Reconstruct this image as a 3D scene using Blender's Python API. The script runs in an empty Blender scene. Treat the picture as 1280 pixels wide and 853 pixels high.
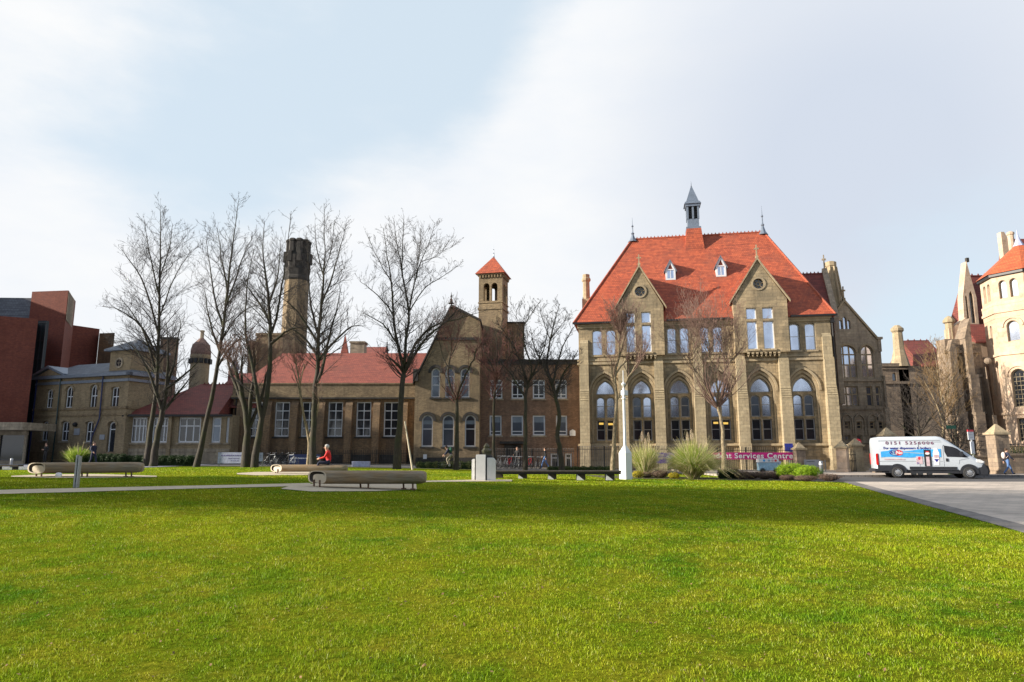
import bpy, bmesh, math, random
import numpy as np
from mathutils import Vector, Matrix
from mathutils.geometry import tessellate_polygon
R=math.radians
# ---------------------------------------------------------------- camera
F=853.3; TH=math.atan(138.5/F); EYE=1.6
S=bpy.context.scene
cam=bpy.data.cameras.new("camera"); cam.sensor_width=36; cam.lens=36*F/1280; cam.clip_end=3000
camo=bpy.data.objects.new("camera",cam); S.collection.objects.link(camo)
camo.location=(0,0,EYE); camo.rotation_euler=(R(90)+TH,0,0); S.camera=camo
S.view_settings.view_transform='Standard'; S.view_settings.look='None'; S.view_settings.gamma=1
S.view_settings.exposure=0.86
SUN_AZ=8.5; SUN_EL=19.5     # azimuth measured from -X towards the viewer
sd=Vector((-math.cos(R(SUN_AZ))*math.cos(R(SUN_EL)),-math.sin(R(SUN_AZ))*math.cos(R(SUN_EL)),math.sin(R(SUN_EL))))
sun=bpy.data.lights.new("sun",'SUN'); sun.energy=5.0; sun.angle=R(0.6); sun.color=(1,.9,.76)
suno=bpy.data.objects.new("sun",sun); S.collection.objects.link(suno); suno.rotation_euler=sd.to_track_quat('Z','Y').to_euler()
# ---------------------------------------------------------------- world
W=bpy.data.worlds.new("World"); S.world=W; W.use_nodes=True
nt=W.node_tree; nt.nodes.clear(); N=nt.nodes; L=nt.links
def ray(px,py):
    u=(px-640)/F; v=(426.5-py)/F
    return (u,math.cos(TH)-v*math.sin(TH),math.sin(TH)+v*math.cos(TH))
def P(px,py,Y):
    r=ray(px,py); k=Y/r[1]; return (r[0]*k,Y,EYE+r[2]*k)
def wn(t,**k):
    n=N.new(t)
    for a,b in k.items(): setattr(n,a,b)
    return n
def wm(op,a,b=None,c=None,clamp=False):
    n=N.new('ShaderNodeMath'); n.operation=op; n.use_clamp=clamp
    for i,x in enumerate((a,b,c)):
        if x is None: continue
        if isinstance(x,(int,float)): n.inputs[i].default_value=x
        else: L.new(x,n.inputs[i])
    return n.outputs[0]
tc=wn('ShaderNodeTexCoord'); sky=wn('ShaderNodeTexSky',sky_type='NISHITA',sun_disc=False)
sky.sun_elevation=R(SUN_EL); sky.sun_rotation=math.atan2(sd.x,sd.y); sky.altitude=60; sky.air_density=1.0; sky.dust_density=1.4
vec=tc.outputs['Generated']
def blob(px,py,width):            # soft lobe of the sky around one direction
    d=Vector(ray(px,py)).normalized()
    n=N.new('ShaderNodeVectorMath'); n.operation='DOT_PRODUCT'; L.new(vec,n.inputs[0]); n.inputs[1].default_value=d
    a=wm('SUBTRACT',1,n.outputs['Value']); a=wm('DIVIDE',a,1-math.cos(R(width))); a=wm('SUBTRACT',1,a,clamp=True)
    return wm('POWER',a,1.5)
def noise(scale,detail,rough,zs=1.8,off=0):
    mp=wn('ShaderNodeMapping'); L.new(vec,mp.inputs[0]); mp.inputs['Scale'].default_value=(1,1,zs); mp.inputs['Location'].default_value=(off,off*.7,off*.3)
    n=wn('ShaderNodeTexNoise'); n.inputs['Scale'].default_value=scale; n.inputs['Detail'].default_value=detail; n.inputs['Roughness'].default_value=rough
    L.new(mp.outputs[0],n.inputs['Vector']); return n.outputs['Fac']
n1=noise(2.6,9,.55,2.2,3.1); n2=noise(5.5,8,.6,2.5,7.7)
sep=wn('ShaderNodeSeparateXYZ'); L.new(vec,sep.inputs[0])
lowsky=wm('MULTIPLY',wm('SUBTRACT',1.0,wm('MULTIPLY',sep.outputs['Z'],1.7),clamp=True),1.0)
front=wm('MAXIMUM',wm('MULTIPLY_ADD',sep.outputs['Y'],.9,.42,clamp=True),lowsky)
c=wm('MULTIPLY_ADD',n1,2.2,-.68)
for px,py,w,k in ((980,80,24,1.25),(800,220,18,1.0),(600,330,15,.9),(20,20,14,.45),(250,440,20,.45),(40,340,10,.75),(480,260,7,.35),
                  (600,5,12,-1.3),(430,90,16,-.85),(220,140,16,-.55),(1190,330,12,-.85),(1180,410,7,-.8),(210,250,10,-.3)):
    c=wm('MULTIPLY_ADD',blob(px,py,w),k,c)
c=wm('ADD',c,.25); c=wm('MULTIPLY_ADD',wm('SUBTRACT',n2,.5),1.1,c)
mr=wn('ShaderNodeMapRange',interpolation_type='SMOOTHSTEP'); L.new(c,mr.inputs['Value']); mr.inputs['From Min'].default_value=-.35; mr.inputs['From Max'].default_value=1.15
cl=wm('MULTIPLY',mr.outputs[0],front,clamp=True); cl=wm('MULTIPLY',cl,1.0)
shade=wm('MULTIPLY_ADD',n2,1.3,-.2,clamp=True)
cc=wn('ShaderNodeMix',data_type='RGBA'); L.new(shade,cc.inputs[0]); cc.inputs[6].default_value=(4.75,5.0,5.35,1); cc.inputs[7].default_value=(5.6,5.57,5.5,1)
grey=wm('ADD',wm('MULTIPLY',blob(1130,250,26),.9),wm('MULTIPLY',blob(1000,130,18),.3),clamp=True)
cg=wn('ShaderNodeMix',data_type='RGBA'); L.new(grey,cg.inputs[0]); L.new(cc.outputs[2],cg.inputs[6]); cg.inputs[7].default_value=(3.7,4.05,4.65,1)
# thin high haze over the clear part, so the blue is pale
hz=wn('ShaderNodeMix',data_type='RGBA'); hzf=wm('MULTIPLY',front,.88); L.new(hzf,hz.inputs[0]); L.new(sky.outputs[0],hz.inputs[6]); hz.inputs[7].default_value=(4.0,4.65,5.2,1)
mx=wn('ShaderNodeMix',data_type='RGBA'); L.new(cl,mx.inputs[0]); L.new(hz.outputs[2],mx.inputs[6]); L.new(cg.outputs[2],mx.inputs[7])
bg=wn('ShaderNodeBackground'); bg.inputs['Strength'].default_value=.1; L.new(mx.outputs[2],bg.inputs['Color'])
wo=wn('ShaderNodeOutputWorld'); L.new(bg.outputs[0],wo.inputs['Surface'])
# ---------------------------------------------------------------- terrain
def sm(a,b,x):
    t=min(1,max(0,(x-a)/(b-a))); return t*t*(3-2*t)
def H(x,y):
    return .8*(1-sm(-20,18,x))*sm(2,17,y)*(1-.3*sm(24,50,y))*(1-sm(90,140,y))
def npsm(a,b,x):
    t=np.clip((x-a)/(b-a),0,1); return t*t*(3-2*t)
def npH(x,y):
    return .8*(1-npsm(-20,18,x))*npsm(2,17,y)*(1-.3*npsm(24,50,y))*(1-npsm(90,140,y))
def G(px,py):                      # where a sight line meets the ground
    r=ray(px,py); k=3.0
    for i in range(4000):
        z=EYE+r[2]*k
        if z<=H(r[0]*k,r[1]*k): break
        k+=.04
    return Vector((r[0]*k,r[1]*k,H(r[0]*k,r[1]*k)))
def GY(px,Y):                      # ground point on column px (at the horizon) and distance Y
    p=P(px,575,Y); return Vector((p[0],Y,H(p[0],Y)))
# ---------------------------------------------------------------- object helpers
C=S.collection
def tag(o,label=None,cat=None,group=None,kind=None):
    if label:o['label']=label
    if cat:o['category']=cat
    if group:o['group']=group
    if kind:o['kind']=kind
    return o
def empty(name,loc,rz=0,label=None,cat=None,group=None):
    o=bpy.data.objects.new(name,None); C.objects.link(o); o.location=loc; o.rotation_euler=(0,0,rz); o.empty_display_size=.3
    return tag(o,label,cat,group)
def dup(o,parent=None):
    c=o.copy(); C.objects.link(c); c.parent=parent
    for ch in [x for x in bpy.data.objects if x.parent==o]: dup(ch,c)
    return c
def finish(me,name,mats,parent=None,smooth=False):
    for m in (mats if isinstance(mats,(list,tuple)) else [mats]): me.materials.append(M[m] if isinstance(m,str) else m)
    if smooth: me.polygons.foreach_set('use_smooth',[True]*len(me.polygons))
    o=bpy.data.objects.new(name,me); C.objects.link(o); o.parent=parent
    return o
def boxuv(me):
    nl=len(me.loops); nv=len(me.vertices); npz=len(me.polygons)
    if not nl: return
    co=np.empty(nv*3,'f'); me.vertices.foreach_get('co',co); co=co.reshape(-1,3)
    lv=np.empty(nl,'i'); me.loops.foreach_get('vertex_index',lv)
    nn=np.empty(npz*3,'f'); me.polygons.foreach_get('normal',nn); nn=nn.reshape(-1,3)
    lt=np.empty(npz,'i'); me.polygons.foreach_get('loop_total',lt)
    n=np.repeat(nn,lt,axis=0); t=np.cross(np.array([0,0,1.]),n); ln=np.linalg.norm(t,axis=1)
    flat=ln<.05; t[flat]=(1,0,0); ln[flat]=1; t=t/ln[:,None]; b=np.cross(n,t); p=co[lv]
    uv=np.stack([(p*t).sum(1),(p*b).sum(1)],1).astype('f')
    l=me.uv_layers.new(name='uv'); l.data.foreach_set('uv',uv.ravel())
class MB:
    def __init__(s): s.v=[];s.f=[];s.m=[]
    def add(s,vs,fs,m=0):
        b=len(s.v); s.v+= [tuple(x) for x in vs]; s.f+=[tuple(b+i for i in f) for f in fs]; s.m+=[m]*len(fs); return s
    def box(s,x0,x1,y0,y1,z0,z1,m=0):
        if x0>x1:x0,x1=x1,x0
        if y0>y1:y0,y1=y1,y0
        if z0>z1:z0,z1=z1,z0
        return s.add([(x0,y0,z0),(x1,y0,z0),(x1,y1,z0),(x0,y1,z0),(x0,y0,z1),(x1,y0,z1),(x1,y1,z1),(x0,y1,z1)],
          [(0,3,2,1),(4,5,6,7),(0,1,5,4),(1,2,6,5),(2,3,7,6),(3,0,4,7)],m)
    def prism(s,poly,y0,y1,m=0,back=True):           # poly in x,z (counter-clockwise seen from the front)
        n=len(poly); vs=[(x,y0,z) for x,z in poly]+[(x,y1,z) for x,z in poly]
        fs=[tuple(range(n))]+([tuple(range(2*n-1,n-1,-1))] if back else [])+[((i+1)%n,i,n+i,n+(i+1)%n) for i in range(n)]
        return s.add(vs,fs,m)
    def hprism(s,poly,z0,z1,m=0,top=1.0):              # poly in x,y
        n=len(poly); cx=sum(p[0] for p in poly)/n; cy=sum(p[1] for p in poly)/n
        vs=[(x,y,z0) for x,y in poly]+[(cx+(x-cx)*top,cy+(y-cy)*top,z1) for x,y in poly]
        return s.add(vs,[tuple(range(n-1,-1,-1)),tuple(range(n,2*n))]+[(i,(i+1)%n,n+(i+1)%n,n+i) for i in range(n)],m)
    def lathe(s,cx,cy,prof,n=8,m=0,ph=0,sx=1,sy=1):      # prof list of (r,z)
        vs=[];fs=[]
        for r,z in prof:
            for i in range(n):
                a=ph+2*math.pi*i/n; vs.append((cx+r*math.cos(a)*sx,cy+r*math.sin(a)*sy,z))
        k=len(prof)
        for j in range(k-1):
            for i in range(n): fs.append((j*n+i,j*n+(i+1)%n,(j+1)*n+(i+1)%n,(j+1)*n+i))
        fs.append(tuple(range(n-1,-1,-1))); fs.append(tuple(range((k-1)*n,k*n)))
        return s.add(vs,fs,m)
    def tube(s,pts,rs,n=6,m=0,cap=True):
        pts=[Vector(p) for p in pts]; k=len(pts)
        if not isinstance(rs,(list,tuple)): rs=[rs]*k
        vs=[];fs=[]; d0=(pts[1]-pts[0]).normalized(); up=Vector((0,0,1)) if abs(d0.z)<.9 else Vector((1,0,0)); u=d0.cross(up).normalized()
        for i,p in enumerate(pts):
            d=(pts[min(i+1,k-1)]-pts[max(i-1,0)]).normalized(); u=(u-d*u.dot(d)).normalized(); w=d.cross(u)
            for j in range(n):
                a=2*math.pi*j/n; vs.append(p+(u*math.cos(a)+w*math.sin(a))*rs[i])
        for i in range(k-1):
            for j in range(n): fs.append((i*n+j,i*n+(j+1)%n,(i+1)*n+(j+1)%n,(i+1)*n+j))
        if cap: fs+= [tuple(range(n-1,-1,-1)),tuple(range((k-1)*n,k*n))]
        return s.add(vs,fs,m)
    def sphere(s,c,r,m=0,n=10,k=6,sz=(1,1,1)):
        prof=[(max(.001,math.sin(math.pi*i/k))*r,-math.cos(math.pi*i/k)*r) for i in range(k+1)]
        b=MB(); b.lathe(0,0,prof,n); return s.add([(c[0]+x*sz[0],c[1]+y*sz[1],c[2]+z*sz[2]) for x,y,z in b.v],b.f,m)
    def build(s,name,mats,parent=None,smooth=False,loc=None):
        me=bpy.data.meshes.new(name); me.from_pydata(s.v,[],s.f); me.validate()
        if any(s.m) and len(me.polygons)==len(s.m): me.polygons.foreach_set('material_index',s.m)
        me.update(); boxuv(me)
        o=finish(me,name,mats,parent,smooth)
        if loc is not None: o.location=loc
        return o
def recalc(o):
    bm=bmesh.new(); bm.from_mesh(o.data); bmesh.ops.recalc_face_normals(bm,faces=bm.faces); bm.to_mesh(o.data); bm.free(); return o
def bevel(o,w,seg=2):
    bm=bmesh.new(); bm.from_mesh(o.data); bmesh.ops.remove_doubles(bm,verts=bm.verts,dist=1e-5)
    bmesh.ops.bevel(bm,geom=[e for e in bm.edges if e.is_manifold and e.calc_face_angle(0)>.6],offset=w,segments=seg,affect='EDGES',clamp_overlap=True)
    bm.to_mesh(o.data); bm.free(); return o
def arr(name,v,f,mats,parent=None,smooth=False,idx=None):      # v (n,3), f (m,k) arrays, all faces k-gons
    me=bpy.data.meshes.new(name); v=np.asarray(v,'f'); f=np.asarray(f,'i'); k=f.shape[1]
    me.vertices.add(len(v)); me.vertices.foreach_set('co',v.ravel())
    me.loops.add(f.size); me.loops.foreach_set('vertex_index',f.ravel())
    me.polygons.add(len(f)); me.polygons.foreach_set('loop_start',np.arange(0,f.size,k,dtype='i'))
    if idx is not None: me.polygons.foreach_set('material_index',np.asarray(idx,'i'))
    me.update(calc_edges=True)
    return finish(me,name,mats,parent,smooth)
def text_mesh(body,size,name,mat,parent,loc,rot=(R(90),0,0),depth=.004,align='CENTER',sx=1,space=1,bold=0):
    cu=bpy.data.curves.new(name,'FONT'); cu.body=body; cu.size=size; cu.extrude=depth; cu.align_x=align; cu.align_y='CENTER'; cu.space_character=space; cu.offset=bold
    o=bpy.data.objects.new('tmp',cu); C.objects.link(o); bpy.context.view_layer.update()
    me=bpy.data.meshes.new_from_object(o.evaluated_get(bpy.context.evaluated_depsgraph_get()))
    bpy.data.objects.remove(o); me.materials.clear()
    t=finish(me,name,mat,parent); t.location=loc; t.rotation_euler=rot; t.scale=(sx,1,1); return t
# ---------------------------------------------------------------- materials
M={}
class NT:
    def __init__(s,name):
        m=bpy.data.materials.new(name); m.use_nodes=True; s.t=m.node_tree; s.m=m; s.b=s.t.nodes['Principled BSDF']; M[name]=m
    def n(s,t,ins=None,**k):
        x=s.t.nodes.new(t)
        for a,b in k.items(): setattr(x,a,b)
        for a,b in (ins or {}).items():
            if isinstance(b,bpy.types.NodeSocket): s.t.links.new(b,x.inputs[a])
            else: x.inputs[a].default_value=b
        return x
    def co(s,which='Object'): return s.n('ShaderNodeTexCoord').outputs[which]
    def map(s,v,sc): return s.n('ShaderNodeMapping',{0:v,'Scale':sc}).outputs[0]
    def noise(s,v,scale,det=4,rough=.6,dist=0): return s.n('ShaderNodeTexNoise',{'Vector':v,'Scale':scale,'Detail':det,'Roughness':rough,'Distortion':dist}).outputs['Fac']
    def ramp(s,f,stops):
        r=s.n('ShaderNodeValToRGB',{0:f}); e=r.color_ramp.elements
        while len(e)<len(stops): e.new(.5)
        for q,(p,c) in zip(e,stops): q.position=p; q.color=(*c,1) if len(c)==3 else c
        return r.outputs[0]
    def mix(s,f,a,b,bt='MIX'):
        x=s.n('ShaderNodeMix',data_type='RGBA',blend_type=bt)
        for i,q in ((0,f),(6,a),(7,b)):
            if isinstance(q,bpy.types.NodeSocket): s.t.links.new(q,x.inputs[i])
            else: x.inputs[i].default_value=q if i==0 else ((*q,1) if len(q)==3 else q)
        return x.outputs[2]
    def bump(s,h,st=.3,d=.02):
        x=s.n('ShaderNodeBump',{'Height':h,'Strength':st,'Distance':d}); s.t.links.new(x.outputs[0],s.b.inputs['Normal'])
    def set(s,col=None,rough=None,metal=None,**k):
        for a,q in (('Base Color',col),('Roughness',rough),('Metallic',metal)):
            if q is None: continue
            if isinstance(q,bpy.types.NodeSocket): s.t.links.new(q,s.b.inputs[a])
            else: s.b.inputs[a].default_value=(*q,1) if isinstance(q,tuple) else q
        for a,q in k.items(): s.b.inputs[a.replace('_',' ')].default_value=q
        return s.m
def plain(name,col,rough=.6,metal=0,var=.25,sc=6,**k):
    t=NT(name); o=t.co(); n=t.noise(o,sc,5,.65)
    lo=tuple(c*(1-var) for c in col); hi=tuple(min(1,c*(1+var)) for c in col)
    t.set(t.ramp(n,[(.3,lo),(.7,hi)]),rough,metal,**k); return t
def masonry(name,c1,c2,mortar,bw,bh,stain=(.3,.27,.22),st=.5,msize=.012,bump=.4,soot=.5,tint=None):
    t=NT(name); uv=t.co('UV'); o=t.co()
    br=t.n('ShaderNodeTexBrick',{'Vector':uv,'Color1':(*c1,1),'Color2':(*c2,1),'Mortar':(*mortar,1),'Scale':1,'Mortar Size':msize,'Mortar Smooth':.4,'Bias':0,'Brick Width':bw,'Row Height':bh})
    col=br.outputs['Color']
    f=t.noise(t.map(uv,(2.2,2.2*bw/bh*.4,1)),2.2,6,.75)
    col=t.mix(.75,col,t.ramp(f,[(.25,(.45,.43,.40)),(.5,(1,1,1)),(.78,(1.45,1.36,1.2))]),'MULTIPLY')
    big=t.noise(o,.45,5,.62,.6)
    g=t.ramp(big,[(.42,(0,0,0)),(.62,(1,1,1))]); g2=t.n('ShaderNodeMath',{0:g,1:st},operation='MULTIPLY').outputs[0]
    col=t.mix(g2,col,stain)
    streak=t.noise(t.map(o,(1.6,1.6,.22)),1.5,5,.7); k=t.ramp(streak,[(.45,(1,1,1)),(.75,(1-soot,)*3)])
    col=t.mix(1,col,k,'MULTIPLY')
    t.set(col,.9); h=t.n('ShaderNodeMath',{0:br.outputs['Fac'],1:-1},operation='MULTIPLY').outputs[0]
    h=t.n('ShaderNodeMath',{0:f,1:.8,2:h},operation='MULTIPLY_ADD').outputs[0]; t.bump(h,bump,.03); return t
masonry('main_stone',(.47,.365,.225),(.33,.255,.155),(.24,.195,.13),.62,.3,(.18,.15,.10),.75,.014,.6,.5)
masonry('buttress_stone',(.46,.38,.245),(.37,.30,.19),(.27,.22,.15),.5,.3,(.24,.20,.13),.4,.012,.5,.25)
masonry('dressed_stone',(.44,.36,.235),(.38,.30,.19),(.28,.23,.16),.9,.4,(.22,.18,.13),.45,.006,.2,.3)
masonry('brown_brick',(.33,.20,.10),(.20,.125,.07),(.18,.14,.09),.24,.085,(.11,.08,.055),.6,.012,.35,.4)
masonry('gable_brick',(.38,.28,.16),(.24,.17,.095),(.19,.155,.105),.26,.09,(.12,.09,.06),.5,.012,.35,.4)
masonry('red_brown_brick',(.36,.215,.135),(.23,.14,.09),(.16,.12,.09),.24,.085,(.10,.065,.045),.45,.012,.35,.35)
masonry('house_brick',(.42,.32,.19),(.30,.225,.135),(.22,.18,.125),.24,.085,(.19,.145,.085),.4,.012,.3,.3)
masonry('modern_brick',(.24,.065,.038),(.17,.045,.03),(.12,.05,.04),.24,.085,(.11,.025,.015),.4,.01,.15,.15)
masonry('grey_stone',(.48,.40,.29),(.36,.30,.22),(.26,.22,.17),.5,.26,(.26,.215,.165),.6,.012,.5,.45)
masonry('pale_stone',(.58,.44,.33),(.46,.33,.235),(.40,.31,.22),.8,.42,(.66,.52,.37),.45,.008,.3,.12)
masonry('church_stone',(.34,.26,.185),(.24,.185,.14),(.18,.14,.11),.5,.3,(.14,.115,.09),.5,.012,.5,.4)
masonry('sooty_stone',(.075,.068,.06),(.045,.042,.038),(.04,.037,.034),.5,.28,(.03,.028,.026),.6,.012,.6,.4)
def tiles(name,c1,c2,st,row=.22,w=.2,dark=(.10,.05,.04)):
    t=NT(name); uv=t.co('UV'); o=t.co()
    br=t.n('ShaderNodeTexBrick',{'Vector':uv,'Color1':(*c1,1),'Color2':(*c2,1),'Mortar':(*[q*.55 for q in c2],1),'Scale':1,'Mortar Size':.014,'Mortar Smooth':.6,'Bias':-.2,'Brick Width':w,'Row Height':row})
    f=t.noise(t.map(uv,(.5,3.2,1)),1.3,5,.6)
    col=t.mix(.8,br.outputs['Color'],t.ramp(f,[(.3,(.55,.54,.56)),(.52,(1,1,1)),(.75,(1.3,1.25,1.15))]),'MULTIPLY')
    big=t.noise(o,.5,6,.7,.5); col=t.mix(t.n('ShaderNodeMath',{0:t.ramp(big,[(.5,(0,0,0)),(.75,(1,1,1))]),1:st},operation='MULTIPLY').outputs[0],col,dark)
    t.set(col,.75)
    sx=t.n('ShaderNodeSeparateXYZ',{0:uv}); w_=t.n('ShaderNodeMath',{0:sx.outputs[1],1:row},operation='DIVIDE').outputs[0]
    fr=t.n('ShaderNodeMath',{0:w_},operation='FRACT').outputs[0]; h=t.n('ShaderNodeMath',{0:fr,1:-1},operation='MULTIPLY').outputs[0]; t.bump(h,.7,.05); return t
tiles('red_tiles',(.47,.105,.045),(.29,.06,.032),.5)
tiles('cap_tiles',(.22,.13,.10),(.16,.09,.075),.5)
tiles('orange_tiles',(.50,.12,.04),(.42,.085,.03),.15)
tiles('hall_tiles',(.30,.08,.052),(.22,.055,.04),.45,dark=(.14,.06,.045))
tiles('dark_red_tiles',(.21,.05,.038),(.15,.036,.03),.4,dark=(.06,.035,.03))
tiles('slate',(.16,.18,.21),(.11,.125,.15),.4,.25,.3,(.08,.09,.1))
plain('white_paint',(.68,.70,.73),.45,0,.08); plain('pale_frame',(.36,.36,.36),.5,0,.08); plain('grey_paint',(.32,.34,.38),.5,0,.1)
plain('white_concrete',(.74,.74,.73),.6,0,.05,3); plain('black_iron',(.018,.018,.02),.45,.3)
plain('lead',(.20,.24,.30),.45,.4,.2); plain('pipe_blue',(.03,.04,.12),.4); plain('pipe_green',(.02,.045,.045),.4)
plain('dark_slot',(.02,.02,.022),.6); plain('galvanised',(.36,.38,.40),.42,.7,.2,20)
plain('van_white',(.50,.55,.61),.25,0,.02); plain('slot_glass',(.012,.02,.024),.7); plain('plastic_black',(.022,.024,.03),.5); plain('tyre',(.02,.02,.021),.8)
plain('rim',(.45,.46,.48),.35,.7); plain('red_lens',(.5,.015,.015),.2); plain('amber_lens',(.7,.25,.02),.2); plain('clear_lens',(.7,.72,.75),.12)
plain('seam',(.33,.36,.40),.5)
plain('sky_blue_vinyl',(.05,.36,.78),.3); plain('navy_vinyl',(.02,.03,.25),.35); plain('red_vinyl',(.6,.04,.06),.35); plain('pink_grey_vinyl',(.55,.42,.46),.4)
plain('pink_banner',(.55,.01,.20),.6,0,.12,2); plain('purple_banner',(.13,.05,.42),.6); plain('white_vinyl',(.85,.85,.87),.5); plain('blue_banner',(.04,.06,.16),.6)
plain('phone_vinyl',(.20,.08,.14),.5); plain('pale_sign',(.42,.45,.62),.5); plain('sign_text',(.16,.14,.34),.6); plain('cart_blue',(.25,.42,.55),.5); plain('blind',(.30,.36,.45),.7,0,.1)
q_=plain('lit_ceiling',(.7,.5,.15),.6); q_.b.inputs['Emission Color'].default_value=(1,.62,.12,1); q_.b.inputs['Emission Strength'].default_value=.45
plain('skin',(.55,.32,.22),.55); plain('hair_brown',(.06,.035,.02),.8); plain('hair_grey',(.5,.48,.45),.8); plain('jacket_red',(.62,.012,.012),.65)
plain('cloth_navy',(.015,.02,.05),.8); plain('cloth_black',(.015,.015,.017),.8); plain('denim',(.09,.17,.36),.85); plain('cloth_grey',(.3,.29,.28),.85); plain('cloth_green',(.03,.12,.08),.8); plain('cloth_khaki',(.35,.31,.24),.85); plain('pale_bag',(.7,.55,.5),.7)
plain('stone_coping',(.30,.26,.19),.85,0,.3); plain('bronze',(.05,.05,.03),.5,.4)
def glass(name,col,refl,rough=.06,streak=None):
    t=NT(name); o=t.co(); n=t.noise(t.map(o,(1,1,.6)),1.1,3,.5)  # mottled tint stands in for cloud and tree reflections
    c=t.ramp(n,[(.35,tuple(q*.75 for q in col)),(.65,col)])
    t.set(c,rough,refl); t.b.inputs['IOR'].default_value=1.7
    t.bump(t.noise(o,.8,2,.5),.05,.02); return t
glass('glass_dark',(.028,.032,.04),.0); glass('glass_sky',(.62,.70,.88),.85,.08); glass('glass_mid',(.14,.17,.22),.45,.1); glass('glass_blind',(.20,.25,.31),.12,.25)
t=NT('bark'); o=t.co(); n=t.noise(t.map(o,(6,6,1.2)),3,6,.7); g=t.noise(o,1.2,4,.6)
col=t.mix(t.ramp(g,[(.45,(0,0,0)),(.65,(1,1,1))]),t.ramp(n,[(.3,(.022,.018,.014)),(.7,(.075,.062,.048))]),t.ramp(n,[(.3,(.024,.027,.010)),(.7,(.065,.068,.026))])); t.set(col,.9); t.bump(n,.6,.03)
t=NT('pale_bark'); o=t.co(); n=t.noise(t.map(o,(5,5,2)),3,6,.7); t.set(t.ramp(n,[(.35,(.10,.075,.04)),(.6,(.34,.27,.17)),(.8,(.5,.42,.3))]),.85); t.bump(n,.5,.02)
plain('twig',(.05,.042,.038),.9,0,.3,2); plain('twig_pink',(.20,.125,.10),.9,0,.3,2); plain('twig_gold',(.20,.13,.06),.9,0,.35,2); plain('twig_red',(.15,.065,.055),.9,0,.3,2)
def leafmat(name,a,b,cc,trans=.25):
    t=NT(name); g=t.n('ShaderNodeNewGeometry').outputs['Random Per Island']; o=t.co(); n=t.noise(o,1.2,3,.5)
    col=t.mix(t.ramp(n,[(.4,(0,0,0)),(.6,(1,1,1))]),t.ramp(g,[(0,a),(.6,b),(1,cc)]),t.ramp(g,[(0,a),(1,b)]))
    t.set(col,.6); t.b.inputs['Specular IOR Level'].default_value=.25
    tr=t.n('ShaderNodeBsdfTranslucent',{'Color':col}); mxs=t.n('ShaderNodeMixShader',{0:trans,1:t.b.outputs[0],2:tr.outputs[0]})
    t.t.links.new(mxs.outputs[0],t.t.nodes['Material Output'].inputs['Surface']); return t
leafmat('leaf_bright',(.16,.30,.012),(.27,.42,.015),(.40,.50,.03)); leafmat('leaf_dark',(.015,.035,.01),(.03,.06,.015),(.05,.08,.02)); leafmat('leaf_olive',(.05,.07,.02),(.09,.11,.035),(.14,.15,.05))
leafmat('heather',(.11,.07,.05),(.2,.13,.10),(.28,.2,.15)); leafmat('yellow_leaf',(.32,.28,.02),(.5,.42,.03),(.6,.5,.08))
leafmat('grass_straw',(.55,.48,.22),(.72,.64,.38),(.85,.78,.55),.45); leafmat('grass_green',(.16,.27,.02),(.32,.46,.04),(.52,.56,.14),.45); leafmat('plume',(.45,.36,.26),(.6,.5,.38),(.7,.6,.5))
# lawn blades and lawn surface share their patchiness (position-driven: greener and yellower turf)
def lawncol(t,base):
    o=t.co(); p1=t.noise(o,.22,5,.65,.4); p2=t.noise(o,1.7,5,.7)
    y=t.mix(t.ramp(p1,[(.38,(0,0,0)),(.62,(1,1,1))]),(.135,.30,.011),(.325,.43,.014))
    y=t.mix(t.ramp(p2,[(.40,(0,0,0)),(.68,(.8,.8,.8))]),y,(.42,.45,.025))
    return t.mix(1,y,base,'MULTIPLY')
t=NT('lawn_blades'); g=t.n('ShaderNodeNewGeometry').outputs['Random Per Island']
col=lawncol(t,t.ramp(g,[(0,(.30,.38,.35)),(.45,(1,1,1)),(.82,(1.3,1.22,1.6)),(.93,(1.7,1.35,3)),(.99,(2.2,1.8,14))])); t.set(col,.6); t.b.inputs['Specular IOR Level'].default_value=.05
tr=t.n('ShaderNodeBsdfTranslucent',{'Color':col}); mxs=t.n('ShaderNodeMixShader',{0:.3,1:t.b.outputs[0],2:tr.outputs[0]}); t.t.links.new(mxs.outputs[0],t.t.nodes['Material Output'].inputs['Surface'])
t=NT('lawn_ground'); o=t.co(); f=t.noise(o,16,7,.8); col=lawncol(t,t.ramp(f,[(.3,(.16,.17,.2)),(.55,(.6,.5,.8)),(.75,(1.0,.85,1.5))])); t.set(col,1.0); t.b.inputs['Specular IOR Level'].default_value=0; t.bump(f,.8,.05)
def paving(name,a,b,bw,bh,ms=.01,var=.3):
    t=NT(name); uv=t.co('Object'); br=t.n('ShaderNodeTexBrick',{'Vector':uv,'Color1':(*a,1),'Color2':(*b,1),'Mortar':(*[q*.7 for q in b],1),'Scale':1,'Mortar Size':ms,'Brick Width':bw,'Row Height':bh})
    n=t.noise(uv,.35,6,.65); n2=t.noise(uv,9,4,.6)
    col=t.mix(.8,br.outputs['Color'],t.ramp(n,[(.35,(1-var,)*3),(.65,(1.1,1.08,1.05))]),'MULTIPLY'); col=t.mix(.6,col,t.ramp(n2,[(.3,(.8,.8,.8)),(.7,(1.1,1.1,1.1))]),'MULTIPLY'); t.set(col,.85); t.bump(n2,.2,.01); return t
paving('plaza_paving',(.66,.57,.49),(.50,.44,.38),.6,.4,.016,.42); paving('blue_paving',(.25,.26,.32),(.22,.23,.28),.6,.4); paving('kerb_stone',(.26,.24,.23),(.16,.15,.145),.45,.31,.02,.4)
plain('asphalt',(.075,.073,.075),.9,0,.25,8); plain('path_gravel',(.52,.44,.32),.95,0,.2,10); plain('dead_leaf',(.22,.13,.06),.9,0,.5,20); plain('soil',(.06,.045,.03),.95,0,.35,4)
plain('far_ground',(.12,.115,.105),.95,0,.25,.6)
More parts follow.
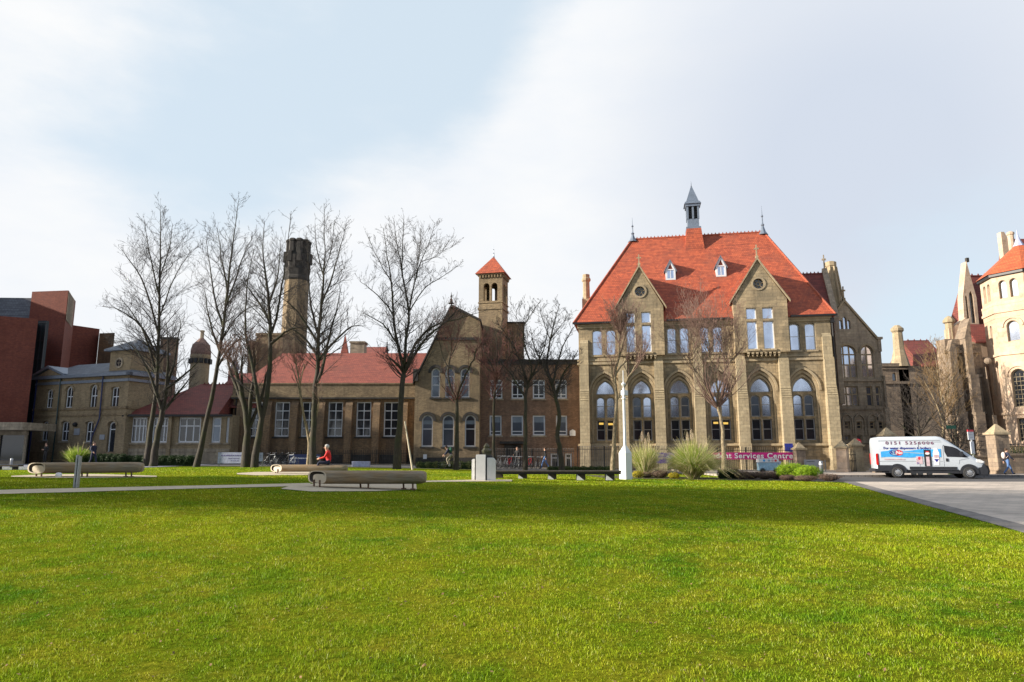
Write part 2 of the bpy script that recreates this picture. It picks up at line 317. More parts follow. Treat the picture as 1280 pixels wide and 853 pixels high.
t=NT('log_wood'); o=t.co(); n=t.noise(t.map(o,(.6,9,9)),2.2,7,.7); n2=t.noise(t.map(o,(.5,1,1)),2,4,.6)
t.set(t.mix(t.ramp(n2,[(.4,(0,0,0)),(.7,(1,1,1))]),t.ramp(n,[(.3,(.15,.095,.045)),(.55,(.30,.20,.10)),(.75,(.40,.31,.18))]),t.ramp(n,[(.3,(.17,.14,.10)),(.7,(.34,.30,.23))])),.8); t.bump(n,.7,.02)
plain('log_end',(.58,.50,.38),.8,0,.1,5); plain('log_hollow',(.06,.05,.04),.9); plain('bench_timber',(.055,.045,.035),.8,0,.35,4)
t=NT('rust_steel'); o=t.co(); n=t.noise(o,8,5,.7); t.set(t.ramp(n,[(.3,(.10,.05,.03)),(.7,(.25,.15,.10))]),.8)
# ---------------------------------------------------------------- building helpers
class Fac:                          # a facade plane: local x along the wall, y inward, z up
    def __init__(s,pl,Yl,pr,Yr):
        a=P(pl,565,Yl); b=P(pr,565,Yr)
        s.a=Vector((a[0],a[1],0)); s.L=math.hypot(b[0]-a[0],b[1]-a[1]); s.t=((b[0]-a[0])/s.L,(b[1]-a[1])/s.L); s.n=(-s.t[1],s.t[0]); s.rz=math.atan2(s.t[1],s.t[0])
    def q(s,px,py,d=0):
        r=ray(px,py); n=s.n; k=(s.a[0]*n[0]+s.a[1]*n[1]+d)/(r[0]*n[0]+r[1]*n[1]); X=r[0]*k; Y=r[1]*k
        return ((X-s.a[0])*s.t[0]+(Y-s.a[1])*s.t[1],EYE+r[2]*k)
    def x(s,px,py,d=0): return s.q(px,py,d)[0]
    def z(s,px,py,d=0): return s.q(px,py,d)[1]
    def rect(s,x0,x1,y0,y1,d=0):     # pixel rectangle -> (s0,s1,z0,z1) using its centre lines
        xm=(x0+x1)/2; ym=(y0+y1)/2
        return (s.x(x0,ym,d),s.x(x1,ym,d),s.z(xm,y1,d),s.z(xm,y0,d))
def topf(w,rise):
    a=w/2
    if rise<=0: return lambda x:0
    if rise>=a*.999:
        c=(rise*rise-a*a)/(2*a); Rr=c+a
        return lambda x:math.sqrt(max(0,Rr*Rr-(abs(x)+c)**2))
    return lambda x:rise*math.sqrt(max(0,1-(x/a)**2))
def outline(s0,s1,z0,z1,rise=0,n=6,grow=0):      # counter-clockwise seen from the front; z1 is the apex
    s0-=grow;s1+=grow;w=s1-s0;cx=(s0+s1)/2
    if rise<=0: return [(s0,z0-grow),(s1,z0-grow),(s1,z1+grow),(s0,z1+grow)]
    sp=z1-rise; r2=rise+grow*(1.15 if rise>(s1-s0)/2 else 1); f=topf(w,r2); pts=[(s0,z0-(0 if grow>0 else grow)),(s1,z0-(0 if grow>0 else grow))]
    for i in range(2*n+1):
        x=w/2*math.cos(math.pi*i/(2*n)); pts.append((cx+x,sp+f(x)))
    return pts
def wall_holes(mb,outer,holes,y=0,rev=.25,m=0,mr=0):
    polys=[[Vector((a,b,0)) for a,b in outer]]+[[Vector((a,b,0)) for a,b in h] for h in holes]
    flat=[p for q in polys for p in q]; tris=tessellate_polygon(polys)
    vs=[(p.x,y,p.y) for p in flat]; fs=[]
    for t in tris:
        a,b,c=[flat[i] for i in t]
        cr=(b.x-a.x)*(c.y-a.y)-(b.y-a.y)*(c.x-a.x)
        if abs(cr)<1e-9: continue
        fs.append(tuple(t) if cr>0 else tuple(reversed(t)))
    mb.add(vs,fs,m)
    for h in holes:
        n=len(h); mb.add([(a,y,b) for a,b in h]+[(a,y+rev,b) for a,b in h],[((i+1)%n,i,n+i,n+(i+1)%n)[::-1] for i in range(n)],mr)
def ring(mb,po,pi_,y0,y1,m=0,skipfirst=False):   # outer and inner outline of equal length
    n=len(po); vs=[(a,y0,b) for a,b in po]+[(a,y0,b) for a,b in pi_]+[(a,y1,b) for a,b in po]+[(a,y1,b) for a,b in pi_]; fs=[]
    for i in range(n):
        if skipfirst and i==0: continue
        j=(i+1)%n; fs+=[(i,j,n+j,n+i),(n+i,n+j,3*n+j,3*n+i),(j,i,2*n+i,2*n+j)]
    if skipfirst: fs+=[(0,n,3*n,2*n),(n+1,1,2*n+1,3*n+1)]
    mb.add(vs,fs,m)
class Bld:
    def __init__(s,name,fac,label,cat='building',group=None):
        s.f=fac; s.root=empty(name,fac.a,fac.rz,label,cat,group); s.w=[]
    def win(s,r,rise=0,cols=1,rows=(),fw=.07,rev=.22,frame='white_paint',glass='glass_dark',sill=None,hood=None,mw=None,name='window',lowz=None,hoodmat=None,rowmat=None,blindfrac=0):
        s.w.append(dict(r=r,rise=rise,cols=cols,rows=rows,fw=fw,rev=rev,frame=frame,glass=glass,sill=sill,hood=hood,mw=mw or fw*.7,name=name,hm=hoodmat,blind=blindfrac))
    def wall(s,outer,mat,depth=8,y=0,name='wall',mats=None,extra=None,sides=True):
        mb=MB(); wall_holes(mb,outer,[outline(*w['r'],w['rise']) for w in s.w],y,.30)
        n=len(outer)
        if sides: mb.add([(a,y,b) for a,b in outer]+[(a,y+depth,b) for a,b in outer],[(i,n+i,n+(i+1)%n,(i+1)%n)[::-1] for i in range(n)]+[tuple(range(2*n-1,n-1,-1))])
        if extra: extra(mb)
        o=mb.build(name,mats or [mat],s.root)
        for w in s.w: s.mkwin(w,y)
        s.w=[]; return o
    def mkwin(s,w,y):
        s0,s1,z0,z1=w['r']; fw=w['fw']; mb=MB(); po=outline(s0,s1,z0,z1,w['rise'],grow=.0)
        k=1 if w['rise']<=0 else 0
        if w['rise']<=0: pi_=[(s0+fw,z0+fw),(s1-fw,z0+fw),(s1-fw,z1-fw),(s0+fw,z1-fw)]
        else:
            W_=s1-s0; pi_=outline(s0+fw,s1-fw,z0+fw,z1-fw*1.1,max(.02,w['rise']-fw*.3))
        yr=y+w['rev']
        ring(mb,po,pi_,yr,yr+.06)
        f=topf(s1-s0,w['rise']); sp=z1-w['rise']; cx=(s0+s1)/2; mw=w['mw']
        for i in range(1,w['cols']):
            x=s0+(s1-s0)*i/w['cols']; top=(sp+f(x-cx)) if w['rise']>0 else z1
            mb.box(x-mw/2,x+mw/2,yr+.004,yr+.05,z0+fw*.9,top-fw*.9)
        for r in w['rows']:
            z=z0+(z1-z0)*r; hw=(s1-s0)/2-fw*.95
            if w['rise']>0 and z>sp:
                while hw>.05 and sp+f(hw)<z+.02: hw-=.03
            mb.box(cx-hw,cx+hw,yr+.008,yr+.045,z-mw/2,z+mw/2)
        o=mb.build(w['name'],w['frame'],s.root)
        g=MB(); pg=outline(s0,s1,z0,z1,w['rise']); g.add([(a,yr+.035,b) for a,b in pg],[tuple(range(len(pg)))])
        if w['blind']:
            zb=z1-(z1-z0)*w['blind']; g.add([(s0+fw,yr+.033,zb),(s1-fw,yr+.033,zb),(s1-fw,yr+.033,min(sp,z1)),(s0+fw,yr+.033,min(sp,z1))],[(0,1,2,3)],1)
        g.build('pane',[w['glass'],'glass_blind'],o)
        if w['sill']: MB().box(s0-.12,s1+.12,y-.10,y+w['rev'],z0-.16,z0-.003).build('sill',w['sill'],o)
        if w['hood']:
            h=MB(); zc=sp-.05 if w['rise']>0 else z0
            a=outline(s0,s1,zc,z1,w['rise'],grow=w['hood']+.02); b=outline(s0,s1,zc,z1,w['rise'],grow=.02)
            ring(h,a,b,y-.09,y+.01,skipfirst=True); h.build('hood_mould',w['hm'] or 'dressed_stone',o)
def gable_roof(root,x0,x1,y0,y1,ze,zr,mat,name='roof',th=.12,hl=0,hr=0,yr=None,axis='x'):
    """ridge along local x; hl/hr hip insets"""
    yr=(y0+y1)/2 if yr is None else yr
    v=[(x0,y0,ze),(x1,y0,ze),(x1,y1,ze),(x0,y1,ze),(x0+hl,yr,zr),(x1-hr,yr,zr)]
    lo=[(a,b,c-th) for a,b,c in v[:4]]
    fs=[(0,1,5,4),(2,3,4,5),(3,0,4),(1,2,5),(0,6,7,1),(1,7,8,2),(2,8,9,3),(3,9,6,0),(9,8,7,6)]
    return MB().add(v+lo,fs).build(name,mat,root)
def cresting(root,x0,x1,y,z,mat='red_tiles',step=.35,name='ridge_cresting'):
    mb=MB(); mb.box(x0,x1,y-.08,y+.08,z-.05,z+.06); x=x0+.1
    while x<x1-.1: mb.prism([(x,z+.06),(x+.16,z+.06),(x+.08,z+.24)],y-.05,y+.05); x+=step
    return mb.build(name,mat,root)
def finial(root,x,y,z,h,mat='lead',r=.07,base=.3,name='finial'):
    mb=MB(); mb.lathe(x,y,[(base,z),(base*.55,z+.12*h),(r*1.2,z+.3*h),(r*2,z+.34*h),(r*.8,z+.4*h),(r*.6,z+.6*h),(r*1.4,z+.64*h),(r*.4,z+.7*h),(.012,z+h)],8)
    return mb.build(name,mat,root)
def cross_finial(root,x,y,z,h,mat='main_stone',name='cross'):
    mb=MB(); mb.box(x-.12,x+.12,y-.12,y+.12,z-.1,z+.12); mb.box(x-.05,x+.05,y-.05,y+.05,z+.12,z+h); mb.box(x-.2,x+.2,y-.04,y+.04,z+h*.62,z+h*.74); return mb.build(name,mat,root)
SIDE=[(-19,13,16),(-23,17,18),(-27,12.5,18),(-32,20,19),(-37,15,20)]
def chevron(root,xl,xr,ze,xa,za,th,y0,y1,mat,name):
    p=[(xl,ze),(xa,za),(xr,ze),(xr,ze+th),(xa,za+th*1.25),(xl,ze+th)]
    return recalc(MB().prism(p,y0,y1).build(name,mat,root))
# ================================================================= GROUND
def sheet(name,poly_fn_pts,mat,dz,kind='structure',label=None,nu=60):
    """poly given as two polylines (left edge, right edge) with equal parameter; ruled and draped on the terrain"""
    A,B,nv=poly_fn_pts
    vs=[];fs=[]
    def at(pl,t):
        k=t*(len(pl)-1); i=min(int(k),len(pl)-2); f=k-i; return (pl[i][0]*(1-f)+pl[i+1][0]*f,pl[i][1]*(1-f)+pl[i+1][1]*f)
    for j in range(nv+1):
        a=at(A,j/nv); b=at(B,j/nv)
        for i in range(nu+1):
            x=a[0]+(b[0]-a[0])*i/nu; y=a[1]+(b[1]-a[1])*i/nu; vs.append((x,y,H(x,y)+dz))
    for j in range(nv):
        for i in range(nu): k=j*(nu+1)+i; fs.append((k,k+1,k+nu+2,k+nu+1))
    o=MB().add(vs,fs).build(name,mat); recalc(o)
    if o.data.polygons[0].normal.z<0: o.data.flip_normals()
    return tag(o,label,None,None,kind)
sheet('ground',([(-160,-40),(-160,200)],[(160,-40),(160,200)],120),'far_ground',-.03,nu=90)
o=MB(); 
for a,b,c,d in ((-2200,-160,-300,2600),(160,2200,-300,2600),(-160,160,200,2600),(-160,160,-300,-40)): o.add([(a,c,-.03),(b,c,-.03),(b,d,-.03),(a,d,-.03)],[(0,1,2,3)])
tag(o.build('surrounding_ground','far_ground'),kind='structure')
e1=G(1280,667); e2=G(1052,602)
dx=(e2.x-e1.x)/(e2.y-e1.y)
def edgeX(y):
    b=e1.x+dx*(y-e1.y)
    return b
YT=e2.y
lawnR=[(edgeX(y),y) for y in (-8,0,5,10,14,18,22,26,30,YT-1.5)]
LAWN_FAR=50.5
# right edge then turns left behind the planting bed
lawnR+= [(edgeX(YT)-1.2,YT+.2),(edgeX(YT)-3.5,YT+1.0)]
LR=lawnR
def lawn_right(y):
    if y<YT-1.5: return edgeX(y)
    if y<YT+1.0: return edgeX(YT)-(y-YT+1.5)/2.5*3.5
    return 14.0
ys=list(np.linspace(-8,LAWN_FAR,80))
sheet('lawn',([(-70,y) for y in ys],[(lawn_right(y),y) for y in ys],160),'lawn_ground',.0,nu=120)
# kerb strip and plaza on the right
yk=[-8,0,5,10,14,18,22,26,30,YT-.6]
kx=lambda y:edgeX(y)
def sheet_k(name,a,b,mat,dz): return sheet(name,([(kx(y)+a,y) for y in yk],[(kx(y)+b,y) for y in yk],60),mat,dz,nu=4)
sheet_k('lawn_edging_path',0.0,.62,'kerb_stone',.012)
sheet('plaza_paving',([(kx(y)+.62,y) for y in yk],[(75,y) for y in yk],60),'plaza_paving',.008,nu=60)
ry0=YT-.6; ry1=YT+6.6
sheet('road',([(edgeX(YT)-.5,ry0),(14.0,YT+1.1),(13.5,ry1)],[(90,ry0),(90,YT+1.1),(90,ry1)],12),'asphalt',.004,nu=60)
kb=MB(); kb.box(13.5,90,ry1,ry1+.2,-.05,.13); tag(kb.build('kerb','kerb_stone'),kind='structure')
kb=MB(); kb.box(13.5,90,ry1+.2,ry1+14,-.05,.12); tag(kb.build('pavement','plaza_paving'),kind='structure')
# paving at far left and the walkway beyond the lawn
sheet('walkway',([(-85,LAWN_FAR),(-85,72)],[(13.4,LAWN_FAR),(13.4,62)],12),'asphalt',.006,nu=60)
p0=G(0,575);p1=G(0,588);p2=G(43,576);p3=G(40,588)
sheet('paved_corner',([(-75,min(p1.y,LAWN_FAR-6)),(-75,LAWN_FAR+7)],[(p3.x,p3.y),(p3.x-1.5,LAWN_FAR+7)],16),'blue_paving',.022,nu=40)
def strip(name,pix_top,pix_bot,mat,dz,nv=40):
    A=[G(*p)[:2] for p in pix_top]; B=[G(*p)[:2] for p in pix_bot]
    return sheet(name,(A,B,nv),mat,dz,nu=6)
pathA=[(-60,615),(0,613.2),(95,611),(200,608.6),(300,606.6),(388,604.4)]
pathB=[(-60,621),(0,618.4),(95,616),(200,612.6),(300,610),(388,608)]
strip('gravel_path',pathA,pathB,'path_gravel',.012)
PADS=[]
def pad(pts,name='bench_pad'):
    # worn gravel pad under a bench; pts pixel polygon (top edge left->right, bottom edge left->right)
    A,B=pts; PADS.append(([G(*p)[:2] for p in A],[G(*p)[:2] for p in B])); strip(name,A,B,'path_gravel',.014,30)
pad(([(352,611),(372,606),(440,604.2),(520,604.4)],[(352,612),(390,615.2),(470,614.6),(521,612.4)]))
pad(([(14,595.4),(60,593.5),(120,593.2),(196,595.4)],[(14,596.6),(60,597.9),(120,598.0),(196,597)]))
pad(([(296,592),(320,590.5),(380,590.2),(412,590.5)],[(296,593.4),(320,594.6),(380,594.4),(412,594)]))
pad(([(521,601.6),(600,600.2),(640,600.2)],[(521,603.4),(600,602.4),(640,602.2)],),'worn_track')
PADS.append(([G(*p)[:2] for p in pathA],[G(*p)[:2] for p in pathB]))
sheet('planting_bed',([(G(783,600).x-1,YT+.1),(G(783,600).x-1.5,YT+5)],[(edgeX(YT)-1.4,YT+.6),(14.2,YT+4.4)],8),'soil',.015,nu=20)
# ================================================================= MAIN BUILDING
mf=Fac(725.5,62,1050,58); mL=mf.L
b=Bld('gothic_hall',mf,'large sandstone gothic hall with steep bright red roof, slender roof turret and two gables','building')
r=b.root; EZ=13.3
cx=[2.3,5.55,8.85,12.3,15.7,19.2]
RC=.34
bayw=[]
for i,c in enumerate(cx):
    w=1.66; fz=dict(frame='pale_frame',fw=.08,rev=.22); b.w=[]
    b.win((c-w/2,c+w/2,6.72,7.98),rise=1.15,cols=1,glass='glass_sky',hood=.16,hoodmat='dressed_stone',mw=.1,name='arched_window',**fz)
    for k in (-1,1):
        a0,a1=(c-w/2,c-.07) if k<0 else (c+.07,c+w/2)
        b.win((a0,a1,4.62,6.50),rise=.3,rows=(.55,),glass='glass_sky' if (i+k)%3 else 'glass_mid',**fz)
        b.win((a0,a1,2.6,4.42),rows=(.52,),glass='glass_dark',**fz)
    bayw.append(b.w)
b.w=[]
for a,bb in ((1.24,2.14),(2.5,3.36),(7.95,8.75),(9.05,9.85),(10.75,11.6),(11.9,12.75),(18.4,19.2),(19.65,20.5)):
    b.win((a,bb,10.3,12.66),rise=.18,rows=(.52,),glass='glass_sky',rev=.3,fw=.08,sill='dressed_stone')
recs=[outline(c-1.24,c+1.24,2.36,8.62,1.75,n=9) for c in cx]
def _x(mb):
    pass
ws=b.w; mb=MB(); outer=[(0,-.6),(mL,-.6),(mL,EZ),(0,EZ)]
wall_holes(mb,outer,[outline(*w['r'],w['rise']) for w in ws]+recs,0,RC)
n=4; mb.add([(a,0,z) for a,z in outer]+[(a,12.2,z) for a,z in outer],[(i,n+i,n+(i+1)%n,(i+1)%n)[::-1] for i in range(n)]+[tuple(range(2*n-1,n-1,-1))])
for rc_,bw_ in zip(recs,bayw): wall_holes(mb,rc_,[outline(*w['r'],w['rise']) for w in bw_],RC,.3)
mb.build('wall','main_stone',r)
for w in ws: b.mkwin(w,0)
for bw_ in bayw:
    for w in bw_: b.mkwin(w,RC)
for c in (cx[0],cx[3]): q=MB(); q.box(c-.62,c-.22,RC+.243,RC+.252,4.02,4.2); q.box(c+.2,c+.62,RC+.243,RC+.252,3.98,4.16); q.build('ceiling_light','lit_ceiling',r)
b.w=[]
for c in cx:
    q=MB(); ring(q,outline(c-1.24,c+1.24,6.8,8.62,1.75,n=9,grow=.2),outline(c-1.24,c+1.24,6.8,8.62,1.75,n=9,grow=.02),-.1,.01,skipfirst=True); q.build('hood_mould','dressed_stone',r)
    q=MB(); ring(q,outline(c-1.22,c+1.22,2.4,8.58,1.72,n=9),outline(c-1.06,c+1.06,2.4,8.36,1.62,n=9),.12,.24,skipfirst=True); q.build('arch_order','dressed_stone',r)
# plinth, string courses, cornice
bx=[.5,3.93,7.1,10.5,14.1,17.65,21.32]
gaps=[(bx[i]+.43,bx[i+1]-.43) for i in range(6)]
def band(parts,name='string_course',mat='dressed_stone'):
    q=MB()
    for p in parts: q.box(*p)
    return q.build(name,mat,r)
for y0,z0,z1 in ((-.14,9.42,9.62),(-.2,2.12,2.3),(-.07,9.75,9.9)):
    band([(-.16,mL+.1,y0,.06,z0,z1)]+([(-.16,-.002,.061,12,z0,z1)] if z0!=9.75 else []))
band([(-.02,mL+.02,-.12,.06,-.6,.75)],'plinth')
for a,c in ((-.1,3.55),(7.75,13.65),(18.22,mL+.1)): band([(a,c,-.22,.05,EZ-.32,EZ-.1),(a,c,-.12,.05,EZ-.5,EZ-.321)],'cornice')
# carved corbel tables beneath the gables
for g0,g1 in ((3.7,7.6),(13.8,18.1)):
    cb=MB(); x=g0+.9
    while x<g1-.6: cb.prism([(x,9.9),(x+.16,9.9),(x+.16,10.05),(x+.08,9.75)][::1],-.58,.0); cb.box(x-.02,x+.18,-.62,.0,9.98,10.12); x+=.36
    recalc(cb.build('corbel_table','dressed_stone',r))
# blind arch tracery below middle windows / stone mullion panels
for i,c in enumerate(bx):
    q=MB(); w=.43
    d2,d1,d0=.55,.8,1.05
    q.box(c-w*.85,c+w*.85,-.28,.02,9.6,11.4); q.add([(c-w*.85,-.28,11.4),(c+w*.85,-.28,11.4),(c+w*.85,.02,11.75),(c-w*.85,.02,11.75)],[(0,1,2,3)])
    q.box(c-w*.95,c+w*.95,-.42,.02,9.42,9.6)
    q.box(c-w*.92,c+w*.92,-d2,.02,7.2,9.42)
    # sloping weathered offset
    q.add([(c-w*.92,-d2,7.2),(c+w*.92,-d2,7.2),(c+w,-d1,6.1),(c-w,-d1,6.1),(c-w*.92,.02,7.2),(c+w*.92,.02,7.2),(c+w,.02,6.1),(c-w,.02,6.1)],[(0,1,2,3)[::-1],(0,3,7,4)[::-1],(1,5,6,2)[::-1]])
    for k in range(5):
        zz=6.15+k*.2; q.box(c-w-.0+.02*0,c+w,-d1+.02+k*.045-.05,0,zz,zz+.03)
    q.box(c-w,c+w,-d1,.02,2.3,6.1); q.box(c-w-.05,c+w+.05,-d1-.1,.02,2.12,2.3); q.box(c-w-.02,c+w+.02,-d0,.02,-.6,2.12)
    recalc(q.build('buttress','buttress_stone',r))
# gables
for gx0,gx1,gz,ga,gap,wins in ((3.62,7.68,14.55,5.66,18.2,((4.35,5.15),(5.72,6.55))),(13.7,18.2,14.75,15.92,18.35,((14.75,15.6),(16.1,17.0)))):
    b.w=[]
    for a,c in wins:
        b.win((a,c,10.4,12.85),glass='glass_sky',fw=.08,rev=.2,sill='dressed_stone'); b.win((a,c,13.05,14.05),glass='glass_sky',fw=.08,rev=.2,hood=None)
    rc=(ga,15.95 if ga<10 else 16.2); rr=.46
    b.w.append(dict(r=(ga-rr,ga+rr,rc[1]-rr,rc[1]+rr),rise=0,cols=1,rows=(),fw=.07,rev=.2,frame='white_paint',glass='glass_dark',sill=None,hood=None,mw=.05,name='rose_window',hm=None,blind=0))
    rose=b.w.pop()
    circ=[(rc[0]+rr*math.cos(2*math.pi*k/20),rc[1]+rr*math.sin(2*math.pi*k/20)) for k in range(20)]
    outer=[(gx0,10.12),(gx1,10.12),(gx1,gz),(ga,gap),(gx0,gz)]
    ws=b.w; b.w=[]
    mb=MB(); wall_holes(mb,outer,[outline(*w['r'],0) for w in ws]+[circ],-.62,.25)
    n=5; mb.add([(x,-.62,z) for x,z in outer]+[(x,2.8,z) for x,z in outer],[(i,n+i,n+(i+1)%n,(i+1)%n)[::-1] for i in range(n)])
    mb.build('gable','main_stone',r)
    for w in ws: b.mkwin(w,-.62)
    rm=MB(); po=[(rc[0]+(rr+.16)*math.cos(2*math.pi*k/20),rc[1]+(rr+.16)*math.sin(2*math.pi*k/20)) for k in range(20)]
    ring(rm,po,circ,-.68,-.56)
    ro=rm.build('rose_window','dressed_stone',r)
    rt=MB(); pi2=[(rc[0]+(rr*.42)*math.cos(2*math.pi*k/20),rc[1]+(rr*.42)*math.sin(2*math.pi*k/20)) for k in range(20)]; pi3=[(rc[0]+(rr*.3)*math.cos(2*math.pi*k/20),rc[1]+(rr*.3)*math.sin(2*math.pi*k/20)) for k in range(20)]
    ring(rt,pi2,pi3,-.48,-.42)
    for k in range(6):
        a=math.pi*k/3+.3; rt.tube([(rc[0]+.15*math.cos(a),-.45,rc[1]+.15*math.sin(a)),(rc[0]+rr*math.cos(a),-.45,rc[1]+rr*math.sin(a))],.03,4)
    rt.build('tracery','dressed_stone',ro)
    g=MB(); g.add([(x,-.39,z) for x,z in circ],[tuple(range(20))]); g.build('pane','glass_dark',ro)
    chevron(r,gx0-.28,gx1+.28,gz-.25,ga,gap+.03,.17,-.78,-.46,'dressed_stone','gable_coping')
    chevron(r,gx0-.2,gx1+.2,gz-.2,ga,gap,.1,-.455,3.4,'red_tiles','gable_roof')
    cross_finial(r,ga,-.62,gap+.25,1.15 if ga>10 else .95,'dressed_stone')
gable_roof(r,-.4,mL+.4,-.35,12.6,EZ-.02,23.0,'red_tiles',hl=5.5,hr=4.3,th=.1)
for a,c in ((-.5,3.3),(7.95,13.4),(18.45,mL+.5)): band([(a,c,-.52,-.36,EZ-.14,EZ+.02)],'gutter','black_iron')
RX0,RX1,RY,RZ=5.1,mL+.4-4.3,6.12,23.0
cresting(r,RX0+.3,RX1-.3,RY,RZ)
finial(r,RX0+.05,RY,RZ-.3,2.6,r=.09,base=.5); finial(r,RX1-.05,RY,RZ-.3,3.0,r=.09,base=.5)
for xa,ya,xb in ((-.4,-.35,RX0),(mL+.4,-.35,RX1)): hp=MB(); hp.tube([(xa,ya,EZ),(xb,RY,RZ)],.11,6); hp.build('hip_tiles','red_tiles',r)
# roof dormers
def roofy(z): return -.35+(z-EZ)/(23.0-EZ)*(RY+.35)
for px_,py_ in ((838,338),(901,333)):
    d=3.5
    for _ in range(6): s_,z_=mf.q(px_,py_,d); d=roofy(z_-1.0)
    c=s_; zb=mf.z(px_,350 if px_<880 else 346,d); zt=mf.z(px_,326 if px_<880 else 321,d); y0=roofy(zb)-.02; w=.46; ze=zb+(zt-zb)*.5
    dm=MB(); outer=[(c-w,zb),(c+w,zb),(c+w,ze),(c,zt),(c-w,ze)]; hole=outline(c-.3,c+.3,zb+.15,ze+.02,0); tri=[(c-.24,ze+.12),(c+.24,ze+.12),(c,zt-.28)]
    wall_holes(dm,outer,[hole,tri],y0,.12); n=5; dm.add([(x,y0,z) for x,z in outer]+[(x,y0+2.2,z) for x,z in outer],[(i,n+i,n+(i+1)%n,(i+1)%n)[::-1] for i in range(n)])
    do=dm.build('dormer','white_paint',r)
    g=MB(); g.add([(x,y0+.1,z) for x,z in hole],[(0,1,2,3)]); g.box(c-.03,c+.03,y0+.04,y0+.09,zb+.15,ze,1); g.build('window',['glass_sky','white_paint'],do)
    g=MB(); g.add([(x,y0+.1,z) for x,z in tri],[(0,1,2)]); g.build('louvre','red_tiles',do)
    chevron(do,c-w-.14,c+w+.14,ze-.18,c,zt,.1,y0-.08,y0+2.3,'lead','dormer_roof')
# roof turret
c0=mf.x(867,300,RY); q=MB()
def sq(h): return [(c0-h,RY-h),(c0+h,RY-h),(c0+h,RY+h),(c0-h,RY+h)]
q.hprism([(c0-.95,RY-1.25),(c0+.95,RY-1.25),(c0+.95,RY+1.2),(c0-.95,RY+1.2)],20.9,23.5,0,.74); bt=q.build('turret_base','red_tiles',r)
q=MB(); q.hprism(sq(.72),23.5,23.75); q.hprism(sq(.56),23.75,24.6)
for a in (-.52,0,.52):
    for bq in (-.52,0,.52):
        if a or bq: q.box(c0+a-.09,c0+a+.09,RY+bq-.09,RY+bq+.09,24.6,25.9)
q.hprism(sq(.7),25.9,26.15); ct=q.build('turret_lantern','lead',r)
q=MB()
for k in range(7): q.box(c0-.5,c0+.5,RY-.42,RY+.42,24.65+k*.18,24.7+k*.18)
q.box(c0-.32,c0+.32,RY-.32,RY+.32,24.6,25.9); q.build('louvres','dark_slot',ct)
q=MB(); q.hprism(sq(.82),26.15,26.4,0,.85); q.hprism(sq(.62),26.4,28.3,0,.03); q.build('spire','lead',r); finial(r,c0,RY,28.0,.75,r=.04,base=.1)
# side chimney (left) and stair turret behind (right)
z0=12
q=MB(); cxx=mf.x(733,370,6.5); q.box(cxx-.42,cxx+.42,6.1,6.9,z0,17.0); q.lathe(cxx,6.5,[(.42,17.0),(.36,17.3),(.34,18.8),(.46,18.95),(.46,19.15),(.36,19.3),(.36,19.6)],8); q.build('chimney','dressed_stone',r)
gable_roof(r,cxx+.2,2.2,5.2,9.0,14.0,17.0,'dark_red_tiles',name='rear_roof'); 
gable_roof(r,mL-2.5,mL+2.3,6.0,11.5,14.2,19.2,'dark_red_tiles',name='rear_roof',hr=.0); cresting(r,mL-2.5,mL+1.9,8.75,19.2,'dark_red_tiles')
q=MB(); q.box(mL+1.9,mL+2.35,5.9,11.6,6,14.2); q.prism([(mL+1.9,14.2),(mL+2.35,14.2),(mL+2.35,19.3),(mL+1.9,19.3)],8.5,9.0); q.add([(mL+1.9,5.9,14.2),(mL+2.4,5.9,14.2),(mL+2.4,11.6,14.2),(mL+1.9,11.6,14.2),(mL+1.9,8.75,19.7),(mL+2.4,8.75,19.7)],[(0,1,5,4),(2,3,4,5),(1,2,5),(3,0,4)]); recalc(q.build('rear_gable','grey_stone',r)); cross_finial(r,mL+2.15,8.75,19.6,1.5,'grey_stone')
tx=mf.x(1041,370,10); q=MB(); q.lathe(tx,10,[(1.0,8),(1.0,15.6),(1.1,15.7),(1.1,15.95),(.86,16.1),(.48,20.1),(.56,20.2),(.56,20.6),(.3,20.7)],8,ph=R(22)); o=q.build('stair_turret','dressed_stone',r)
q=MB()
for k in range(8):
    a=R(22)+2*math.pi*k/8; q.tube([(tx+1.0*math.cos(a),10+1.0*math.sin(a),15.8),(tx+.52*math.cos(a),10+.52*math.sin(a),20.1)],.09,4)
for k in range(8):
    a=R(44.5)+2*math.pi*k/8; q.box(tx+.99*math.cos(a)-.1,tx+.99*math.cos(a)+.1,10+.99*math.sin(a)-.1,10+.99*math.sin(a)+.1,13.6,15.2,1)
q.build('turret_ribs',['dressed_stone','dark_slot'],o)
# drain pipe at the right corner
q=MB(); q.tube([(mL+.12,-.12,EZ-.2),(mL+.12,-.12,.1)],.07,6); q.box(mL,mL+.28,-.28,.0,EZ-.7,EZ-.3); q.build('drainpipe','black_iron',r)
# two small arched lights with dark glass in the right hand bay are part of the wall base: railing wall
# ================================================================= THREE STOREY BRICK BUILDING
f=Fac(598,63.6,726,63.6); b=Bld('brick_building',f,'plain brown brick three storey building between the gabled house and the sandstone hall')
for x0,x1 in ((613,628),(639.5,654.5),(666,681),(694,708.5)):
    b.win(f.rect(x0,x1,475,498.5),cols=2,rows=(.22,.74),glass='glass_dark',sill='grey_stone',fw=.12,rev=.1)
for x0,x1 in ((612,627),(639,654),(666,681.5),(695,709)):
    b.win(f.rect(x0,x1,519.5,544.5),rows=(.2,),glass='glass_mid',sill='grey_stone',fw=.12,rev=.1,blindfrac=.35)
for x0,x1 in ((688.5,698),(706.5,714.5)): b.win(f.rect(x0,x1,567,586),rows=(.7,),glass='glass_dark',fw=.12,rev=.1)
topz=f.z(690,451.5)
dr=f.rect(632,651,562,590); b.win((dr[0],dr[1],.0,dr[3]),cols=2,fw=.08,frame='dark_slot',glass='dark_slot',rev=.28,name='door')
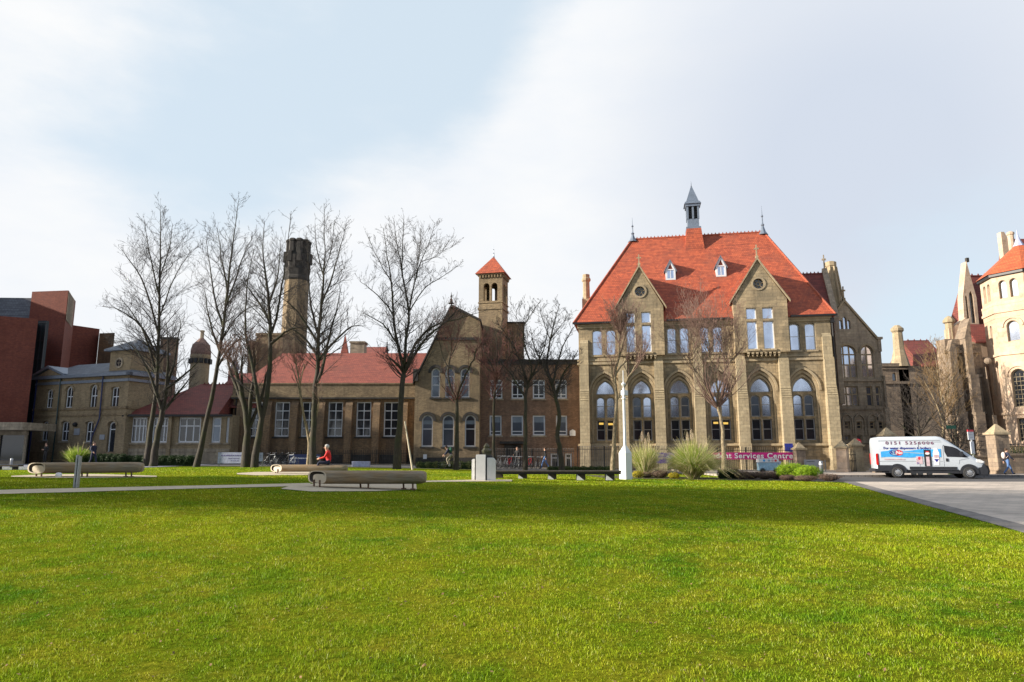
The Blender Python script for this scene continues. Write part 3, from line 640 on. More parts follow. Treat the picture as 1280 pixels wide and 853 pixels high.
b.wall([(0,-.6),(f.L,-.6),(f.L,topz),(0,topz)],'red_brown_brick',7)
q=MB(); q.box(-.1,f.L+.1,-.14,.05,topz-.35,topz-.05); q.box(-.1,f.L+.1,-.2,7,topz,topz+.14); q.build('cornice','sooty_stone',b.root)
q=MB(); a0,a1=f.x(625,555),f.x(655,555); q.box(a0,a1,-.6,.05,f.z(640,555),f.z(640,552)); q.box(a0+.4,a1-.3,-.2,.02,f.z(640,562),f.z(640,556)); q.box(a0+.5,a0+.75,-.35,.02,0,f.z(640,561)); q.box(a1-.7,a1-.45,-.35,.02,0,f.z(640,561)); q.build('door_canopy','sooty_stone',b.root)
q=MB(); zz=f.z(715,541); q.prism([(f.x(712,541),zz-.3),(f.x(719,541),zz-.3),(f.x(719,541),zz+.15),(f.x(715.5,541),zz+.3),(f.x(712,541),zz+.15)],-.3,0); q.build('alarm_box','white_paint',b.root)
# stair block behind with stone parapet
x0,x1=f.x(634,420,5),f.x(655,420,5); q=MB(); q.box(x0,x1,5,9,6,f.z(645,404.5,5)); q.build('rear_block','gable_brick',b.root); q=MB(); q.box(x0-.1,x1+.12,4.9,9.1,f.z(645,404.5,5),f.z(645,402.5,5)); q.build('rear_coping','sooty_stone',b.root)
# ================================================================= BELL TOWER
bt=P(616,565,68); b=empty('bell_tower',(bt[0],bt[1],0),R(-13),'slim square brick bell tower with open arched belfry and pyramid red roof','tower')
zt=P(619,346,68)[2]; zo0=P(619,378,67)[2]; zo1=P(619,354.5,67)[2]; zs=P(619,386,67)[2]; h=1.22
q=MB(); q.box(-h,h,-h,h,0,zo0)
# belfry walls with two arched openings each side
def quad_wall(q,ang,hole=True):
    mb=MB(); outer=[(-h,zo0),(h,zo0),(h,zt),(-h,zt)]; hs=[outline(-.72,-.1,zo0+.1,zo1,.31),outline(.1,.72,zo0+.1,zo1,.31)]
    wall_holes(mb,outer,hs,-h,.3)
    c_,s_=math.cos(ang),math.sin(ang); q.add([(x*c_-y*s_,x*s_+y*c_,z) for x,y,z in mb.v],mb.f)
for k in range(4): quad_wall(q,k*math.pi/2)
q.build('shaft','gable_brick',b)
q=MB(); q.box(-h-.08,h+.08,-h-.08,h+.08,zs-.12,zs+.1); q.box(-h-.06,h+.06,-h-.06,h+.06,zo0-.12,zo0); q.box(-h-.05,h+.05,-h-.05,h+.05,zt-.1,zt)
for k in range(8):
    x=-h+.1+k*(2*h-.3)/7
    q.box(x,x+.12,-h-.14,-h,zt-.42,zt-.15); q.box(h,h+.14,x,x+.12,zt-.42,zt-.15)
q.box(-h-.15,h+.15,-h-.15,h+.15,zt-.15,zt); q.build('string_course','gable_brick',b)
q=MB(); za=P(620,321,68)[2]; e=h+.32; q.add([(-e,-e,zt),(e,-e,zt),(e,e,zt),(-e,e,zt),(0,0,za)],[(0,1,4),(1,2,4),(2,3,4),(3,0,4),(3,2,1,0)]); q.build('roof','red_tiles',b); finial(b,0,0,za-.1,1.3,r=.04,base=.12)
# ================================================================= GABLED HOUSE
f=Fac(517,62,599,62); b=Bld('gabled_house',f,'brown brick gable end house with dark arched hood moulds over three windows per floor')
for x0,x1 in ((539,550),(556.5,568),(575.5,587)): b.win(f.rect(x0,x1,460,497),rise=.42,rows=(.42,.72),glass='glass_mid',hood=.26,hoodmat='sooty_stone',sill='sooty_stone',fw=.1,rev=.18)
for x0,x1 in ((527,541),(553,567.5),(581,594.5)): b.win(f.rect(x0,x1,518.5,558.5),rise=.52,rows=(.55,),glass='glass_mid' if x0<570 else 'glass_dark',hood=.24,hoodmat='sooty_stone',sill='sooty_stone',fw=.1,rev=.18,blindfrac=.3)
xa,za=f.q(564,384); ze=f.z(520,478); xe=2*xa+.25
ZR=f.z(598,402); b.wall([(0,-.6),(f.L,-.6),(f.L,ZR),(xa,za),(0,ze)],'gable_brick',5)
r_=b.root
q=MB(); n_=(f.L-xa)
zr=ZR
p=[(-.2,ze-.2),(xa,za+.0),(f.L+.1,zr),(f.L+.1,zr+.16),(xa,za+.24),(-.2,ze-.0)]
q.prism(p,-.25,5); recalc(q.build('roof','sooty_stone',r_)); finial(r_,xa,-.1,za+.3,1.1,'sooty_stone',r=.08,base=.3)
q=MB(); q.box(f.x(542.5,424),f.x(596,424),-.1,.03,f.z(564,425.5),f.z(564,422)); q.build('string_course','sooty_stone',r_)
q=MB(); q.box(.2,f.L-.1,-.1,.03,-.6,1.1); q.build('plinth','sooty_stone',r_)
q=MB(); a_,z_=f.q(531.5,571); q.box(a_-.16,a_+.16,-.14,-.1,z_-.2,z_+.2); q.build('notice','white_paint',r_)
# small chimney stack at left eave
q=MB(); a_,z_=f.q(518,470); q.box(a_-.1,a_+.35,-.25,.1,z_-.5,z_+.6); q.build('kneeler','sooty_stone',r_)
# ================================================================= LONG HALL
f=Fac(288,64,520,64); b=Bld('long_hall',f,'long low brown stone hall with sloping buttresses, tall white windows and faded red tiled roof')
wx=[(310,328.5),(343,361.5),(376.5,395),(409.5,428),(445,463.5),(479.5,498)]
for x0,x1 in wx: b.win(f.rect(x0,x1,502.5,546),cols=2,rows=(.24,.48,.74),glass='glass_dark',sill='sooty_stone',fw=.11,rev=.2,mw=.08)
zt=f.z(400,480.5); b.wall([(0,-.6),(f.L,-.6),(f.L,zt),(0,zt)],'brown_brick',8)
r_=b.root; q=MB(); zc=f.z(400,495)
q.box(-.1,f.L,-.12,.03,zc,zt-.02); q.box(-.15,f.L,-.3,.03,zc-.16,zc+.02); q.box(-.12,f.L,-.2,0.3,zt-.02,zt+.1); q.build('parapet','gable_brick',r_)
q=MB(); q.box(-.15,f.L,-.32,.04,zc-.3,zc-.16); q.box(-.1,f.L,-.16,.03,-.6,1.35); q.build('plinth','sooty_stone',r_)
for x0 in (301,335.5,368.5,402,436.5,471,505.5):
    a0=f.x(x0-4.3,530); a1=f.x(x0+4.3,530); q=MB(); zt2=f.z(400,500); zm=f.z(400,535)
    vs=[(a0,0.02,zt2),(a1,0.02,zt2),(a1,-.35,zt2-.5),(a0,-.35,zt2-.5),(a0,-.6,zm),(a1,-.6,zm),(a0,-.6,-.6),(a1,-.6,-.6),(a0,.02,-.6),(a1,.02,-.6)]
    q.add(vs,[(0,1,2,3),(3,2,5,4),(4,5,7,6),(0,3,4,6,8),(1,9,7,5,2)]); recalc(q.build('buttress','brown_brick',r_))
zr=f.z(430,441.5,5); gable_roof(r_,f.x(300,480),f.L+.3,.1,10,zt+.05,zr,'hall_tiles',hl=2.2)
q=MB(); q.tube([(.3,-.15,zt),(.3,-.15,.2)],.06,6); q.build('drainpipe','black_iron',r_)
q=MB(); a_,z_=f.q(293,540.5); q.box(a_-.18,a_+.18,-.35,-.15,z_-.12,z_+.12); q.build('wall_lamp','clear_lens',r_)
q=MB()   # ridge furniture: small chimney, little roof, finials
for (xa_,xb_,yt_,yb_,m_) in ((438,454.5,427,446,'grey_stone'),):
    s0,z1=f.q(xa_,yt_,7); s1,z0=f.q(xb_,yb_,7); q.box(s0,s1,7,8.4,z0-1,z1)
    q.box(s0-.1,s1+.1,6.9,8.5,z1-.15,z1+.02)
q.build('chimney','grey_stone',r_)
s0,z0=f.q(452,444,8); s1,_=f.q(478,444,8); gable_roof(r_,s0,s1,8,13,z0-.2,f.z(465,433,10),'hall_tiles',name='rear_roof'); finial(r_,s1,10.5,f.z(475,438,10),1.4,'sooty_stone')
s0,z0=f.q(431,441,8); z1=f.z(431,419,8); q=MB(); q.lathe(s0,8,[(.55,z0-1.5),(.5,z0),(.02,z1)],4,ph=R(45)); q.build('roof_spire','hall_tiles',r_)
# ================================================================= BRICK STACKS AND TOWER CHIMNEY
f=Fac(312,74,385,74)
b=empty('chimney_stack',f.a,0,'stepped block of brown brick chimney stacks rising left of the tall crowned tower','chimney')
z=lambda y,d=0:f.z(345,y,d)
q=MB(); q.box(f.x(311,430),f.x(322,430),0,2.5,4,z(427)); q.box(f.x(318.5,430),f.x(352,430),.3,3.5,4,z(417)); q.box(f.x(336,430),f.x(386,430),.6,4,4,z(441)); q.build('stack','gable_brick',b)
q=MB(); q.box(f.x(318.5,430)-.08,f.x(352,430)+.08,.2,3.6,z(419),z(416)); q.box(f.x(311,430)-.08,f.x(318,430),-.1,2.6,z(429),z(426.3)); q.build('coping','gable_brick',b)
t0=P(360,565,82); b=empty('crowned_tower',(t0[0],t0[1],0),0,'tall dark octagonal brick chimney tower with a ragged pinnacled crown','tower')
z=lambda y:P(368,y,82)[2]; k=82/853*.97
q=MB(); q.lathe(0,0,[(17*k,4),(17*k,z(440)),(16.3*k,z(430)),(15.2*k,z(346))],8,ph=R(22.5)); q.build('shaft','gable_brick',b)
q=MB(); q.lathe(0,0,[(15.6*k,z(352)),(16.5*k,z(350)),(16*k,z(347.5)),(15.4*k,z(346)),(16.5*k,z(340)),(17.0*k,z(338)),(15.8*k,z(336)),(17.0*k,z(325)),(17.0*k,z(320)),(13.6*k,z(319)),(12.6*k,z(308)),(9*k,z(308))],8,ph=R(22.5))
for i in range(8):
    a=R(22.5)+i*math.pi/4; x,y=15.6*k*math.cos(a),15.6*k*math.sin(a); q.hprism([(x-.24,y-.24),(x+.24,y-.24),(x+.24,y+.24),(x-.24,y+.24)],z(330),z(317),0,.9)
    x,y=11.6*k*math.cos(a),11.6*k*math.sin(a); q.lathe(x,y,[(.42,z(319)),(.42,z(305)),(.5,z(304.5)),(.5,z(302.5)),(.28,z(301))],6)
    a+=math.pi/8; x,y=15.2*k*math.cos(a),15.2*k*math.sin(a); q.hprism([(x-.15,y-.15),(x+.15,y-.15),(x+.15,y+.15),(x-.15,y+.15)],z(337),z(322),0,.9)
q.build('crown','sooty_stone',b)
# turret with conical tiled roof, small cupola, square chimney
t0=P(242,565,76); b=empty('round_turret',(t0[0],t0[1],0),0,'pale stone round turret with pointed reddish tiled cap behind the red roofed wing','tower')
z=lambda y:P(248.5,y,76)[2]; k=76/853
q=MB(); q.lathe(0,0,[(11.3*k,3),(11.3*k,z(450)),(12.2*k,z(447)),(12.2*k,z(444))],12); q.build('wall','dressed_stone',b)
q=MB(); q.lathe(0,0,[(12.6*k,z(444)),(12.8*k,z(440)),(11*k,z(432)),(3.5*k,z(424)),(2.4*k,z(423))],8); q.build('roof','cap_tiles',b)
q=MB(); q.lathe(0,0,[(2.4*k,z(424)),(2.4*k,z(415)),(3*k,z(415)),(3*k,z(413.5)),(1*k,z(413))],6); q.build('chimney_pot','grey_stone',b)
q=MB(); 
for i in range(12):
    a=math.pi/6*i; q.box(11.6*k*math.cos(a)-.16,11.6*k*math.cos(a)+.16,11.6*k*math.sin(a)-.16,11.6*k*math.sin(a)+.16,z(455),z(449))
q.build('louvres','dark_slot',b)
t0=P(285,565,72); b=empty('domed_lantern',(t0[0],t0[1],0),0,'little dark roof lantern with a leaden dome between the round turret and the brick stacks','roof lantern')
z=lambda y:P(290,y,72)[2]; k=72/853
q=MB(); q.lathe(0,0,[(6.5*k,4),(6.5*k,z(474)),(6*k,z(462))],8); q.build('body','dark_red_tiles',b); q=MB(); q.lathe(0,0,[(7.5*k,z(462)),(7*k,z(457)),(4.5*k,z(453)),(.5*k,z(450))],8); q.build('dome','lead',b)
t0=P(201,565,68); b=empty('square_chimney',(t0[0],t0[1],0),R(8),'broad square dark brick chimney rising behind the clock turret house','chimney')
z=lambda y:P(209.5,y,68)[2]; k=68/853
q=MB(); q.box(-9.3*k,9.3*k,-.4,.4,3,z(425)); q.build('stack','red_brown_brick',b); q=MB(); q.box(-9.8*k,9.8*k,-.5,.5,z(425),z(422.5)); q.build('cap','sooty_stone',b)
# ================================================================= RED ROOFED WING
f=Fac(155,61.8,288,61.8); b=Bld('low_wing',f,'low single storey brick wing with broad white mullioned windows and dull red tiled roof')
for x0,x1,cl in ((160,183,5),(190,209.5,4),(223,250.5,3),(264.5,276,1),(282.5,286,1)): b.win(f.rect(x0,x1,522,553.5),cols=cl,rows=(.66,),glass='glass_dark' if x0>100 and cl>1 else 'glass_mid',sill='grey_stone',fw=.13,rev=.12,mw=.1)
zt=f.z(220,519); b.wall([(0,-.6),(f.L,-.6),(f.L,zt),(0,zt)],'house_brick',7); r_=b.root
zr=f.z(245,480.5,4); gable_roof(r_,-.2,f.L-1.2,-.35,8,zt,zr,'dark_red_tiles',hl=4.8,yr=4.0); q=MB(); q.box(-.2,f.L+.1,-.5,-.35,zt-.16,zt+.04); q.build('gutter','black_iron',r_)
cresting(r_,4.8,f.L-1.3,4,zr-.05,'dark_red_tiles')
gable_roof(r_,f.x(262,480,4),f.L+1.6,2.0,11,zt+.9,f.z(280,466,6),'dark_red_tiles',name='rear_roof',hl=1.5)
q=MB(); q.box(.1,f.L-.05,-.12,.03,f.z(220,565),f.z(220,561)); q.box(.1,f.L-.05,-.08,.03,-.6,f.z(220,565)); q.build('plinth','grey_stone',r_)
q=MB(); a0=f.x(213,540); q.box(a0-.15,a0+.15,-.25,.03,-.6,zt-.05); q.build('pilaster','house_brick',r_)
# basement lights
b.f=f
# ================================================================= CLOCK TURRET HOUSE
f=Fac(37,65.5,153.5,61.2); b=Bld('turret_house',f,'yellow brick house with slate roof, small pediment and square turret with round window')
for x0,x1,y0,y1,rs in ((58,66,487,510,.18),(82,91,483,510,.4),(112.5,121.5,481,510,.45),(139,148.5,484,509,.12)): b.win(f.rect(x0,x1,y0,y1),rise=rs,cols=2,rows=(.52,),glass='glass_dark',hood=.14,hoodmat='house_brick',sill='grey_stone',fw=.09,rev=.15,mw=.08)
for x0,x1,y0,y1 in ((52.5,60.5,527,551),(76.5,86,527,551.5),(107,116.5,527,552.5)): b.win(f.rect(x0,x1,y0,y1),rise=.15,cols=2,rows=(.5,),glass='glass_dark',hood=.14,hoodmat='house_brick',sill='grey_stone',fw=.09,rev=.15,mw=.08)
d_=f.rect(134,143.5,527,567); b.win((d_[0],d_[1],d_[2],d_[3]),rise=.3,rows=(.75,),fw=.12,rev=.2,glass='glass_dark',hood=.2,hoodmat='house_brick',name='door')
ze=f.z(153.5,468); b.wall([(0,-.6),(f.L,-.6),(f.L,ze),(0,ze)],'house_brick',4.6); r_=b.root
q=MB(); 
for y0,y1,pr in ((509.5,512.5,.12),(518,520.5,.08)):
    za,zb=f.z(100,y1),f.z(100,y0); q.box(-.1,f.L+pr,-pr,.02,za,zb); q.box(f.L+.002,f.L+pr,-pr,4.6,za,zb)
q.build('string_course','gable_brick',r_); q=MB(); q.box(-.05,f.L+.1,-.1,.02,-.6,1.6); q.build('plinth','gable_brick',r_)
q=MB(); q.box(-.35,f.L+.35,-.4,.02,ze-.12,ze+.16); q.box(f.L+.002,f.L+.35,-.4,4.8,ze-.12,ze+.16); q.box(-.1,f.L+.12,-.14,.02,ze-.65,ze-.4); q.box(f.L+.002,f.L+.14,-.14,4.6,ze-.65,ze-.4); q.build('cornice','lead',r_)
x1=f.x(84,465); xm=f.x(64.5,459); zp=f.z(64.5,459.5); q=MB(); q.prism([(.1,ze+.16),(x1-.4,ze+.16),(xm,zp-.2)],-.2,4); q.build('pediment','house_brick',r_)
chevron(r_,-.4,x1+.1,ze+.12,xm,zp-.12,.2,-.42,4,'lead','pediment_roof')
gable_roof(r_,-.3,f.L+.3,-.35,5,ze+.14,f.z(120,455,2.3),'slate',hl=2.5,hr=2)
# turret
s0=f.x(134.8,465); s1=f.x(159.6,465); 
s0=f.L-2.75; s1=f.L-.1; q=MB(); zc0=ze+.16; zc1=f.z(147,438); q.box(s0,s1,.1,3.6,zc0-.3,zc1); tt=q.build('turret','house_brick',r_)
xc=(s0+s1)/2-.1; zc=f.z(147.5,453.8); q=MB()
c1=[(xc+.5*math.cos(2*math.pi*k/16),zc+.5*math.sin(2*math.pi*k/16)) for k in range(16)]; c2=[(xc+.34*math.cos(2*math.pi*k/16),zc+.34*math.sin(2*math.pi*k/16)) for k in range(16)]
ring(q,c1,c2,.0,.12); ow=q.build('round_window','grey_stone',tt); q=MB(); q.add([(x,.06,z) for x,z in c2],[tuple(range(16))]); q.box(xc-.02,xc+.02,.03,.055,zc-.33,zc+.33,1); q.box(xc-.33,xc+.33,.035,.058,zc-.02,zc+.02,1); q.build('pane',['glass_dark','grey_stone'],ow)
q=MB(); e=.4; xm=(s0+s1)/2; ym=1.85; q.box(s0-e,s1+e,.1-e,3.6+e,zc1-.05,zc1+.12); q.build('eaves','lead',tt); q=MB(); q.add([(s0-e,.1-e,zc1+.12),(s1+e,.1-e,zc1+.12),(s1+e,3.6+e,zc1+.12),(s0-e,3.6+e,zc1+.12),(xm,ym,f.z(160,425.5,2))],[(0,1,4),(1,2,4),(2,3,4),(3,0,4)]); q.build('turret_roof','slate',tt)
for pp,mt in (([(0.1,-.12,ze-.1),(.1,-.12,0)],'pipe_blue'),([(f.x(77.3,478),-.15,ze-.1),(f.x(77.3,478)+.05,-.15,3.2),(f.x(77.3,478)+.0,-.15,.2)],'pipe_green'),([(f.x(130,478),-.15,ze-.1),(f.x(130,478)+.05,-.15,4.6),(f.x(117,542),-.15,2.9),(f.x(116,542),-.15,.6)],'pipe_blue')):
    q=MB(); q.tube(pp,.07,6); q.build('drainpipe',mt,r_)
q=MB(); a_,z_=f.q(95.5,531); q.sphere((a_,-.15,z_),.22); q.build('wall_lamp','black_iron',r_)
q=MB(); a_,z_=f.q(96.5,540); q.box(a_-.35,a_+.35,-.06,.01,z_-.3,z_+.3); a_,z_=f.q(128,547); q.box(a_-.3,a_+.3,-.06,.01,z_-.2,z_+.25); q.build('plaque','grey_paint',r_)
# ================================================================= MODERN BRICK BLOCKS
def poly_block(name,pts_px,zt_px,mat,root,z0=-.6,order=None):
    """pts_px: [(px,Y)] plan corners; zt_px: (px,py,Y) height sample"""
    poly=[P(p,565,Y)[:2] for p,Y in pts_px]; zt=P(*zt_px)[2]
    return recalc(MB().hprism(poly,z0,zt).build(name,mat,root)),zt
b=empty('modern_brick_block',(0,0,0),0,'tall windowless modern red brick block with concrete canopy at the far left edge','building')
poly_block('front_wall',[(-420,52),(29,63),(29,80),(-420,80)],(10,395,61.5),'modern_brick',b)
poly_block('tower_wall',[(17,71.2),(64,70.6),(75,76),(75,90),(17,90)],(50,364,70.9),'modern_brick',b)
poly_block('upper_step',[(-420,70),(24,71.8),(24,88),(-420,88)],(8,372,71.5),'slate',b)
pa=P(64.5,565,70.7); pb=P(73.5,565,75.6); zr0=P(70,403,72)[2]; zr1=P(70,366,72)[2]; q=MB(); d=Vector((pb[0]-pa[0],pb[1]-pa[1])); 
for i in range(7):
    a_=Vector(pa[:2])+d*(i/7); c_=Vector(pa[:2])+d*((i+.62)/7); q.hprism([(a_.x+.12,a_.y-.12),(c_.x+.12,c_.y-.12),(c_.x-.3,c_.y+.4),(a_.x-.3,a_.y+.4)],zr0,zr1-.15)
q.build('ribbed_panel','grey_stone',b)
gA=P(29.5,565,66); gB=P(40,565,66); q=MB(); q.box(gA[0],gB[0],66,66.4,-.6,P(36,401,66)[2]); g_=q.build('glazed_slot','slot_glass',b)
q=MB()
for k in range(8): zz=1.5+k*1.8; q.box(gA[0]-.02,gB[0]+.02,65.93,65.99,zz,zz+.12)
for k in range(3): xx=gA[0]+(gB[0]-gA[0])*k/2; q.box(xx-.04,xx+.04,65.9,65.98,-.5,14)
q.build('glazing_bars','plastic_black',g_)
zc0,zc1=P(15,538,59)[2],P(15,528.5,59)[2]; q=MB(); xr=P(33,565,59)[0]; q.box(-85,xr,58.2,62.5,zc0,zc1); q.build('canopy','grey_stone',b)
q=MB(); q.box(-85,xr-.5,59.6,59.8,.55,zc0); g_=q.build('entrance_glass','glass_dark',b); q=MB(); q.box(-85,xr-.4,59.3,59.55,.2,.85); q.box(-85,xr-.4,59.35,59.58,zc0-.4,zc0-.002)
for k in range(14): q.box(xr-.6-k*2.3,xr-.45-k*2.3,59.4,59.59,.8,zc0-.3)
q.build('entrance_frame','grey_stone',g_)
b=empty('added_shade_wing',(0,0,0),0,'tall red brick wing standing out of view beyond the left edge','building')  # unseen wing, added so its shadow falls on the left buildings
q=MB(); q.box(-98,-66,50,84,-.6,22); q.build('wall','modern_brick',b); q=MB(); q.box(-98.3,-65.7,49.7,84.3,22,22.6); q.build('roof','black_iron',b)
b=empty('modern_brick_annex',(0,0,0),0,'lower red brick annex with a dark textured end wall behind the slate roofed house','building')
poly_block('wall',[(75,78.5),(109.5,81),(109.5,95),(75,95)],(90,410.5,80.5),'modern_brick',b)
poly_block('end_wall',[(109.8,79.8),(129.5,79.4),(129.5,95),(109.8,95)],(120,416.5,79.6),'brown_brick',b)
# ================================================================= RIGHT GOTHIC GABLE
f=Fac(1040,66,1112,66); b=Bld('gothic_wing',f,'shaded grey stone gothic wing with one gable, right of the sandstone hall')
for x0,x1,y0 in ((1049,1053,400),(1054,1058.3,396),(1059.3,1063,400)): b.win(f.rect(x0,x1,y0,411.5),rise=.2,glass='glass_sky',fw=.03,rev=.15,frame='dressed_stone')
for x0,x1,cl,y0,y1 in ((1048,1070.5,3,432,472.5),(1077,1092,2,432,472)): b.win(f.rect(x0,x1,y0,y1),rise=.7,cols=cl,rows=(.4,.72),glass='glass_sky',fw=.08,rev=.15,frame='dressed_stone',mw=.14,hood=.2)
for x0,x1,cl in ((1052,1073,3),(1083.5,1091,1),(1095,1101,1)): b.win(f.rect(x0,x1,483,508),cols=cl,rows=(.6,),glass='glass_sky' if cl==3 else 'glass_mid',fw=.1,rev=.15,frame='dressed_stone',mw=.14,sill='grey_stone')
for i,x0 in enumerate((1056,1071,1087.5,1098.5)):
    b.win(f.rect(x0,x0+6.5,527,536.5),rows=(.5,),glass='glass_dark',fw=.1,rev=.15,frame='dressed_stone'); b.win(f.rect(x0+.3,x0+7,544,551),glass='glass_mid',fw=.1,rev=.15,frame='dressed_stone')
xa,za=f.q(1055,378); xr,zr=f.q(1096,426); zl=za-(xa)*(za-zr)/(xr-xa)
b.wall([(0,-.6),(f.L,-.6),(f.L,zr),(xr,zr),(xa,za),(0,zl)],'grey_stone',9); r_=b.root
q=MB(); zc=f.z(1075,475.5); q.box(0,f.L+.1,-.15,.02,zc-.12,zc+.12); zc=f.z(1075,511); q.box(0,f.L+.1,-.12,.02,zc-.1,zc+.1); zc=f.z(1075,553); q.box(0,f.L+.1,-.12,.02,zc-.1,zc+.1); q.build('string_course','grey_stone',r_)
p=[(0,zl+.02),(xa,za+.02),(xr+.1,zr+.02),(xr+.1,zr+.3),(xa,za+.32),(0,zl+.3)]
recalc(MB().prism(p,-.15,.35).build('gable_coping','dressed_stone',r_)); recalc(MB().prism([(x,z-.04) for x,z in p],.36,9).build('roof','dark_red_tiles',r_)); cross_finial(r_,xa,0,za+.3,1.3)
q=MB(); a0=f.x(1096.5,426); q.box(a0,f.L+.05,-.12,2,zr-1.1,zr+.12); q.box(a0-.1,f.L+.2,-.2,2.1,zr+.12,zr+.35); a0=f.x(1102,500); q.box(a0,f.L+.1,-.45,.02,-.6,f.z(1100,510)); q.box(a0+.2,f.L+.05,-.3,.02,f.z(1100,510),f.z(1100,470)); q.build('corner_turret','grey_stone',r_)
for i,x0 in enumerate((1059.5,1074.5,1091,1102)):     # blind arches of the ground floor
    s0,s1,z0_,z1_=f.rect(x0-6,x0+6,518,545); q=MB(); a=outline(s0,s1,z0_,z1_,.7,grow=.1); c_=outline(s0,s1,z0_,z1_,.7,grow=-.04)
    a=outline(s0-.08,s1+.08,z0_,z1_+.1,.75); c_=outline(s0+.04,s1-.04,z0_,z1_-.05,.66); ring(q,a,c_,-.12,.01,skipfirst=True); q.build('blind_arch','grey_stone',r_)
# ================================================================= FAR LINK RANGE
f=Fac(1108,82,1200,82); b=Bld('far_range',f,'distant dark stone range with plum red roof and turret chimney behind bare trees')
b.win(f.rect(1115.5,1120.5,466,476.5),rise=.3,glass='glass_mid',fw=.08,rev=.15,frame='dressed_stone')
zt=f.z(1120,457.5); b.wall([(0,-.6),(f.L,-.6),(f.L,zt),(0,zt)],'church_stone',9); r_=b.root
q=MB(); q.box(0,f.x(1135,460),-.2,.1,zt-.1,zt+.3); zc=f.z(1120,480); q.box(0,f.L,-.15,.02,zc,zc+.3); zc=f.z(1120,462);q.box(0,f.x(1135,460),-.12,.02,zc,zc+.2); q.build('parapet','church_stone',r_)
gable_roof(r_,f.x(1132,440,3),f.L,-.2,8,zt,f.z(1160,426,4),'dark_red_tiles'); cresting(r_,f.x(1134,440,4),f.L,3.9,f.z(1160,426.3,4),'dark_red_tiles',.8)
xc=f.x(1126.5,430); zz=lambda y:f.z(1126,y); q=MB(); q.lathe(xc,.6,[(1.1,zz(458)),(.62,zz(437)),(.55,zz(415)),(.72,zz(413)),(.72,zz(410)),(.3,zz(406))],8,ph=R(22.5)); q.box(xc-.6,xc+.6,0,1.2,3,zz(457)); q.build('turret_chimney','dressed_stone',r_)
# ================================================================= CHURCH-LIKE PORCH RANGE (dark stone for its shade) and its gables (pale stone for the sun)
f=Fac(1195,57,1241,57); b=Bld('gothic_porch',f,'weathered gothic porch with stepped buttresses, dark below and sunlit above, beside the octagonal tower')
r_=b.root
zt=f.z(1205,424)
s=f.x
b.win(f.rect(1198,1203,445,520),rise=.5,glass='glass_dark',frame='dressed_stone',hood=.12)
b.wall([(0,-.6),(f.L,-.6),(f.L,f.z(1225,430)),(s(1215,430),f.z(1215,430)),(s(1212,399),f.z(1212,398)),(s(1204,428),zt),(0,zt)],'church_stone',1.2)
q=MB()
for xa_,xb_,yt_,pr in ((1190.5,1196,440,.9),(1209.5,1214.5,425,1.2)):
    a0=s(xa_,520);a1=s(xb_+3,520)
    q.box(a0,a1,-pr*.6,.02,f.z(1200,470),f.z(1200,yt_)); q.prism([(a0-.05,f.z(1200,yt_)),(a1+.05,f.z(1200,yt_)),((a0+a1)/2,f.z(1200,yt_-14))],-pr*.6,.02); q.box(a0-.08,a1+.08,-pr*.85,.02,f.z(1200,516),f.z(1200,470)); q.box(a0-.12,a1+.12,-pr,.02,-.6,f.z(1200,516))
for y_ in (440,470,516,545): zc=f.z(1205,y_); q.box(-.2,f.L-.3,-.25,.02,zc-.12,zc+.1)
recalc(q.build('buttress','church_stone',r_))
# end buttress, tapering outward to the ground
q=MB(); q.hprism([(s(1222,460),-1.2),(s(1238.5,565),-1.2),(s(1238.5,565),1),(s(1222,460),1)],-.6,f.z(1230,520),0,.96)
q.hprism([(s(1223,460)+.2,-.9),(s(1237,565),-.9),(s(1237,565),1),(s(1223,460)+.2,1)],f.z(1230,520),f.z(1228,460),0,.72); a_=(s(1223,460)+s(1234,545))/2+.3
q.sphere((s(1226.5,452),-.8,f.z(1226,453)),.28); q.build('corner_buttress','church_stone',r_)
# upper parts set back, the sun on them put into paler stone
def px_block(root,f,d,x0,x1,y0,y1,dep,mat,name,tap=None):
    a0,z1=f.q(x0,y0,d); a1,_=f.q(x1,y0,d); z0=f.z((x0+x1)/2,y1,d); q=MB(); q.box(a0,a1,d,d+dep,z0,z1); return q.build(name,mat,root)
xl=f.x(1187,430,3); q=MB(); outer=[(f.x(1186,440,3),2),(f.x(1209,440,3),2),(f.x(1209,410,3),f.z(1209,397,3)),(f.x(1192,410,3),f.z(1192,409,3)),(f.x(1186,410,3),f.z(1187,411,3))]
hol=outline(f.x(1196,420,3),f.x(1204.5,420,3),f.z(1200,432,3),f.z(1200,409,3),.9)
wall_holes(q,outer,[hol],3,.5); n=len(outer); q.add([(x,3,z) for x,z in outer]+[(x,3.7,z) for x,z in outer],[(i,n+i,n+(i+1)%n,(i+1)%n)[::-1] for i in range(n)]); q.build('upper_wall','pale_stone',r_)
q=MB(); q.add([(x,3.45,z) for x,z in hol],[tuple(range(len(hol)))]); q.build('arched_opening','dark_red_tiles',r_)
xc,zc=f.q(1189,404,3); q=MB(); q.lathe(xc,3.3,[(.34,2),(.34,zc),(.5,zc+.1),(.5,zc+.3),(.3,zc+.55),(.05,zc+.7)],8); q.build('pinnacle','dressed_stone',r_)
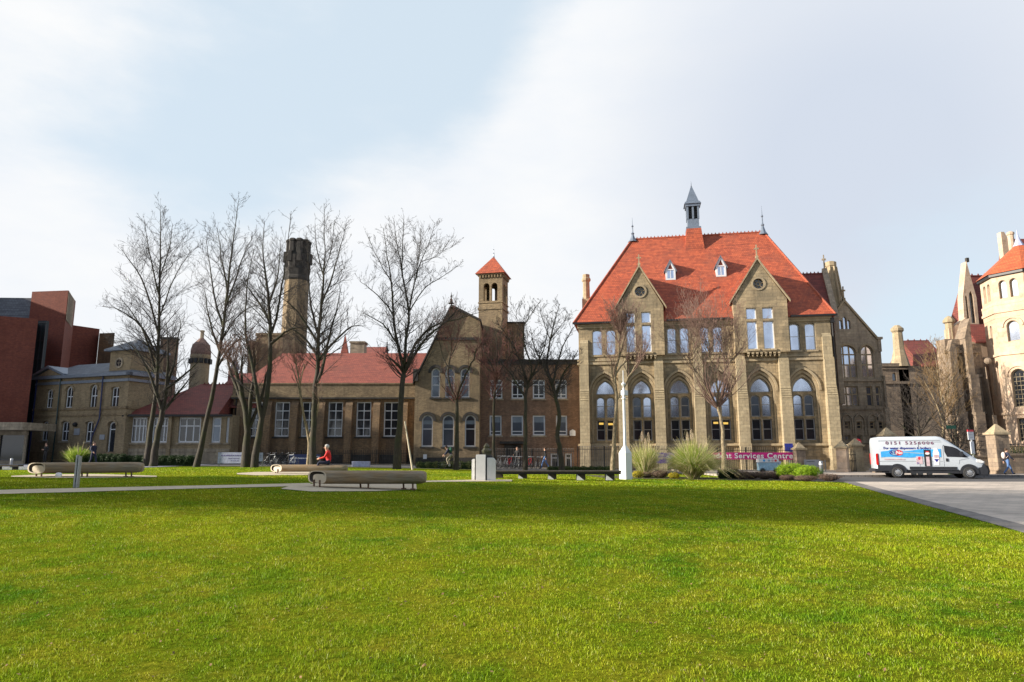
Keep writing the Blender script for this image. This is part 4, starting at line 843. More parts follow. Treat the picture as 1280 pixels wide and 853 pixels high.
# tall gable with lancets behind
D=6
g=lambda x,y:f.q(x,y,D)
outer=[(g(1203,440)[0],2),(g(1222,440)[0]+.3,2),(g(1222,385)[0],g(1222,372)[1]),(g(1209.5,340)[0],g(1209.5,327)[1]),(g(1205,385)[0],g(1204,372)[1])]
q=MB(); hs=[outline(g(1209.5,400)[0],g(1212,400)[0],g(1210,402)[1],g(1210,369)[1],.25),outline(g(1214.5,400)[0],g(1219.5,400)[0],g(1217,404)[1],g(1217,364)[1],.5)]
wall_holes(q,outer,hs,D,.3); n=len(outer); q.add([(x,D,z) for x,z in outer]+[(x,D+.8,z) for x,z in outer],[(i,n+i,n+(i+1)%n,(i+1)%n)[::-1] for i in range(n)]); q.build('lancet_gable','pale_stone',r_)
q=MB()
for h_ in hs: q.add([(x,D+.2,z) for x,z in h_],[tuple(range(len(h_)))])
q.build('lancet_glass','glass_dark',r_)
xa,za=g(1210,329); gable_roof(r_,xa+.2,xa+9,D+.3,D+4,za-5.2,za-.9,'dark_red_tiles',yr=D+1.2,name='rear_roof'); cresting(r_,xa+.3,xa+9,D+1.2,za-.95,'dark_red_tiles',.6)
q=MB(); xf,zf=g(1209.5,325); q.box(xf-.12,xf+.12,D-.05,D+.2,zf-.2,zf+.2); q.build('finial','sooty_stone',r_)
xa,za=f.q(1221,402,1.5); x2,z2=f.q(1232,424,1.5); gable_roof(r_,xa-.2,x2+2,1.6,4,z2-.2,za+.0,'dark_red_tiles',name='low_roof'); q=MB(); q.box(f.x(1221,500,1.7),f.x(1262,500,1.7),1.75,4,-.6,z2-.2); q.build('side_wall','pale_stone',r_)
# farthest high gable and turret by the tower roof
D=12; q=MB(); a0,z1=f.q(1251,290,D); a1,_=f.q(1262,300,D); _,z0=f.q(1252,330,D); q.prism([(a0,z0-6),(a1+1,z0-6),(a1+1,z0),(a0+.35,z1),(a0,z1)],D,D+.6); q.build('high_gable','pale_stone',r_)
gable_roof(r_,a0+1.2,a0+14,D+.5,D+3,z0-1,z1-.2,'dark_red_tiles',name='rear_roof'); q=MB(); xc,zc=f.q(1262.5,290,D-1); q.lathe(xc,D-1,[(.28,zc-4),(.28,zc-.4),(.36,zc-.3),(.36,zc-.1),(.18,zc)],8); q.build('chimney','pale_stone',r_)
# ================================================================= OCTAGONAL TOWER
TY=56.0; t0=P(1305,565,TY); b=empty('octagonal_tower',(t0[0],t0[1],0),0,'sunlit cream stone octagonal tower with bright orange tiled pyramid roof at the right edge','tower')
z=lambda y:P(1270,y,TY-2.0)[2]
Rw=3.0; ph=R(-126.7)
def octp(r,k): a=ph+math.pi/4*k; return (r*math.cos(a),r*math.sin(a))
zt=z(341); levels=dict(low=z(520))
q=MB()
faces=[]
tw=empty('tmp',(0,0,0)); bpy.data.objects.remove(tw)
wins=[]
for k in range(8):
    p0=Vector(octp(Rw,k)); p1=Vector(octp(Rw,k+1)); n_=(p0+p1).normalized(); # outward; left->right as seen from outside = p0->p1 counter-clockwise
    t=(p1-p0); Lk=t.length; t.normalize(); hs=[]
    c=Lk/2
    specs=[]
    # paired arched windows under the eaves, one arched window mid, a long window below, square base light; narrow faces carry slits
    vis=n_.y<.2 or True
    specs+= [(c-.68,c-.12,z(370),z(347),.3,'glass_sky'),(c+.12,c+.68,z(370),z(347),.3,'glass_sky')]
    if k%2==1:
        specs+= [(c-.45,c+.45,z(425),z(399),.42,'glass_sky'),(c-.55,c+.55,z(508),z(460),.52,'glass_dark'),(c-.5,c+.5,z(552),z(522),0,'glass_dark')]
    else:
        specs+= [(c-.2,c+.2,z(425),z(400),.2,'glass_dark'),(c-.55,c-.25,z(492),z(447),.15,'glass_dark'),(c+.25,c+.55,z(500),z(452),.15,'glass_dark')]
    mb=MB(); hs=[outline(s_[0],s_[1],s_[2],s_[3],s_[4]) for s_ in specs]
    wall_holes(mb,[(0,-.6),(Lk,-.6),(Lk,zt),(0,zt)],hs,0,.3)
    tr_=lambda x,y,zz:(p0.x+t.x*x-n_.x*y,p0.y+t.y*x-n_.y*y,zz)
    q.add([tr_(*v) for v in mb.v],mb.f); wins.append((p0.copy(),t.copy(),n_.copy(),specs,hs))
wl=q.build('wall','pale_stone',b)
for p0,t,n_,specs,hs in wins:
    if n_.y>.5: continue
    for sp,h_ in zip(specs,hs):
        fwd=.08; w=sp[1]-sp[0]
        pin=outline(sp[0]+fwd,sp[1]-fwd,sp[2]+fwd,sp[3]-fwd,max(.02,sp[4]-fwd*.4) if sp[4] else 0) if sp[4] else [(sp[0]+fwd,sp[2]+fwd),(sp[1]-fwd,sp[2]+fwd),(sp[1]-fwd,sp[3]-fwd),(sp[0]+fwd,sp[3]-fwd)]
        mb=MB(); ring(mb,h_,pin,.2,.26)
        if sp[5]=='glass_dark' and w>.8:
            for i in range(1,4): mb.box(sp[0]+w*i/4-.012,sp[0]+w*i/4+.012,.225,.25,sp[2]+.05,sp[3]-.35)
            zz=sp[2]+.3
            while zz<sp[3]-.4: mb.box(sp[0]+.06,sp[1]-.06,.228,.252,zz,zz+.03); zz+=.35
        tf=lambda v:(p0.x+t.x*v[0]-n_.x*v[1],p0.y+t.y*v[0]-n_.y*v[1],v[2])
        fo=MB().add([tf(v) for v in mb.v],mb.f).build('window','dressed_stone',b)
        MB().add([tf((a,.245,c_)) for a,c_ in h_],[tuple(range(len(h_)))]).build('pane',sp[5],fo)
        if sp[4]>.35:
            mb=MB(); ring(mb,outline(sp[0],sp[1],sp[3]-sp[4]-.05,sp[3],sp[4],grow=.34),outline(sp[0],sp[1],sp[3]-sp[4]-.05,sp[3],sp[4],grow=.2),-.08,.01,skipfirst=True)
            MB().add([tf(v) for v in mb.v],mb.f).build('hood_mould','pale_stone',fo)
q=MB(); 
for y_,pr in ((376,.1),(386,.14),(440,.12),(516,.12),(556,.25)): q.hprism([octp(Rw+pr,k) for k in range(8)],z(y_)-.1,z(y_)+.1)
q.hprism([octp(Rw+.02,k) for k in range(8)],z(394),z(376)-.1,0,1.02)
q.build('string_course','pale_stone',b)
q=MB(); q.hprism([octp(Rw+.22,k) for k in range(8)],zt-.02,zt+.2); q.build('eaves','black_iron',b)
za=z(294)-1.2; q=MB(); e=[octp(Rw+.32,k) for k in range(8)]; q.add([(x,y,zt+.2) for x,y in e]+[(0,0,za+1.2)],[(k,(k+1)%8,8) for k in range(8)]); q.build('roof','orange_tiles',b)
q=MB(); q.lathe(0,0,[(.42,za+.85),(.2,za+1.35),(.08,za+1.75),(.02,za+2.3)],8); q.build('finial','pale_sign',b)
# ================================================================= PILLARS, WALLS, GATES
def pillar(px,Y,w,h,mat,label,capm='dressed_stone',cap='pyramid',grp=None,rz=0):
    p=GY(px,Y); r=empty('gate_pillar',(p.x,p.y,p.z),rz,label,'pillar',grp); q=MB(); q.box(-w/2-.06,w/2+.06,-w/2-.06,w/2+.06,-.3,.35); q.box(-w/2,w/2,-w/2,w/2,.35,h); bevel(q.build('shaft',mat,r),.02,1)
    q=MB(); q.box(-w/2-.1,w/2+.1,-w/2-.1,w/2+.1,h,h+.14); q.hprism([(-w/2-.02,-w/2-.02),(w/2+.02,-w/2-.02),(w/2+.02,w/2+.02),(-w/2-.02,w/2+.02)],h+.14,h+.14+w*.62,0,.08); q.build('cap',capm,r); return r
pillar(1053.5,51.5,.72,1.85,'pale_stone','brightly sunlit squat stone gate pillar at the corner of the sandstone hall',rz=R(-38))
pillar(1070.5,53,.78,2.0,'dressed_stone','stone gate pillar with pointed cap beside the dark steps, left of the van')
pillar(1111,52,.85,2.75,'dressed_stone','stone pillar whose pointed cap shows above the roof of the white van')
pillar(1249.5,47,.95,2.75,'church_stone','tall sooty stone pillar with worn cap between the van and the walker')
pillar(999.5,54,.72,1.75,'church_stone','dark stone pillar with pale cap at the right end of the pink banner')
# iron gate between pillars and steps
g0=GY(1061.5,52.3); r=empty('iron_gate',(g0.x,g0.y,g0.z),0,'black iron gate with arched top between two stone pillars','gate')
q=MB()
for k in range(9): x=-.48+k*.12; q.tube([(x,0,0),(x,0,1.5+.35*math.cos(x*2.6))],.02,4)
for zz in (.15,.9,1.35): q.box(-.52,.52,-.02,.02,zz,zz+.05)
q.build('bars','black_iron',r)
g0=GY(1090,55); r=empty('stone_steps',(g0.x,g0.y,g0.z),0,'flight of dark stone steps rising behind the rear of the van','steps')
q=MB()
for k in range(10): q.box(-1.3,1.3,k*.34,6,.17*k,.17*(k+1))
q.build('treads','grey_stone',r); q=MB(); q.box(-1.6,-1.3,0,6,0,2.2); q.box(1.3,1.6,0,6,0,2.2); q.build('side_wall','grey_stone',r)
# boundary wall with hedge right of the walker
g0=GY(1254,48.2); r=empty('boundary_wall',(g0.x,g0.y,g0.z),0,'low sooty stone boundary wall with spiked iron railing behind the walker','wall')
q=MB(); q.box(0,12,-.2,.2,-.2,1.35); q.box(-.02,12,-.27,.27,1.35,1.5); q.build('masonry','church_stone',r)
q=MB(); x=.1
while x<12: q.tube([(x,0,1.5),(x,0,2.35)],.018,4); x+=.18
q.box(0,12,-.02,.02,2.1,2.15); q.build('railing','black_iron',r)
g0=GY(1195,50); r=empty('boundary_wall',(g0.x,g0.y,g0.z),0,'dark low wall running behind the front of the van to the sooty pillar','wall')
q=MB(); q.box(-6,2.6,-.2,.2,-.2,1.2); q.box(-6,2.6,-.26,.26,1.2,1.34); q.build('masonry','church_stone',r)
# railings along the sandstone hall
def railing(x0,y0,x1,y1,h,label,step=.14,spikes=True,grp=None):
    d=math.hypot(x1-x0,y1-y0); z0=H((x0+x1)/2,(y0+y1)/2)
    r=empty('iron_railing',(x0,y0,z0),math.atan2(y1-y0,x1-x0),label,'railing',grp); q=MB(); x=0
    while x<d: q.tube([(x,0,0),(x,0,h)],.016,4); q.lathe(x,0,[(.03,h),(.003,h+.1)],4); x+=step
    q.build('bars','black_iron',r); q=MB(); q.box(0,d,-.018,.018,h-.22,h-.18); q.box(0,d,-.018,.018,.12,.16); q.build('rail','black_iron',r)
    x=0
    while x<=d: q=MB(); q.box(x-.035,x+.035,-.035,.035,0,h+.06); q.build('post','black_iron',r); x+=2.2
    q=MB(); q.box(-.1,d+.1,-.15,.15,-.4,.02); q.build('kerb','grey_stone',r); return r
a=GY(722,57.5); c_=GY(860,56.6); railing(a.x,a.y,c_.x,c_.y,1.95,'black spiked iron railing along the left half of the sandstone hall')
c2=GY(862,56.6); d_=GY(992,54.6); RL=railing(c2.x,c2.y,d_.x,d_.y,1.9,'black spiked iron railing that carries the pink banner')
a=GY(602,60.5); c_=GY(718,59.8); railing(a.x,a.y,c_.x,c_.y,1.6,'black iron railing in front of the three storey brick building')
a=GY(345,61); c_=GY(515,61); railing(a.x,a.y,c_.x,c_.y,1.15,'low black iron railing at the foot of the long hall',.16)
# banners
bd=(d_-c2).normalized()
def on_rail(px,off=.06):
    # point on the railing line at pixel column
    u=(px-640)/F; r=ray(px,570); k=((c2.x)*(-bd.y)+(c2.y)*bd.x)/(r[0]*(-bd.y)+r[1]*bd.x); return Vector((r[0]*k,r[1]*k,0)),EYE
p0,_=on_rail(878);p1,_=on_rail(992)
zt=P(935,565.8,p0.y*.5+p1.y*.5)[2]; zb=P(935,574.6,p0.y*.5+p1.y*.5)[2]; Lb=(p1-p0).length
r=empty('pink_banner',(p0.x,p0.y-.1,0),math.atan2(p1.y-p0.y,p1.x-p0.x),'long magenta banner lettered Student Services Centre, tied to the railing','banner')
q=MB(); nseg=24
for i in range(nseg+1):
    x=Lb*i/nseg; w=.02*math.sin(i*1.3); q.v+=[(x,w,zb),(x,w,zt),(x,w+.012,zb),(x,w+.012,zt)]
for i in range(nseg): k=i*4; q.f+=[(k,k+4,k+5,k+1),(k+2,k+3,k+7,k+6),(k+1,k+5,k+7,k+3),(k,k+2,k+6,k+4)]; q.m+=[0]*4
q.f+=[(0,1,3,2),(nseg*4,nseg*4+2,nseg*4+3,nseg*4+1)]; q.m+=[0,0]; q.build('fabric','pink_banner',r)
tx=text_mesh('Student Services Centre',(zt-zb)*1.02,'lettering','white_vinyl',r,(Lb/2+.02,-.045,(zt+zb)/2),bold=.012,space=1.12)
tx.scale[0]=min(2,(Lb-.25)/max(.1,tx.dimensions.x))
g0=P(835,565,55.5); zt=P(835,566,55.5)[2]; zb=P(835,579.5,55.5)[2]; r=empty('purple_banner',(g0[0],g0[1],0),0,'purple banner reading 30K between the two clumps of pampas grass','banner')
q=MB(); q.box(-1.0,1.0,0,.015,zb,zt); q.build('fabric','purple_banner',r); q=MB(); q.box(-.98,-.35,-.012,-.002,zt-.28,zt-.1); q.box(-.98,-.42,-.012,-.002,zt-.52,zt-.4); q.build('stripe','pink_grey_vinyl',r)
text_mesh('30K',.62,'lettering','white_vinyl',r,(.35,-.02,(zt+zb)/2-.08),bold=.02)
q=MB(); q.box(-.9,-.86,.02,.06,-.2,zt); q.box(.86,.9,.02,.06,-.2,zt); q.build('post','black_iron',r)
# blue notice on the hall corner buttress
s0,z0=mf.q(986,560,-1.2)
r=empty('blue_notice',(mf.a.x+mf.t[0]*s0+mf.n[0]*-1.2,mf.a.y+mf.t[1]*s0+mf.n[1]*-1.2,0),mf.rz,'square blue notice board standing above the right end of the pink banner','sign')
q=MB(); q.box(-.33,.33,-.03,0,z0-.3,z0+.36); q.build('panel','navy_vinyl',r); q=MB(); q.box(-.03,.03,0,.05,0,z0); q.build('post','galvanised',r)

# ================================================================= BEHIND THE CAMERA (seen only mirrored in the windows)
r=empty('red_brick_terrace',(-40,-72,0),0,'long red brick terrace standing behind the lawn, facing the gothic hall','building')
q=MB(); q.box(0,110,-9,0,-.5,10.5); q.build('wall','modern_brick',r); gable_roof(r,-.4,110.4,-9.4,.4,10.5,14.5,'slate')
for i in range(22):
    for zz in (1.2,4.6,7.8): q=MB(); q.box(1.6+i*5,3.2+i*5,.0,.05,zz,zz+2.1); q.box(1.5+i*5,3.3+i*5,.0,.03,zz-.1,zz+2.2,1); q.build('window',['glass_dark','white_paint'],r)
# ================================================================= TREES
def tubes_np(polys,n):
    """polys: list of (pts list, radii list) -> verts, quads"""
    V=[];Q=[];base=0
    for pts,rs in polys:
        p=np.array(pts); k=len(p); d=np.gradient(p,axis=0); d/=np.linalg.norm(d,axis=1)[:,None]+1e-9
        ref=np.array([.31,.87,.2]); u=np.cross(d,ref); u/=np.linalg.norm(u,axis=1)[:,None]+1e-9; w=np.cross(d,u)
        a=np.arange(n)*2*np.pi/n; r=np.array(rs)[:,None,None]
        v=p[:,None,:]+(u[:,None,:]*np.cos(a)[None,:,None]+w[:,None,:]*np.sin(a)[None,:,None])*r
        V.append(v.reshape(-1,3))
        i=np.arange(k-1)[:,None]*n; j=np.arange(n)[None,:]; j2=(j+1)%n
        Q.append(np.stack([i+j,i+j2,i+n+j2,i+n+j],-1).reshape(-1,4)+base); base+=k*n
    return np.concatenate(V),np.concatenate(Q)
def interp(pts,rs,t):
    k=t*(len(pts)-1); i=min(int(k),len(pts)-2); f=k-i
    return pts[i]*(1-f)+pts[i+1]*f, rs[i]*(1-f)+rs[i+1]*f, (pts[i+1]-pts[i])/(np.linalg.norm(pts[i+1]-pts[i])+1e-9)
def smooth_poly(pts,rs,rng,wig):
    # Catmull-style densify with slight irregularity
    out=[];ro=[]
    n=len(pts)
    for i in range(n-1):
        p0=pts[max(i-1,0)];p1=pts[i];p2=pts[i+1];p3=pts[min(i+2,n-1)]
        for k in range(3):
            t=k/3; q=.5*((2*p1)+(-p0+p2)*t+(2*p0-5*p1+4*p2-p3)*t*t+(-p0+3*p1-3*p2+p3)*t**3)
            out.append(q+rng.normal(0,wig,3)*(0 if i==0 and k==0 else 1)); ro.append(rs[i]*(1-t)+rs[i+1]*t)
    out.append(pts[-1]); ro.append(rs[-1]); return out,ro
def limb(rng,p,d,L,r,up,n=5,wig=.12):
    pts=[p];rs=[r]; d=d/np.linalg.norm(d); s=L/n
    for i in range(n):
        d=d+np.array([0,0,up/n])+rng.normal(0,wig,3); d/=np.linalg.norm(d); p=p+d*s; pts.append(p); rs.append(max(.006,r*(1-.82*(i+1)/n)))
    return pts,rs
def tree(label,Y,stems,r0,seed,twig='twig',bark='bark',dens=1.0,bl=3.2,t0=.3,up=.5,spread=.9,tw=(7,4),yoff=1.2,cat='tree',group='bare winter trees on and around the lawn',pollard=False,tipr=.008,name='bare_tree',tipscale=.25,rmin=.014,trunk_px=None):
    """stems: list of pixel poly-lines (traced limb directions) turned into 3-D limbs at distance Y with their own depth drift"""
    rng=np.random.default_rng(seed)
    base=stems[0][0]; g=GY(base[0],Y); ox,oy,oz=P(base[0],base[1],Y)
    root=empty(name,(g.x,g.y,g.z),0,label,cat,group)
    thick=[];fine=[];mid=[]
    dpt={}
    for si,st in enumerate(stems):
        pts=[]
        for k,(x,y) in enumerate(st):
            if (x,y) in dpt: dd=dpt[(x,y)]
            else:
                drift=0 if (si==0) else rng.uniform(-1,1)*yoff*.35
                prev=pts[-1][1]-Y if pts else 0
                dd=prev+drift if k else (0 if si==0 else dpt.get((x,y),0)); dpt[(x,y)]=dd
            q=np.array(P(x,y,Y+dd)); pts.append(q)
        if si==0: pts[0][2]=g.z-.15
        pts=[p-np.array([g.x,g.y,g.z]) for p in pts]
        n=len(pts)
        if si==0: ra=r0
        else:
            ra=r0*.55
            # radius of the parent where this limb leaves it
            best=1e9
            for P_,R_ in thick:
                for a,b_ in zip(P_,R_):
                    dd_=np.linalg.norm(a-pts[0])
                    if dd_<best: best=dd_; ra=b_*.8
        fork=any(k2!=si and o2[0]==st[-1] for k2,o2 in enumerate(stems))
        zs=np.linspace(0,1,n); end=ra*.66 if fork else tipr*1.6 if not pollard else ra*.38
        rs=[ra+(end-ra)*z_ if fork else max(end,ra*(1-z_)**.85 if not pollard else ra*(1-.62*z_)) for z_ in zs]
        if si==0: rs[0]*=1.35
        pp,rr=smooth_poly(pts,rs,rng,.02)
        thick.append((pp,rr))
    H_=max(p[-1][2] for p,_ in thick)
    for si,(pp,rr) in enumerate(thick):
        L=sum(np.linalg.norm(pp[i+1]-pp[i]) for i in range(len(pp)-1))
        nb=int(L*3.4*dens)
        ts=t0 if si==0 else .08
        for k in range(nb):
            t=ts+(1-ts)*((k+rng.random())/nb)
            if pollard: t=min(1,ts+(1-ts)*rng.beta(3.5,1.0))
            p,r,d=interp(pp,rr,t); az=rng.uniform(0,2*np.pi)
            o=np.array([math.cos(az),math.sin(az)*.85,rng.uniform(-.05,.35)]); dd=d*rng.uniform(.35,.8)+o*spread
            l=bl*(1-.75*(t-ts)/(1-ts))*rng.uniform(.55,1.25)
            if pollard: l=bl*rng.uniform(.5,1.1)
            br=min(max(r*.4,rmin*.8),.042*(l/3.2)+.007)
            b=limb(rng,p,dd,l,br,up,6,.10); mid.append(b)
            n2=max(2,int(tw[0]*l/bl*rng.uniform(.7,1.2)))
            for m in range(n2):
                t2=.2+.8*(m+rng.random())/n2; p2,r2,d2=interp(b[0],b[1],t2); o=rng.normal(0,1,3); o-=d2*o.dot(d2); o/=np.linalg.norm(o)+1e-9
                l2=l*.42*(1.15-t2*.6)*rng.uniform(.6,1.3); c=limb(rng,p2,d2*.9+o*.75+np.array([0,0,.15]),l2,max(tipr*1.15,r2*.6),up*.6,4,.12); fine.append(c)
                for q_ in range(int(tw[1]*rng.uniform(.5,1.3))):
                    t3=.2+.8*rng.random(); p3,r3,d3=interp(c[0],c[1],t3); o=rng.normal(0,1,3); l3=l2*.5*rng.uniform(.6,1.3)
                    fine.append(limb(rng,p3,d3+o*.6,l3,tipr,.2,2,.12))
    fine=[(p,[max(x,tipr*.6) for x in r]) for p,r in fine]
    v,f=tubes_np(thick,9); arr('trunk',v,f,bark,root,True)
    v1,f1=tubes_np(mid,4); v2,f2=tubes_np(fine,3)
    arr('crown',np.concatenate([v1,v2]),np.concatenate([f1,f2+len(v1)]),twig,root,True)
    return root
GR='bare winter trees in the row before the buildings'
tree('tallest bare tree with straight leader and arching boughs before the turret house',50,[[(183,584),(188,540),(196,480),(198.5,430),(199,370),(201,310),(200,258)],[(196,470),(185,430),(170,398),(150,372)],[(197,450),(178,410),(150,388),(128,383)],[(198.5,420),(182,360),(165,330),(152,312)],[(198.5,400),(212,360),(228,330),(240,312)],[(199,370),(190,330),(184,300),(180,275)],[(199,350),(212,310),(216,280)],[(196.5,470),(180,450),(158,428),(138,430)]],0.205,11,bl=3.3,t0=.4,group=GR,dens=1.1,spread=.85,tw=(9,4))
tree('stocky forked bare tree standing tight against the right of the tallest left tree',49,[[(191,584),(196,550),(203,515),(208,485)],[(208,485),(217,455),(222,425),(226,400)],[(208,485),(232,468),(252,448)],[(203,515),(192,480),(180,452),(166,430)],[(208,485),(210,440),(208,405)],[(203,515),(228,485),(240,470)]],0.228,12,bl=2.1,t0=.6,group=GR,dens=1.1)
tree('bare tree whose single trunk leans right in front of the red roofed wing',48,[[(245,586),(254,545),(264,500),(272,455),(279,410),(284,365),(288,325),(294,285),(299,248)],[(275,440),(262,400),(255,360)],[(279,410),(268,370),(262,330),(258,300)],[(282,385),(296,345),(306,315),(316,298)],[(276,430),(293,400),(312,385),(330,382)],[(284,365),(277,320),(272,285)],[(271,460),(292,430),(314,420)]],0.190,13,bl=3.2,t0=.38,group=GR,dens=1.1,spread=.85,tw=(9,4))
tree('tall bare tree of two slender leaders rising left of the crowned tower',46,[[(318,588),(327,524),(336,482),(338,418),(336,381),(332,344),(329,319),(331,276)],[(338,418),(345,400),(353,356),(358,319),(364,264)],[(327,524),(318,470),(309,430),(307,408),(309,356),(318,312)],[(336,381),(348,340),(350,300)],[(338,430),(366,410),(385,412)],[(336,400),(318,370),(303,352)]],0.205,14,bl=3.0,t0=.4,group=GR,dens=1.0,tw=(9,4))
tree('pollarded bare tree with knuckled stubs at the foot of the two-leader tree',46.5,[[(307,586),(309,540),(305,505),(298,475),(291,452)],[(309,540),(313,500),(318,465),(317,435)],[(305,505),(290,470),(284,447)],[(309,540),(324,505),(333,470),(340,448)],[(305,505),(302,470),(303,446)]],0.258,15,bl=1.7,t0=.6,group=GR,pollard=True,dens=1.4,up=1.0,twig='twig_pink',spread=.6)
tree('tall bare tree with many upright limbs right of the crowned tower',46,[[(391,586),(391,554),(393,515),(394,482),(397,460),(398,418),(402,381),(404,344),(406,314),(405,254)],[(394,482),(405,455),(412,420),(420,390),(426,360)],[(402,381),(416,345),(425,310),(433,280)],[(398,418),(389,385),(386,350),(384,300)],[(397,445),(378,420),(362,412)],[(398,430),(372,390),(352,372)],[(397,450),(420,425),(440,408),(458,408)],[(404,344),(396,310),(394,280)],[(404,344),(414,310),(418,275)]],0.228,16,bl=2.9,t0=.42,group=GR,dens=1.0,tw=(9,4))
tree('slim lopped bare stem leaning left against the many-limbed tree',46.3,[[(386,584),(387,554),(383,535),(378,510),(375,482),(369,450)],[(375,482),(381,455)],[(387,548),(396,520),(398,498)],[(378,510),(372,480),(364,455)]],0.122,17,bl=1.5,t0=.6,group=GR,pollard=True,dens=1.0,up=.9,twig='twig_pink',spread=.6,bark='pale_bark')
tree('wide vase shaped bare tree forking low in front of the gabled house roof',47,[[(496,588),(499,530),(502.6,482),(505,465)],[(505,465),(497,430),(492,395),(490,355),(484,320),(479,285)],[(505,465),(507,425),(511,391),(503,344),(503,309),(505,270)],[(511,391),(518,355),(526,327),(538,300),(543,278)],[(505,465),(520,430),(542,407),(571,400),(602,390)],[(505,465),(530,425),(560,400),(575,380)],[(492,395),(478,375),(462,360),(450,352)],[(490,355),(473,325),(462,300)],[(511,391),(532,360),(555,345),(572,332)],[(503,344),(497,310),(492,275)],[(518,355),(524,320),(526,285)],[(497,430),(478,405),(455,392)],[(505,465),(490,450),(483,443)],[(526,327),(548,320),(562,300)]],0.228,18,bl=2.7,t0=.75,group=GR,dens=1.15,tw=(9,4))
tree('pollarded bare tree with Y shaped fork before the gabled house',49,[[(570,590),(571,540),(571,500)],[(571,500),(563,482),(560,462),(564,438),(563,418)],[(571,500),(577,480),(585,463),(592,450),(596,435)],[(560,462),(552,440),(548,422)],[(564,445),(572,425),(574,405)]],0.167,19,bl=2.2,t0=.85,group=GR,pollard=True,dens=1.2,up=.6,twig='twig_red',bark='bark',spread=.8)
tree('reddish twiggy bare tree between the gabled house and the brick building',52,[[(618,590),(617,540),(618,495),(620,470)],[(620,470),(608,445),(598,420)],[(620,470),(622,440),(618,410)],[(620,470),(636,448),(645,425)],[(620,470),(603,455),(590,440)]],0.122,20,bl=2.8,t0=.6,group=GR,dens=1.5,up=.5,twig='twig_red',spread=.9,tipr=.014)
tree('bare tree with straight sunlit trunk behind the middle of the long bench',49,[[(656,590),(657,540),(657,497),(660,480)],[(660,480),(652,458),(645,440),(638,418)],[(660,480),(665,460),(656,435),(655,410),(665,391),(676,376)],[(657,497),(645,478),(635,463),(624,450)],[(660,480),(672,455),(682,430),(686,400)],[(645,440),(634,420),(622,405)],[(656,420),(645,395),(650,380)]],0.152,21,bl=2.0,t0=.8,group=GR,dens=1.4,twig='twig',up=.5,tipr=.012)
tree('bare tree with crooked sunlit trunk and round crown left of the sandstone hall',49,[[(703,590),(700,565),(697,545),(699,524),(695,499),(690,480)],[(690,480),(684,455),(688,425),(695,395),(700,380)],[(690,480),(678,455),(668,435),(664,415)],[(695,499),(703,470),(715,452),(722,438)],[(690,480),(698,450),(706,428),(716,410)],[(688,425),(678,400),(676,385)],[(688,425),(703,405),(712,392)]],0.182,22,bl=1.9,t0=.8,group=GR,dens=1.5,up=.4,tipr=.012)
tree('slender pollarded tree with forked pale limbs directly behind the white obelisk',48,[[(766,588),(767.6,545),(771,500),(769,470),(774,440),(776,413)],[(771,500),(781,482),(789,466),(802,446)],[(769.5,470),(776,458),(783,452)],[(771,455),(778,435),(783,415)],[(802,446),(797,432)],[(771,500),(766,470),(762,445)]],0.144,23,bl=2.4,t0=.8,group=GR,pollard=True,dens=1.9,up=1.1,twig='twig_pink',bark='pale_bark',spread=.55)
tree('pollarded tree with pale trunk and rosy fan of twigs right of the large pampas grass',48,[[(905,590),(904,550),(902,528),(897,508)],[(897,508),(885,490),(875,472),(866,458),(860,446)],[(897,508),(896,480),(888,450),(884,428)],[(897,508),(901,480),(908,460),(920,444)],[(896,480),(899,450),(903,425)],[(875,472),(872,450),(870,430)],[(888,450),(878,430),(872,412)]],0.152,24,bl=3.7,t0=.85,group=GR,pollard=True,dens=2.3,up=1.0,twig='twig_pink',bark='pale_bark',spread=.75,tw=(6,4))
GB='bare trees behind the white van'
tree('golden twigged birch like tree in the sun behind the cab of the white van',54.5,[[(1176,592),(1178,560),(1180,520),(1174,480),(1170,450),(1165,428)],[(1180,520),(1186,480),(1184,445)],[(1174,480),(1160,460),(1150,445)],[(1180,530),(1168,500),(1156,478)],[(1178,500),(1192,470),(1194,450)]],0.122,31,bl=3.2,t0=.3,group=GB,dens=1.35,twig='twig_gold',bark='pale_bark',up=.8,tipr=.010)
tree('dark bare tree behind the roof of the white van',56,[[(1150,592),(1149,560),(1148,530),(1146,505),(1147,480)],[(1148,530),(1135,505),(1122,488)],[(1146,505),(1160,485),(1168,470)],[(1149,545),(1165,520),(1180,505)],[(1149,550),(1130,535),(1118,520)]],0.152,32,bl=2.8,t0=.3,group=GB,dens=1.8,twig='twig',up=.4,tipr=.012)
tree('small dark tangled bare tree close to the sooty porch behind the van bonnet',54,[[(1196,592),(1195,560),(1193,530)],[(1195,560),(1184,535),(1178,518)],[(1193,530),(1198,510),(1194,492)],[(1195,570),(1205,548),(1206,530)]],0.091,33,bl=2.2,t0=.3,group=GB,dens=2.2,twig='twig',up=.4,tipr=.014)
